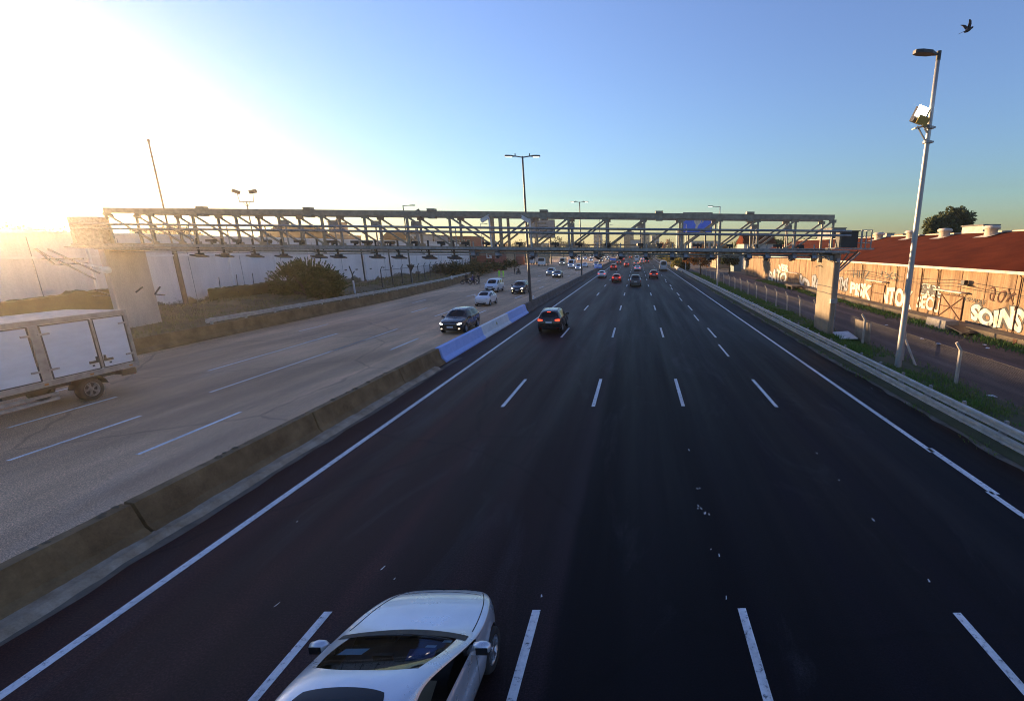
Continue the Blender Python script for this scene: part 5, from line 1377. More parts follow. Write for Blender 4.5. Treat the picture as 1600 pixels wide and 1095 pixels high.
# dark roof on the little white car
for o in list(col.objects):
    if o.type == 'EMPTY' and o.get('label', '').startswith('small rounded white'):
        T = TYPES['mini']; sp = T['sp']; y0, y1 = sp['L']/2-0.43*sp['L'], sp['L']/2-0.86*sp['L']
        me = T['patch']([(-.44, y1), (.44, y1), (.44, y0), (-.44, y0)], 'T', .008, 8, 8, MT['black'], 'dark_roof', round_=0.5)
        mesh_obj('dark_roof', me, o)

# ---------------------------------------------------------------- the silver car below the camera, seen through its windscreen
sp = dict(SPECS['sedan']); s_ = list(sp['st'])
s_[0] = (0.00, .34, .55, .61, .34, .25); s_[1] = (0.026, .22, .63, .70, .66, .52); s_[2] = (0.088, .18, .74, .81, .90, .72); s_[3] = (0.20, .18, .82, .91, .99, .82)
s_[5] = (0.495, .18, .91, 1.41, 1.0, .64); s_[6] = (0.60, .18, .93, 1.45, 1.0, .64); s_[7] = (0.62, .18, .93, 1.45, 1.0, .64); s_[8] = (0.75, .18, .95, 1.41, 1.0, .62); s_[9] = (0.772, .18, .955, 1.395, 1.0, .62)
s_ = [(a, b, c*1.06, d*1.06, e, min(0.93, f*1.12)) for a, b, c, d, e, f in s_]; s_[4] = s_[4][:5]+(0.95,); s_[5] = (0.52,)+s_[5][1:]
sp['st'] = s_; sp['W'] = 1.94; sp['L'] = 4.6; sp['edge'] = 0.93; T = make_type('sedan', sp, 3)
newparts = []
for nm, me, x in T['parts']:
    if nm == 'windscreen' or nm == 'side_window':
        me.materials.clear(); me.materials.append(MT['clear'])
    newparts.append((nm, me, x))
SC = Vector((-3.09, 4.52, 0))
silver = car('sedan', SC, R(-1.0), 'silver_paint', 'silver sedan with a dark sunroof driving away directly below the camera', None, 'vehicles driving away', T=T)
L, W = sp['L'], sp['W']; st = sp['st']; P = T['patch']
yc, yr = L/2-st[4][0]*L, L/2-st[5][0]*L
# hollow cabin: floor pan, dashboard, seats, cloth and papers behind the glass
q = MB(); n = 12; vs = []
for i in range(n+1):
    x = (-0.5+i/n)*1.42; c_ = 1-(2*i/n-1)**2
    vs += [(x, yc-0.02+0.10*c_, 0.80), (x, yc-0.10+0.05*c_, 0.905), (x, yc-0.42, 0.90+0.03*math.sin(i*0.9)), (x, yc-0.58, 0.80), (x, yc-0.58, 0.55)]
q.add(vs, [(i*5+k, i*5+k+1, (i+1)*5+k+1, (i+1)*5+k) for i in range(n) for k in range(4)], 0, True); q.build('dashboard', MT['dash'], silver)
for x in (-0.36, 0.36):
    q = MB(); q.box((x, yc-1.15, 0.5), (0.5, 0.5, 0.22)); q.box((x, yc-1.48, 0.85), (0.5, 0.16, 0.62), Matrix.Rotation(R(14), 3, 'X')); q.box((x, yc-1.6, 1.2), (0.26, 0.1, 0.16), Matrix.Rotation(R(14), 3, 'X'))
    o = q.build('seat', MT['beige'], silver); bv = o.modifiers.new('bevel', 'BEVEL'); bv.width = 0.05; bv.segments = 3
q = MB(); q.tube([(-0.36+0.18*math.cos(a), yc-0.72+0.06*math.sin(a), 0.82+0.17*math.sin(a)) for a in lin(0, 6.28, 25)], 0.016, 6); q.build('steering_wheel', MT['black'], silver)
q = MB(); q.add([(0.15, yc-0.62, 0.9), (0.62, yc-0.64, 0.9), (0.6, yc-0.95, 0.72), (0.18, yc-0.9, 0.7)], [(0, 1, 2, 3)]); q.build('tan_pad', MT['beige'], silver)
def wscreen(x, t, dz=-0.015): # point just inside the glass
    y = yc-0.03+(yr-yc)*t
    h = T['bvh'].ray_cast(Vector((x, y, 4)), Vector((0, 0, -1))); return h[0]+Vector((0, 0, dz))
def decal(name, m, x0, x1, t0, t1, dz=-0.012, par=None):
    q = MB(); vs = [wscreen(x0+(x1-x0)*i/4, t0+(t1-t0)*j/2, dz) for j in range(3) for i in range(5)]
    q.add(vs, [(j*5+i, j*5+i+1, (j+1)*5+i+1, (j+1)*5+i) for j in range(2) for i in range(4)]); return q.build(name, m, par, fix=False)
wsc = [o for o in silver.children if o.name.startswith('windscreen')][0]
decal('paper', MT['paper_blue'], -0.56, -0.26, 0.40, 0.56, par=wsc); decal('sticker', MT['paper_blue'], 0.40, 0.53, 0.30, 0.36, par=wsc); decal('sticker', MT['paper_blue'], 0.55, 0.66, 0.16, 0.22, par=wsc)
q = MB(); q.box((0.28, yc-0.3, 0.955), (0.34, 0.18, 0.02), Matrix.Rotation(0.1, 3, 'Z')); q.build('blue_cloth', MT['cloth_blue'], silver)
q = MB(); q.box((0, yc-0.63, 1.24), (0.24, 0.04, 0.07)); q.build('rear_view_mirror', MT['black'], silver)
# cowl, wipers, bonnet seam, sunroof, badge line
vs = []; q = MB(); N = 20
for i in range(N+1):
    x = (-0.5+i/N)*1.66; k = (2*i/N-1)**2
    ya = yc+0.055-0.16*k; yb_ = yc-0.075-0.15*k
    for y in (ya, (ya+yb_)/2, yb_):
        h = T['bvh'].ray_cast(Vector((x, y, 4)), Vector((0, 0, -1))); vs.append(h[0]+Vector((0, 0, 0.006)))
q.add(vs, [(i*3+k, i*3+k+1, (i+1)*3+k+1, (i+1)*3+k) for i in range(N) for k in range(2)], 0, True); q.build('cowl', MT['black'], silver, fix=False)
for x0, x1 in ((-0.5, 0.1), (0.05, 0.6)):
    q = MB(); pts = []
    for i in range(9):
        x = x0+(x1-x0)*i/8; y = yc-0.10-0.04*i/8-0.12*(2*x/1.4)**2
        pts.append(T['bvh'].ray_cast(Vector((x, y, 4)), Vector((0, 0, -1)))[0]+Vector((0, 0, 0.018)))
    q.tube(pts, 0.009, 5); q.build('wiper', MT['black'], silver)
for sx in (1, -1):
    q = MB(); pts = []
    for i in range(17):
        t = i/16; x = sx*(0.83-0.06*t-0.16*t**3); y = yc+0.02+t*1.05
        h = T['bvh'].ray_cast(Vector((x, y, 4)), Vector((0, 0, -1)))
        if h[0]: pts.append(h[0]+Vector((0, 0, 0.0)))
    q.tube(pts, 0.008, 4); q.build('bonnet_seam', MT['black'], silver)
q = MB(); pts = []
for i in range(17):
    x = (-0.5+i/16)*1.22; y = yc+1.08-0.10*(2*x/1.22)**2
    h = T['bvh'].ray_cast(Vector((x, y, 4)), Vector((0, 0, -1)))
    if h[0]: pts.append(h[0])
q.tube(pts, 0.005, 4); q.build('bonnet_seam', MT['black'], silver)
me = P([(-.50, yr-1.0), (.50, yr-1.0), (.50, yr-0.22), (-.50, yr-0.22)], 'T', .005, 12, 12, MT['glass'], 'sunroof', round_=0.5); mesh_obj('sunroof', me, silver)
for o in silver.children:
    if o.name.startswith('mirror'):
        q = MB(); x = (W/2+0.10)*(1 if sum(v.co.x for v in o.data.vertices) > 0 else -1); ym = L/2-(st[4][0]+0.055)*L; q.box((x, ym-0.072, st[4][2]+0.10), (0.15, 0.01, 0.10)); q.build('mirror_glass', MT['glass'], o)

# ---------------------------------------------------------------- box truck
tk = empty('box_truck', (-23.3, 17.5, 0), math.pi, 'white box truck with three side doors entering from the left edge', 'truck')
# local: forward +Y (towards the camera), left side +X?  after the half turn local -X faces the median
BW, Z0, Z1, LB = 2.45, 1.04, 3.42, 6.9
YB = -3.6                               # tail end in local coordinates
q = MB(); q.box((0, YB+LB/2, (Z0+Z1)/2), (BW, LB, Z1-Z0)); o = q.build('cargo_box', MT['grime_white'], tk)
xs = -BW/2
MT['frame'] = M('aluminium_frame', (0.46, 0.40, 0.35), (0.32, 0.27, 0.23), 4, 0.5, 0.2)
q = MB()
for z, h in ((Z1-0.06, 0.18), (Z0+0.05, 0.2)): q.box((xs-0.02, YB+LB/2, z), (0.05, LB+0.04, h)); q.box((-xs+0.02, YB+LB/2, z), (0.05, LB+0.04, h))
for y in (YB+0.05, YB+LB-0.05): q.box((xs-0.022, y, (Z0+Z1)/2), (0.056, 0.12, Z1-Z0-0.3))
for y in (YB-0.02,):
    for z in (Z0+0.06, Z1-0.06): q.box((0, y, z), (BW, 0.05, 0.16))
    for x in (xs+0.06, -xs-0.06, 0): q.box((x, y-0.003, (Z0+Z1)/2), (0.12, 0.05, Z1-Z0-0.3))
q.box((0, YB+LB/2, Z1+0.02), (BW+0.06, LB+0.06, 0.04)); q.build('box_frame', MT['frame'], tk)
dw = [(0.18, 1.35), (1.50, 3.15), (3.55, 5.2), (5.35, 6.6)]
for k, (a, b) in enumerate(dw):
    q = MB(); q.box((xs-0.016, YB+(a+b)/2, (Z0+Z1)/2+0.0), (0.03, b-a, Z1-Z0-0.42))
    d = q.build('side_door', MT['grime_white'], tk)
    q = MB()
    for y in (YB+a-0.01, YB+b+0.01): q.box((xs-0.020, y, (Z0+Z1)/2), (0.036, 0.055, Z1-Z0-0.36))
    for z in (Z0+0.19, Z1-0.19): q.box((xs-0.020, YB+(a+b)/2, z), (0.036, b-a+0.05, 0.045))
    q.build('door_seal', MT['pipe_dark'], d)
    q = MB(); ya = YB+a if k % 2 == 0 else YB+b; sgn = 1 if k % 2 == 0 else -1
    for z in (Z0+0.55, Z1-0.5): q.box((xs-0.05, ya+sgn*0.06, z), (0.05, 0.36, 0.07))
    islands(q, 'hinge', MT['frame'], d)
    q = MB(); yb = YB+b-0.2 if k % 2 == 0 else YB+a+0.2; q.box((xs-0.05, yb, Z0+0.5), (0.06, 0.34, 0.09)); q.box((xs-0.06, yb+0.12*sgn, Z0+0.62), (0.05, 0.05, 0.16)); q.box((xs-0.045, yb-0.05*sgn, Z0+0.36), (0.05, 0.06, 0.06)); islands(q, 'latch', MT['dark'], d)
for a in (1.425, 5.27):
    q = MB(); q.box((xs-0.03, YB+a, (Z0+Z1)/2), (0.05, 0.07, Z1-Z0-0.4)); q.build('lock_bar', MT['frame'], tk)
for a in (3.35,):
    q = MB(); q.box((xs-0.025, YB+a, (Z0+Z1)/2), (0.045, 0.3, Z1-Z0-0.34)); q.build('door_pillar', MT['frame'], tk)
q = MB(); q.box((0, YB+LB/2, 0.78), (0.9, LB-0.2, 0.2)); q.box((0, YB+0.2, 0.72), (2.2, 0.12, 0.14)); q.box((xs+0.12, YB+0.35, 0.8), (0.05, 0.6, 0.25))
for y in (YB+0.6, YB+2.6, YB+4.6, YB+6.2): q.box((0, y, 0.9), (2.2, 0.12, 0.12))
q.build('chassis', MT['dark'], tk)
ty, ri = wheel_meshes(0.46, 0.27); tyl, ril = flip_x(ty), flip_x(ri)
MT['amber'] = M('amber_lens', (0.5, 0.2, 0.02), (0.4, 0.15, 0.015), 9, 0.3)
for k in range(5):
    q = MB(); q.box((xs-0.05, YB+0.35+k*1.55, Z0+0.05), (0.03, 0.12, 0.06)); q.build('side_marker', MT['amber'], tk)
for sx in (1, -1):
    q = MB(); q.box((sx*0.95, YB+0.12, 0.72), (0.34, 0.06, 0.13)); q.build('tail_light', MT['tail'], tk)
q = MB(); q.box((xs+0.25, YB+3.9, 0.62), (0.08, 1.9, 0.1)); q.box((xs+0.25, YB+3.9, 0.42), (0.08, 1.9, 0.1)); islands(q, 'side_guard', MT['frame'], tk)
for y in (YB+1.9, YB+LB+1.25):
    for sx in (1, -1):
        w_ = mesh_obj('wheel', ty if sx > 0 else tyl, tk); w_.location = (sx*1.0, y, 0.46); o = mesh_obj('rim', ri if sx > 0 else ril, w_); slot(o, 0, MT['galv'])
        q = MB(); q.add([(sx*1.18, y+0.62*math.cos(a), 0.46+0.56*math.sin(a)) for a in lin(0.2, 2.94, 9)]+[(sx*0.84, y+0.62*math.cos(a), 0.46+0.56*math.sin(a)) for a in lin(0.2, 2.94, 9)], [(i, i+1, i+10, i+9) for i in range(8)]); q.build('mudguard', MT['black'], tk)
q = MB(); y0 = YB+LB+0.25; pr = [(y0, 0.6), (y0, 2.45), (y0+1.05, 2.5), (y0+1.5, 1.6), (y0+1.95, 1.4), (y0+2.0, 0.6)]
q.add([(-1.08, y, z) for y, z in pr]+[(1.08, y, z) for y, z in pr], [tuple(range(6)), tuple(reversed(range(6, 12)))]+[(k, (k+1) % 6, 6+(k+1) % 6, 6+k) for k in range(6)]); cb = q.build('cab', MT['white'], tk)
q = MB(); q.quad((-0.98, y0+1.12, 2.42), (0.98, y0+1.12, 2.42), (0.98, y0+1.52, 1.64), (-0.98, y0+1.52, 1.64)); q.build('windscreen', MT['glass'], cb, fix=False)
for sx in (1, -1):
    q = MB(); q.quad((sx*1.085, y0+0.3, 1.55), (sx*1.085, y0+1.35, 1.55), (sx*1.085, y0+1.05, 2.3), (sx*1.085, y0+0.3, 2.3)); q.build('side_window', MT['glass'], cb, fix=False)
    q = MB(); q.box((sx*0.8, y0+2.0, 0.9), (0.35, 0.06, 0.22)); q.build('headlight', MT['head_off'], cb)
# ================================================================== PEOPLE, MOTORBIKES, BIRD
def skin_body(name, joints, bones, mats, parent, matfn, level=1):
    me = bpy.data.meshes.new(name); keys = list(joints); ix = {k: i for i, k in enumerate(keys)}
    me.from_pydata([joints[k][0] for k in keys], [(ix[a], ix[b]) for a, b in bones], [])
    ob = bpy.data.objects.new(name, me); col.objects.link(ob)
    ob.modifiers.new('skin', 'SKIN')
    if not me.skin_vertices: 
        return None
    for k in keys:
        r = joints[k][1]; sv = me.skin_vertices[0].data[ix[k]]; sv.radius = (r, r) if not isinstance(r, tuple) else r
        sv.use_root = (k == keys[0])
    s = ob.modifiers.new('s', 'SUBSURF'); s.levels = level; s.render_levels = level
    bpy.context.view_layer.update()
    out = bpy.data.meshes.new_from_object(ob.evaluated_get(bpy.context.evaluated_depsgraph_get())); bpy.data.objects.remove(ob)
    out.name = name
    out.materials.clear()
    for m in mats: out.materials.append(m)
    for p in out.polygons:
        p.material_index = matfn(p.center); p.use_smooth = True
    return mesh_obj(name, out, parent)
MT['skin'] = M('skin', (0.42, 0.24, 0.16), (0.36, 0.2, 0.13), 9, 0.6)
MT['lime'] = M('lime_vest', (0.42, 0.95, 0.08), (0.36, 0.85, 0.06), 12, 0.6)
MT['trouser'] = M('dark_trousers', (0.02, 0.022, 0.03), (0.03, 0.03, 0.035), 9, 0.9)
MT['jacket_dark'] = M('dark_jacket', (0.022, 0.02, 0.024), (0.035, 0.03, 0.032), 9, 0.9)
MT['jacket_blue'] = M('violet_blue_jacket', (0.07, 0.05, 0.35), (0.05, 0.04, 0.25), 9, 0.85)
MT['hair'] = M('dark_hair', (0.015, 0.012, 0.01), (0.025, 0.02, 0.016), 20, 0.8)
MT['helmet'] = M('white_helmet', (0.6, 0.6, 0.6), (0.45, 0.45, 0.45), 9, 0.3)
def person(x, y, rz, label, top, z=0.0, pose='stand', hat=None, group=None, arm=0.0):
    e = empty('person', (x, y, z), rz, label, 'person', group)
    if pose == 'stand':
        J = {'pelvis': ((0, 0, .95), (.15, .11)), 'belly': ((0, 0.01, 1.12), (.145, .10)), 'chest': ((0, 0.0, 1.35), (.175, .115)), 'neck': ((0, 0.01, 1.50), .06), 'head': ((0, 0.03, 1.62), (.085, .10)), 'crown': ((0, 0.02, 1.71), (.075, .09))}
        for s, t in ((1, 'r'), (-1, 'l')):
            J['hip'+t] = ((s*.10, 0, .88), .095); J['knee'+t] = ((s*.11, 0.03+0.05*s, .50), .062); J['ank'+t] = ((s*.11, -0.02+0.06*s, .10), .042); J['toe'+t] = ((s*.13, .14+0.06*s, .045), .04)
            J['sho'+t] = ((s*.19, 0, 1.42), .065); J['elb'+t] = ((s*.25, -0.02+arm*0.15, 1.14), .045); J['wri'+t] = ((s*.24, .10+arm*0.2, .92+arm*0.25), .032); J['han'+t] = ((s*.23, .14+arm*0.25, .83+arm*0.3), (.022, .04))
    else:
        J = {'pelvis': ((0, -.25, .82), (.16, .12)), 'belly': ((0, -.22, 1.0), (.15, .11)), 'chest': ((0, -.10, 1.24), (.18, .12)), 'neck': ((0, -.03, 1.39), .06), 'head': ((0, 0.02, 1.50), (.085, .10)), 'crown': ((0, 0.01, 1.59), (.08, .09))}
        for s, t in ((1, 'r'), (-1, 'l')):
            J['hip'+t] = ((s*.12, -.2, .80), .10); J['knee'+t] = ((s*.22, .15, .70), .065); J['ank'+t] = ((s*.2, -.02, .30), .045); J['toe'+t] = ((s*.2, .15, .26), .04)
            J['sho'+t] = ((s*.2, -.08, 1.30), .065); J['elb'+t] = ((s*.3, .15, 1.12), .045); J['wri'+t] = ((s*.3, .38, 1.06), .033); J['han'+t] = ((s*.28, .46, 1.05), .035)
    B = [('pelvis', 'belly'), ('belly', 'chest'), ('chest', 'neck'), ('neck', 'head'), ('head', 'crown')]
    for t in 'rl': B += [('pelvis', 'hip'+t), ('hip'+t, 'knee'+t), ('knee'+t, 'ank'+t), ('ank'+t, 'toe'+t), ('chest', 'sho'+t), ('sho'+t, 'elb'+t), ('elb'+t, 'wri'+t), ('wri'+t, 'han'+t)]
    hp = J['pelvis'][0][2]; nk = J['neck'][0][2]; wr = {k: Vector(J[k][0]) for k in ('hanr', 'hanl')}
    def mf(c):
        if c.z > nk-0.01 and abs(c.x) < 0.13: return 2
        if min((c-w).length for w in wr.values()) < 0.09: return 2
        if top == MT['lime']: return 0 if c.z > 0.14 else 1      # full length rain suit
        if pose == 'stand': return 0 if c.z > hp-0.12 else 1
        return 0 if c.z > hp+0.1 else 1
    skin_body('body', J, B, [top, MT['trouser'], MT['skin']], e, mf, 1)
    hc = Vector(J['head'][0]); q = MB(); r = .125 if hat else .108
    q.lathe([(r*0.98, -0.01), (r, 0.04), (r*0.85, 0.10), (r*0.45, 0.14), (0.001, 0.15)], 12, 0, 'Z', hc+Vector((0, -0.02, 0.0)))
    q.build('helmet' if hat else 'hair', hat or MT['hair'], e)
    return e
def motorbike(x, y, rz, label, m):
    e = empty('motorbike', (x, y, 0), rz, label, 'motorbike', 'motorbikes on the hard shoulder')
    for yy, nm in ((0.66, 'wheel'), (-0.66, 'wheel')):
        q = MB(); q.lathe([(0.22, -0.05), (0.29, -0.055), (0.32, 0), (0.29, 0.055), (0.22, 0.05)], 22, 0, 'X'); q.v = [(a, b+yy, c+0.32) for a, b, c in q.v]; w = q.build('wheel', MT['rubber'], e)
        q = MB(); 
        for k in range(6): a = k*math.pi/3; q.beam((0, yy, .32), (0, yy+.23*math.cos(a), .32+.23*math.sin(a)), .03)
        q.lathe([(0.06, -.05), (0.06, .05)], 10, 0, 'X', (0, yy, .32)); q.build('spokes', MT['rim'], w)
    q = MB(); q.tube([(0, .62, .34), (0, .46, .78), (0, .38, 1.0)], .035, 6); q.tube([(-.34, .30, 1.06), (-.1, .40, 1.0), (.1, .40, 1.0), (.34, .30, 1.06)], .02, 6); q.build('fork', MT['dark'], e)
    q = MB(); q.lathe([(0.001, -0.3), (0.12, -0.22), (0.16, 0), (0.13, 0.2), (0.001, 0.28)], 10, 0, 'Z'); rot = Matrix.Rotation(R(-78), 3, 'X'); q.v = [tuple(rot @ Vector(v)+Vector((0, .16, .83))) for v in q.v]; q.build('fuel_tank', m, e)
    q = MB(); q.box((0, .02, .45), (.3, .42, .34)); q.tube([(.14, .1, .3), (.16, -.3, .28), (.17, -.75, .42)], .04, 7); q.build('engine', MT['dark'], e)
    q = MB(); q.add([(-.12, -.05, .80), (.12, -.05, .80), (.14, -.5, .80), (-.14, -.5, .80), (.1, -.85, .90), (-.1, -.85, .90), (-.1, -.05, .70), (.1, -.05, .70), (.12, -.5, .70), (-.12, -.5, .70), (.08, -.85, .82), (-.08, -.85, .82)], [(0, 1, 2, 3), (3, 2, 4, 5), (7, 6, 9, 8), (8, 9, 11, 10), (0, 6, 7, 1), (1, 7, 8, 2), (2, 8, 10, 4), (4, 10, 11, 5), (5, 11, 9, 3), (3, 9, 6, 0)]); q.build('seat', MT['black'], e)
    q = MB(); q.lathe([(0.001, .1), (.08, .08), (.1, 0), (.07, -.08), (.001, -.1)], 10, 0, 'Z', (0, .52, .92)); q.build('headlamp', MT['head_off'], e)
    return e
p = at(783, 434.5); g = 'people in lime vests on the hard shoulder'
person(at(780.5, 434.5).x, p.y, 2.6, 'person in a lime vest standing on the hard shoulder, the left one of the pair', MT['lime'], group=g)
person(at(786.5, 434.5).x, p.y+0.2, 2.2, 'person in a lime vest with arms forward, the right one of the pair', MT['lime'], group=g, arm=0.8)
p = at(738, 444.5)
motorbike(at(730, 444).x, p.y+0.5, -1.2, 'dark motorbike parked at the left end of the group by the barrier', MT['black'])
motorbike(at(738, 445).x, p.y, 2.4, 'motorbike ridden by the person in a violet jacket', MT['jacket_blue'])
person(at(738, 445).x, p.y, 2.4, 'person in a violet blue jacket astride a motorbike by the roadside barrier', MT['jacket_blue'], pose='ride', hat=MT['helmet'])
person(at(743.5, 444.5).x, p.y-0.6, 1.4, 'person in dark clothes and a helmet standing close beside the violet jacketed rider', MT['jacket_dark'], hat=MT['hair'])
person(at(749, 444).x, p.y+0.6, 2.8, 'person in dark clothes standing at the right end of the motorbike group', MT['jacket_dark'], arm=0.5)
person(at(733.5, 443).x, p.y+1.0, 0.6, 'person in dark clothes behind the parked dark motorbike', MT['jacket_dark'])
p = at(808, 428.5)
motorbike(at(810, 428.5).x, p.y, 2.8, 'motorbike standing at the end of the earth bank with a rider on it', MT['black'])
person(at(810, 428.5).x, p.y, 2.8, 'person in dark clothes with a white helmet sitting on the motorbike beyond the lime vests', MT['jacket_dark'], pose='ride', hat=MT['helmet'])
person(at(805, 428.5).x, p.y-0.3, 1.2, 'person in dark clothes standing left of the rider with a white helmet', MT['jacket_dark'])
person(at(893, 412).x, at(893, 412).y-1, 2.6, 'distant person in a lime vest beyond the white high roofed van', MT['lime'], arm=0.3)
# hydrant like white marker on the left barrier
p = at(694, 451)
hb = empty('marker', (kerbx(at(694, 445).y)-0.25, at(694, 445).y, 0.9), 0, 'small white marker standing on the brown roadside barrier left of the motorbikes', 'marker')
q = MB(); q.lathe([(.16, 0), (.14, .3), (.2, .34), (.2, .42), (.1, .55), (.001, .6)], 10); q.build('post', MT['white'], hb)
q = MB(); q.box((0, 0, .38), (.75, .08, .1)); q.build('cross_piece', MT['white'], hb)

# bird in flight, seen against the sky
Y = 24.0; pb = aty(1513, 47, Y)
bird = empty('bird', pb, R(-82), 'small dark bird flying high at the top right of the sky', 'bird')
MT['feather'] = M('dark_plumage', (0.03, 0.022, 0.018), (0.05, 0.035, 0.026), 14, 0.8)
MT['feather_pale'] = M('pale_underwing', (0.25, 0.14, 0.09), (0.16, 0.09, 0.06), 14, 0.8)
MT['plum_pale'] = MT['feather_pale']
q = MB(); pts = []; n = 10
prof = [(-0.22, .02), (-0.15, .05), (-0.05, .075), (0.06, .072), (0.13, .05), (0.17, .045), (0.21, .04), (0.235, .022), (0.27, .004)]
rot = Matrix.Rotation(R(22), 3, 'X')
q.tube([rot @ Vector((0, y, 0.03*math.sin(y*6))) for y, r in prof], [r for y, r in prof], 12)
q.add([rot @ Vector(v) for v in ((-.03, -.2, .0), (.03, -.2, .0), (.10, -.42, -.01), (0, -.45, 0), (-.10, -.42, -.01), (0, -.2, .015))], [(0, 1, 2, 3, 4), (5, 1, 2, 3), (5, 3, 4, 0)])
bird_b = q.build('body', MT['feather'], bird)
for s, up in ((1, 1.15), (-1, 0.95)):
    q = MB(); vs = []
    for t, ch, sw in ((0, .16, 0), (.35, .19, .03), (.7, .14, .0), (.9, .09, -.06), (1.0, .02, -.14)):
        x = s*(.04+.40*t*math.cos(up)); z = .03+.40*t*math.sin(up)*(1.15-0.25*t)
        vs += [rot @ Vector((x, .08+sw, z)), rot @ Vector((x, .08+sw-ch, z-.01)), rot @ Vector((x, .08+sw-ch*.5, z+.012))]
    q.add(vs, [(i*3+a, i*3+b, i*3+3+b, i*3+3+a) for i in range(4) for a, b in ((0, 2), (2, 1), (1, 0))], 0, True); q.build('wing', MT['feather'], bird)

# ================================================================== VEGETATION
def leafmat(name, c1, c2, c3):
    m, nt, b = nodes(name); v = coords(nt); f = tex(nt, v, 1.3, 4, 0.6)
    g = nt.nodes.new('ShaderNodeTexWhiteNoise'); g.noise_dimensions = '3D'
    n = nt.nodes.new('ShaderNodeVectorMath'); n.operation = 'SNAP'; n.inputs[1].default_value = (0.2, 0.2, 0.2); nt.links.new(v, n.inputs[0]); nt.links.new(n.outputs[0], g.inputs[0])
    c = ramp(nt, f, [(0.3, c1), (0.5, c2), (0.7, c3)]); c = mixc(nt, 0.5, c, ramp(nt, g.outputs[0], [(0.0, 0.5), (1.0, 1.35)]), 'MULTIPLY')
    nt.links.new(c, b.inputs['Base Color']); b.inputs['Roughness'].default_value = 0.7
    b.inputs['Specular IOR Level'].default_value = 0.25
    # leaves let a little light through
    out = [x for x in nt.nodes if x.type == 'OUTPUT_MATERIAL'][0]; tr = nt.nodes.new('ShaderNodeBsdfTranslucent'); mx = nt.nodes.new('ShaderNodeMixShader'); mx.inputs[0].default_value = 0.3
    nt.links.new(c, tr.inputs[0]); nt.links.new(b.outputs[0], mx.inputs[1]); nt.links.new(tr.outputs[0], mx.inputs[2]); nt.links.new(mx.outputs[0], out.inputs['Surface'])
    return m
MT['leaf_olive'] = leafmat('olive_leaves', (0.042, 0.062, 0.012), (0.08, 0.10, 0.02), (0.13, 0.135, 0.032))
MT['leaf_dark'] = leafmat('dark_green_leaves', (0.022, 0.035, 0.012), (0.04, 0.055, 0.018), (0.065, 0.075, 0.025))
MT['leaf_tree'] = leafmat('evergreen_leaves', (0.035, 0.05, 0.014), (0.085, 0.095, 0.026), (0.15, 0.14, 0.045))
MT['leaf_autumn'] = leafmat('orange_autumn_leaves', (0.22, 0.08, 0.02), (0.32, 0.12, 0.025), (0.4, 0.19, 0.05))
MT['leaf_yellow'] = leafmat('yellow_green_leaves', (0.13, 0.12, 0.015), (0.22, 0.18, 0.02), (0.32, 0.24, 0.03))
MT['bark'] = M('bark', (0.1, 0.075, 0.05), (0.055, 0.04, 0.028), 6, 0.95, 0, 0.4)
def crown_mesh(lobes, n, size, seed, long=1.6):
    random.seed(seed); V = []; F = []
    tot = sum(r[3]*r[4]*r[5] for r in lobes)
    for (cx, cy, cz, rx, ry, rz) in lobes:
        k = int(n*(rx*ry*rz/tot)**0.8) if len(lobes) > 1 else n
        for _ in range(k):
            a = random.uniform(0, 6.283); c = random.uniform(-0.85, 1); s = math.sqrt(max(0, 1-c*c)); rr = random.random()**0.33
            d = Vector((s*math.cos(a), s*math.sin(a), c))
            w = 0.80+0.6*noise.noise(d*2.6+Vector((cx, cy, cz))*0.7+Vector((seed, 0, 0)))
            if noise.noise(Vector((cx+d.x*rx*rr, cy+d.y*ry*rr, cz+d.z*rz*rr))*(1.6/max(0.5, rx))+Vector((seed*3.1, 7, 2))) < -0.12: continue
            p = Vector((cx+d.x*rx*rr*w, cy+d.y*ry*rr*w, cz+d.z*rz*rr*w))
            u = Vector((random.gauss(0, 1), random.gauss(0, 1), random.gauss(0, 0.7)))+d*0.9; u.normalize()
            v = u.cross(Vector((random.gauss(0, 1), random.gauss(0, 1), random.gauss(0, 1)))).normalized()
            sz = size*random.uniform(0.6, 1.4); b = len(V)
            V += [p-v*sz*0.5, p+u*sz*long*0.5-v*0.02*sz+v.cross(u)*sz*0.15, p+v*sz*0.5, p-u*sz*long*0.5]
            F.append((b, b+1, b+2, b+3))
    return V, F
def tree(name, loc, lobes, n, size, leaf, label, cat='tree', seed=1, trunk=None, group=None):
    e = empty(name, loc, 0, label, cat, group)
    V, F = crown_mesh(lobes, n, size, seed)
    q = MB(); q.add(V, F, 0); q.build('crown' if cat == 'tree' else 'foliage', leaf, e, fix=False)
    q = MB(); random.seed(seed); zl = min(l[2] for l in lobes)
    th, tr = trunk or (zl, 0.2)
    q.tube([(0, 0, -0.2), (0.04*th, 0, th*0.5), (0, 0.03*th, th)], [tr*1.25, tr, tr*0.75], 8)
    for (cx, cy, cz, rx, ry, rz) in lobes:
        q.tube([(0, 0.03*th, th*0.9), ((cx)*0.5, cy*0.5, (th+cz)*0.5), (cx, cy, cz+rz*0.3)], [tr*0.6, tr*0.4, tr*0.12], 6)
    q.build('trunk' if cat == 'tree' else 'stems', MT['bark'], e)
    return e
# round bush on the left bank
p = at(474, 478)
bl = []; random.seed(42)
for k in range(26):
    a = random.uniform(-1, 1); zz = random.uniform(0, 1); r_ = 3.6*math.sqrt(max(0.05, 1-(zz*0.9)**2))
    bl.append((a*r_, random.uniform(-0.8, 0.8)*r_*0.5, 0.5+zz*2.9, 0.95, 0.95, 0.85))
bush = tree('bush', (p.x-0.2, p.y+1.5, 0.6), bl, 9000, 0.17, MT['leaf_olive'], 'large round olive bush growing on the left bank before the pale wall', 'bush', 5, (0.4, 0.12))
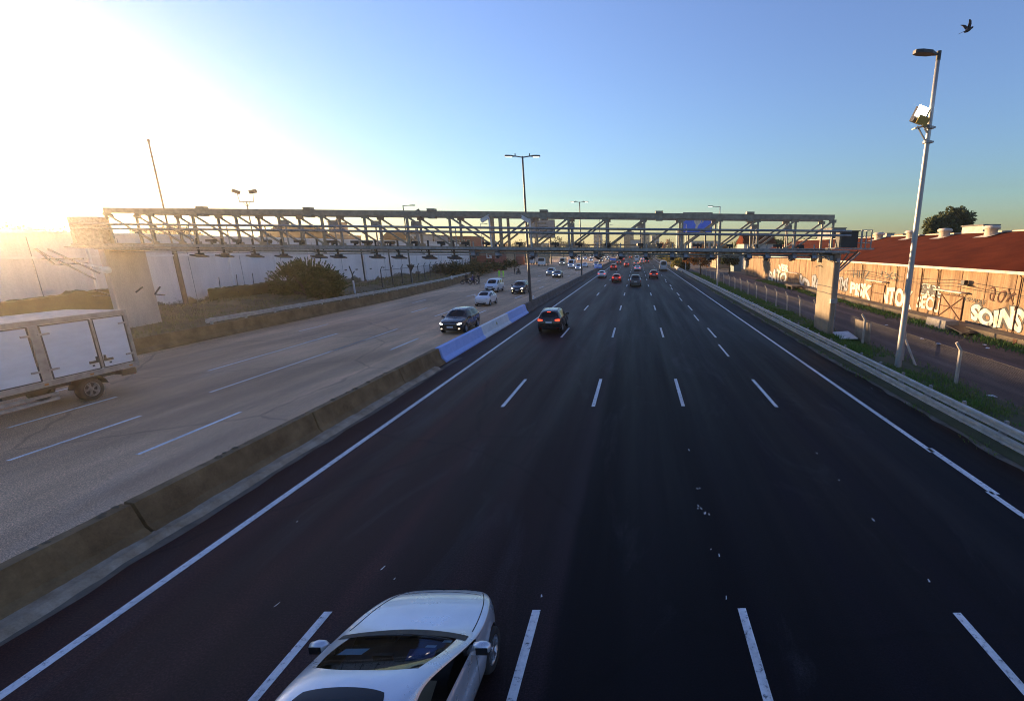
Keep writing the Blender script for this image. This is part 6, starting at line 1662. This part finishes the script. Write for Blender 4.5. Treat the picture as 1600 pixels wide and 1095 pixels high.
# upright shoots around the bush outline
q = MB(); random.seed(6); V = []; F = []
for k in range(190):
    a = random.uniform(-1.5, 1.5); b_ = random.uniform(-0.7, 0.7); d = Vector((math.sin(a), b_*0.6, math.cos(a)*0.95+0.1)).normalized()
    base = Vector((d.x*3.5, d.y*2.6, 0.5+d.z*2.9)); l_ = random.uniform(0.4, 1.0)
    for j in range(14):
        t = j/13; c = base+d*l_*t+Vector((0, 0, 0.12*t))
        u = (d+Vector((random.gauss(0, .5), random.gauss(0, .5), random.gauss(0, .5)))).normalized(); v = u.cross(Vector((random.gauss(0, 1), random.gauss(0, 1), random.gauss(0, 1)))).normalized(); s = 0.15*random.uniform(0.7, 1.3)
        n0 = len(V); V += [c-v*s*.45, c+u*s*.9, c+v*s*.45, c-u*s*.6]; F.append((n0, n0+1, n0+2, n0+3))
q.add(V, F); q.build('shoots', MT['leaf_olive'], bush, fix=False)
# big tree behind the red roof
p = aty(1484, 365, 110)
def PX(u, v, Y): return aty(u, v, Y)
c = aty(1483, 351, 110); s = 110/758
lob = [(-3.6, 0, 10.2, 2.4, 2.2, 2.2), (-1.6, 0.5, 11.2, 2.0, 2.0, 1.8), (1.2, 0, 12.0, 3.0, 2.6, 2.3), (3.4, 0, 10.8, 2.5, 2.2, 2.6), (0, -0.6, 9.4, 3.4, 2.4, 1.5), (4.0, 0.4, 9.2, 1.6, 1.6, 1.2), (-4.2, 0, 8.8, 1.3, 1.4, 1.1)]
zoff = c.z-10.4
tree('tree', (c.x, 110, 0), [(a, b, z+zoff, r1*0.96, r2, r3) for a, b, z, r1, r2, r3 in lob], 9000, 0.36, MT['leaf_tree'], 'large dark evergreen tree with a domed crown behind the red roof', 'tree', 3, (8, 0.5))
# autumn tree and yellow bushes along the right verge
p = at(1088, 432)
tree('autumn_tree', (p.x+0.8, p.y, 0), [(0, 0, 4.4, 2.6, 2.2, 1.5), (-2.0, 0, 3.7, 1.9, 1.6, 1.3), (1.9, 0, 3.9, 2.0, 1.7, 1.3), (0.2, -0.5, 2.9, 2.4, 1.6, 1.0)], 4200, 0.24, MT['leaf_autumn'], 'orange leaved autumn tree beside the fence beyond the gantry', 'tree', 8, (2.6, 0.14))
for k, (u, v, Y, w, h, lf, lab) in enumerate(((1062, 412, 150, 3.6, 3.4, 'leaf_yellow', 'yellow green bush nearest the guardrail beyond the grey van'), (1050, 408, 190, 4.2, 4.2, 'leaf_yellow', 'yellow bush farther along the guardrail'), (1070, 414, 132, 1.8, 3.6, 'leaf_dark', 'dark slim bush between the yellow bush and the autumn tree'), (1036, 405, 240, 4, 4, 'leaf_olive', 'distant olive bush where the guardrail ends'))):
    p = aty(u, v, Y); tree('bush', (p.x, Y, 0), [(0, 0, h*0.5, w*0.6, w*0.5, h*0.5), (w*0.4, 0, h*0.35, w*0.45, w*0.4, h*0.35), (-w*0.4, 0, h*0.4, w*0.45, w*0.4, h*0.4)], 1300, 0.32, MT[lf], lab, 'bush', 20+k, (0.6, 0.1), 'bushes along the guardrail')
for k, (u, Y, zc, w, h, lf, lab) in enumerate(((1141, 118, 3.4, 3.2, 3.2, 'leaf_dark', 'dark tree standing at the far end of the graffiti wall'), (1170, 175, 7.5, 9, 3.6, 'leaf_olive', 'broad olive tree seen through the truss above the red roof'), (1104, 165, 4.0, 3.0, 3.0, 'leaf_autumn', 'small reddish tree beyond the autumn tree'), (1205, 190, 8.2, 7, 3.2, 'leaf_olive', 'olive tree right of the broad one seen through the truss'), (1128, 205, 6, 5, 4, 'leaf_autumn', 'sunlit brown tree left of the broad olive tree'))):
    x = aty(u, 390, Y).x
    tree('tree', (x, Y, 0), [(0, 0, zc, w*0.5, w*0.4, h*0.55), (w*0.35, 0, zc-h*0.15, w*0.38, w*0.35, h*0.45), (-w*0.35, 0, zc-h*0.1, w*0.38, w*0.35, h*0.45)], 1900, 0.34, MT[lf], lab, 'tree', 40+k, (zc-h*0.4, 0.2))
# hedge and scrub on the left bank beyond the wall
for k, (u, v, w, h, lab) in enumerate(((718, 437, 5.5, 3.3, 'dark clipped scrub on the bank below the red building'), (748, 433, 6, 3.0, 'dark scrub on the bank behind the motorbikes'), (772, 428, 6, 3.2, 'dark scrub on the bank behind the lime vests'), (795, 423, 6, 3.4, 'dark scrub at the end of the earth bank'), (765, 420, 7, 3.4, 'dark scrub higher up the bank in front of the red building'))):
    p = at(u, v); y = p.y+4
    tree('shrub', (p.x-2.5, y, 0.4), [(0, 0, h*0.45, w*0.5, w*0.35, h*0.5), (w*0.45, 0, h*0.35, w*0.4, w*0.35, h*0.42), (-w*0.45, 0, h*0.4, w*0.4, w*0.35, h*0.45)], 2000, 0.26, MT['leaf_dark'], lab, 'shrub', 60+k, (0.5, 0.1), 'scrub on the left bank')

# ================================================================== FAR BUILDINGS AND SIGNS
WALLC = {'brick': M('red_brick_wall', (0.26, 0.06, 0.045), (0.18, 0.045, 0.035), 1.5, 0.9, fine=12), 'tan': M('tan_render', (0.42, 0.3, 0.18), (0.32, 0.22, 0.13), 0.8, 0.9, fine=9), 'grey': M('grey_render', (0.3, 0.3, 0.3), (0.22, 0.22, 0.22), 0.8, 0.9, fine=9), 'pale': M('pale_render', (0.5, 0.47, 0.42), (0.4, 0.37, 0.33), 0.8, 0.9, fine=9), 'dark': M('dark_render', (0.09, 0.085, 0.08), (0.06, 0.058, 0.055), 0.8, 0.9, fine=9), 'teal': M('teal_cladding', (0.13, 0.2, 0.2), (0.1, 0.15, 0.16), 1, 0.6)}
MT['pane'] = glassy('building_glass', (0.03, 0.035, 0.04), 0.1)
MT['flat_roof'] = M('flat_roofing', (0.16, 0.15, 0.14), (0.1, 0.095, 0.09), 0.8, 0.9)
def building(u0, u1, Y, ztop, depth, wall, label, rows=0, cols=0, pitched=False, zb=0.0, extra=None):
    x0, x1 = aty(u0, 388, Y).x, aty(u1, 388, Y).x; w = x1-x0
    if ztop > 100: ztop = aty((u0+u1)/2, ztop, Y).z     # given as the sight line of its eaves
    e = empty('building', ((x0+x1)/2, Y+depth/2, zb), 0, label, 'building')
    h = ztop-zb
    q = MB(); q.box((0, 0, h/2), (w, depth, h)); q.build('wall', WALLC[wall], e)
    q = MB()
    if pitched:
        q.add([(-w/2-.3, -depth/2-.3, h), (w/2+.3, -depth/2-.3, h), (w/2+.3, depth/2+.3, h), (-w/2-.3, depth/2+.3, h), (-w/2-.3, 0, h+depth*0.22), (w/2+.3, 0, h+depth*0.22)], [(0, 1, 5, 4), (2, 3, 4, 5), (0, 4, 3), (1, 2, 5)])
    else:
        q.box((0, 0, h+0.12), (w+0.4, depth+0.4, 0.24)); rows > 2 and q.box((w*0.2, 0, h+0.6), (w*0.22, depth*0.3, 0.9))
    q.build('roof', MT['rust_roof'] if pitched else MT['flat_roof'], e)
    for r in range(rows):
        for c in range(cols):
            x = -w/2+w*(c+0.5)/cols; z = h*(r+0.55)/rows; ww, hh = w/cols*0.55, h/rows*0.5
            q = MB(); q.box((x, -depth/2-0.02, z), (ww+0.2, 0.1, hh+0.2)); f = q.build('window', MT['cream'], e)
            q = MB(); q.box((x, -depth/2-0.06, z), (ww, 0.06, hh)); q.build('pane', MT['pane'], f)
    return e
rb = building(744, 771, 128, 5.8, 12, 'brick', 'red building with white lettering at the end of the pale wall', 0, 0)
me = text_mesh('lettering', 'La', 1, 0.02, MT['white'])
for v in me.vertices: v.co = Vector((v.co.x*1.6+0.2, -6.03-v.co.z, v.co.y*1.6+3.4))
mesh_obj('lettering', me, rb)
q = MB(); q.box((0.8, -6.02, 2.2), (3.4, 0.06, 0.16)); q.box((0.8, -6.02, 5.2), (3.4, 0.06, 0.1)); islands(q, 'wall_band', MT['cream'], rb)
building(771, 790, 150, 5.2, 10, 'tan', 'sunlit tan building right of the red building', 2, 3)
building(789, 806, 172, 5.4, 12, 'brick', 'brick building with a sunlit side right of the tan building', 1, 3)
building(808, 830, 205, 6.0, 12, 'tan', 'low tan building behind the trucks at the left roadside', 1, 3)
building(640, 655, 140, 366, 10, 'pale', 'pale block standing above the left wall beneath the lamp', 3, 2)
building(662, 682, 150, 368, 10, 'grey', 'grey block above the left wall', 2, 2)
building(681, 737, 165, 370, 14, 'brick', 'long red brick block seen through the truss above the left wall', 2, 7)
building(492, 526, 150, 368, 14, 'tan', 'broad tan building seen through the left half of the truss', 2, 4)
building(518, 526, 165, 347, 8, 'tan', 'tall narrow tan tower behind the left half of the truss', 4, 1, zb=0)
building(404, 470, 130, 373, 16, 'pale', 'long pale shed behind the left wall seen through the truss', 0, 0, True)
building(596, 640, 160, 374, 14, 'tan', 'low tan shed behind the left wall between two blocks', 0, 0, True)
building(832, 870, 420, 9.5, 20, 'grey', 'distant grey building left of the median lamp', 2, 5)
building(928, 940, 520, 19, 16, 'grey', 'distant grey tower right of the second median lamp', 4, 2)
building(975, 990, 560, 23, 16, 'dark', 'distant dark tower above the road', 5, 2)
building(1002, 1015, 640, 24, 16, 'tan', 'distant tan tower above the right lanes', 5, 2)
building(1018, 1030, 430, 16, 16, 'pale', 'distant pale block right of the tan tower', 4, 2)
building(1058, 1068, 300, 16.5, 12, 'teal', 'distant teal glass block left of the blue billboard', 4, 2)
building(1080, 1122, 330, 377, 20, 'pale', 'long pale building behind the blue billboard', 2, 6)
building(1148, 1160, 128, 4.6, 6, 'teal', 'teal shed at the far end of the graffiti warehouse', 0, 0)
building(1120, 1147, 150, 396, 12, 'tan', 'sunlit tan house beyond the dark tree at the right roadside', 1, 3)
building(1166, 1212, 142, 381, 14, 'pale', 'pale house with a pitched roof beyond the red warehouse roof', 0, 0, True)
building(1297, 1319, 155, 357, 12, 'grey', 'grey block rising behind the right end of the gantry', 2, 2)
building(1531, 1555, 92, 352.5, 6, 'pale', 'small pale tower block behind the red roof ridge', 2, 2)
building(1383, 1395, 190, 365, 10, 'pale', 'small distant pale block above the red roof ridge', 2, 1)
building(1376, 1384, 230, 366, 10, 'tan', 'narrow distant tan block above the red roof ridge', 3, 1)
building(1408, 1422, 210, 366, 10, 'tan', 'small distant tan block left of the lamp post above the roof', 1, 2)
random.seed(90)
SKY = [(770, 300, 8, 'leaf_dark'), (792, 340, 10, 'leaf_autumn'), (812, 380, 13, 'leaf_olive'), (880, 300, 8, 'leaf_dark'), (872, 480, 17, 'leaf_olive'), (893, 560, 16, 'leaf_olive'), (912, 420, 12, 'leaf_dark'), (945, 520, 16, 'leaf_olive'), (960, 460, 12, 'leaf_olive'), (1044, 420, 14, 'leaf_autumn'), (1030, 520, 14, 'leaf_dark'), (1095, 260, 9, 'leaf_autumn'), (1230, 210, 11, 'leaf_olive'), (1258, 200, 10.5, 'leaf_olive'), (1276, 240, 12, 'leaf_dark'), (850, 260, 6, 'leaf_dark')]
for k, (u, Y, ht, lf) in enumerate(SKY):
    x = aty(u, 388, Y).x; w = ht*0.7
    place = ['left of the median', 'near the end of the road', 'right of the road'][0 if u < 900 else 1 if u < 1060 else 2]
    tree('tree', (x, Y, 0), [(0, 0, ht*0.62, w*0.55, w*0.5, ht*0.36), (w*0.4, 0, ht*0.5, w*0.4, w*0.4, ht*0.28), (-w*0.4, 0, ht*0.54, w*0.42, w*0.4, ht*0.3)], 700, ht*0.055, MT[lf], 'distant %s tree %s, %s of the skyline row' % ({'leaf_dark': 'dark green', 'leaf_olive': 'olive', 'leaf_autumn': 'brownish'}[lf], place, ['first', 'second', 'third', 'fourth', 'fifth', 'sixth', 'seventh', 'eighth', 'ninth', 'tenth', 'eleventh', 'twelfth', 'thirteenth', 'fourteenth', 'fifteenth', 'sixteenth'][k]), 'tree', 100+k, (ht*0.45, 0.25), 'distant skyline trees')
# tree line over the left wall
for k, (u, Y, ht, w, lab) in enumerate(((12, 62, 9.6, 7, 'large tree crown glowing in the sun above the wall at the left edge'), (58, 66, 8.8, 8, 'spreading tree above the pale wall left of the gantry cabinet'), (88, 70, 9.0, 8, 'tree above the pale wall touching the gantry cabinet'), (268, 100, 11.0, 9, 'round tree above the pale wall seen through the left end of the truss'))):
    x = aty(u, 375, Y).x
    tree('tree', (x, Y, 0), [(0, 0, ht-2.2, w*.5, w*.4, 2.1), (w*.4, 0, ht-2.8, w*.4, w*.4, 1.7), (-w*.4, 0, ht-2.6, w*.42, w*.4, 1.8)], 3600, 0.28, MT['leaf_dark'], lab, 'tree', 130+k, (ht-3.5, 0.25), 'trees behind the pale wall')
# billboards
def billboard(u0, u1, v0, v1, Y, label, face_m, back=False):
    a, b = aty(u0, v0, Y), aty(u1, v1, Y); w = b.x-a.x; h = a.z-b.z
    e = empty('billboard', ((a.x+b.x)/2, Y, 0), 0, label, 'billboard'); zc = (a.z+b.z)/2
    q = MB(); q.box((0, 0, zc), (w, 0.3, h)); pn = q.build('panel', face_m, e)
    q = MB()
    for s in (-1, 1): q.box((s*(w/2+0.08), -0.02, zc), (0.18, 0.42, h+0.34)); q.box((0, -0.02, zc+s*(h/2+0.08)), (w, 0.42, 0.17))
    q.build('panel_frame', MT['dark'], e)
    for x in (-w*0.3, w*0.3): q = MB(); q.tube([(x, 0.5, 0), (x, 0.5, zc+h*0.3)], 0.28, 8); q.build('post', MT['dark'], e)
    q = MB(); q.box((0, -0.9, zc-h/2-0.2), (w, 0.7, 0.08)); q.build('catwalk', MT['dark'], e)
    return e, w, h, zc
MT['bb_blue'] = M('blue_poster', (0.05, 0.19, 0.85), (0.04, 0.15, 0.72), 0.5, 0.5)
e, w, h, zc = billboard(1068, 1111.5, 333, 363, 165, 'blue billboard with a pale winged shape behind the right half of the truss', MT['bb_blue'])
q = MB(); F_ = lambda pts: q.add([(x*w*0.5, -0.16, zc+z*h*0.5) for x, z in pts], [tuple(range(len(pts)))])
F_([(-.35, .62), (-.1, .30), (.02, .42), (.22, .72), (.42, .75), (.30, .40), (.22, .0), (.05, -.30), (-.02, -.62), (-.18, -.66), (-.12, -.25), (-.22, .02)])
F_([(-.55, .58), (-.42, .72), (-.3, .5), (-.38, .38)]); F_([(.24, -.12), (.42, .1), (.48, .34), (.36, .3)])
q.build('pale_shape', MT['spray_white'], e, fix=False)
q = MB(); q.box((0, -0.162, zc-h*0.42), (w*0.5, 0.02, 0.16)); q.box((-w*0.1, -0.162, zc-h*0.36), (w*0.2, 0.02, 0.1)); islands(q, 'caption_line', MT['white'], e)
q = MB(); q.box((0, -0.163, zc+h*0.44), (w*0.98, 0.02, h*0.1)); q.build('top_band', WALLC['brick'], e)
e, w, h, zc = billboard(826, 867, 344, 371, 190, 'grey weathered billboard beside the tall median lamp post', WALLC['grey'])
q = MB()
for x, z, a, b in ((-.1, .62, .9, .16), (.15, .2, .7, .1), (.1, -.35, .5, .3), (-.3, -.1, .1, .9), (.35, -.3, .12, .7)): q.box((x*w*.5, -.16, zc+z*h*.5), (a*w*.5, .02, b*h*.5))
islands(q, 'poster_patch', WALLC['dark'], e)
billboard(928, 940, 378, 387, 330, 'small distant billboard right of the second median lamp', WALLC['grey'])
billboard(985, 1000, 375, 388, 300, 'small distant pale billboard above the middle lanes', WALLC['pale'])
# roadside trucks and far gantry at the left fork
def lorry(u, v, Y, wall, label, rz=math.pi):
    x = aty(u, v, Y).x; e = empty('lorry', (x, Y, 0), rz, label, 'truck', 'lorries parked at the left roadside')
    q = MB(); q.box((0, -1.5, 2.2), (2.5, 6.2, 2.7)); q.build('cargo_box', WALLC[wall] if wall in WALLC else MT[wall], e)
    pr = [(1.75, .6), (1.75, 2.7), (3.0, 2.75), (3.45, 1.7), (3.6, .6)]; q = MB(); q.add([(-1.1, y, z) for y, z in pr]+[(1.1, y, z) for y, z in pr], [tuple(range(5)), tuple(reversed(range(5, 10)))]+[(k, (k+1) % 5, 5+(k+1) % 5, 5+k) for k in range(5)]); q.build('cab', MT['white'], e)
    q = MB(); q.quad((-1, 3.09, 2.62), (1, 3.09, 2.62), (1, 3.48, 1.72), (-1, 3.48, 1.72)); q.build('windscreen', MT['glass'], e, fix=False)
    for y in (2.5, -3.2):
        for s in (1, -1): w_ = mesh_obj('wheel', ty if s > 0 else tyl, e); w_.location = (s*1.0, y, .46)
    return e
lorry(849, 414, 168, 'tan', 'white box lorry tinted tan for sunlight at the left roadside fork'); lorry(832, 412, 185, 'pale', 'pale lorry partly hidden behind the sun tinted box lorry'); lorry(816, 411, 205, 'pale', 'pale lorry parked before the low tan building')  # first lorry is white; orange sunlight is put into its box colour
fg = empty('far_gantry', (0, 300, 0), 0, 'distant dark sign gantry across the oncoming lanes', 'gantry')
x0, x1 = aty(858, 395, 300).x, aty(1032, 395, 300).x
q = MB(); q.box(((x0+x1)/2, 0, 7.6), (x1-x0, 0.8, 1.0)); q.build('beam', MT['dark'], fg)
for x in (x0, (x0+x1)/2-3, x1): q = MB(); q.box((x, 0, 3.7), (0.6, 0.6, 7.4)); q.build('column', MT['dark'], fg)
for u in (866, 905, 948, 1022): q = MB(); q.box((aty(u, 395, 300).x, -0.55, 6.3), (8 if u != 948 else 5, 0.2, 2.2)); q.build('sign_panel', WALLC['dark'], fg)
# ================================================================== LIGHT, SKY, AIR
SUN_AZ, SUN_EL = R(-54), R(4.9)
w = bpy.data.worlds.new('World'); scene.world = w; w.use_nodes = True
nt = w.node_tree; bg = nt.nodes['Background']
sk = nt.nodes.new('ShaderNodeTexSky'); sk.sky_type = 'NISHITA'; sk.sun_disc = False
sk.sun_elevation = SUN_EL; sk.sun_rotation = SUN_AZ
sk.air_density = AIR; sk.dust_density = DUST; sk.ozone_density = OZ; sk.altitude = 0
hs = nt.nodes.new('ShaderNodeHueSaturation'); hs.inputs['Hue'].default_value = HUE; hs.inputs['Saturation'].default_value = SAT
nt.links.new(sk.outputs[0], hs.inputs['Color']); nt.links.new(hs.outputs[0], bg.inputs[0]); bg.inputs[1].default_value = 0.15
sd = bpy.data.lights.new('sun', 'SUN'); sd.energy = 5.0; sd.angle = R(0.6); sd.color = (1.0, 0.66, 0.34)
so_ = bpy.data.objects.new('sun', sd); col.objects.link(so_)
d = Vector((math.sin(SUN_AZ)*math.cos(SUN_EL), math.cos(SUN_AZ)*math.cos(SUN_EL), math.sin(SUN_EL)))
so_.rotation_euler = d.to_track_quat('Z', 'Y').to_euler()
if HAZE > 0:
    q = MB(); q.box((0, 300, 14), (900, 800, 32)); hz = q.build('haze', None)
    m = bpy.data.materials.new('evening_haze'); m.use_nodes = True; t = m.node_tree; t.nodes.clear()
    o = t.nodes.new('ShaderNodeOutputMaterial'); v = t.nodes.new('ShaderNodeVolumePrincipled')
    v.inputs['Color'].default_value = (0.97, 0.9, 0.8, 1); v.inputs['Density'].default_value = HAZE; v.inputs['Anisotropy'].default_value = 0.89
    t.links.new(v.outputs[0], o.inputs['Volume']); hz.data.materials.clear(); hz.data.materials.append(m)
    tag(hz, 'thin warm evening haze in the air over the motorway', 'haze', kind='stuff')
scene.view_settings.view_transform = 'Standard'; scene.view_settings.look = 'None'; scene.view_settings.gamma = 1
scene.view_settings.exposure = EXPO
scene.cycles.use_denoising = True
scene.cycles.max_bounces = 6; scene.cycles.transparent_max_bounces = 16; scene.cycles.volume_bounces = 0
scene.cycles.pixel_filter_type = 'BLACKMAN_HARRIS'; scene.cycles.filter_width = 1.05
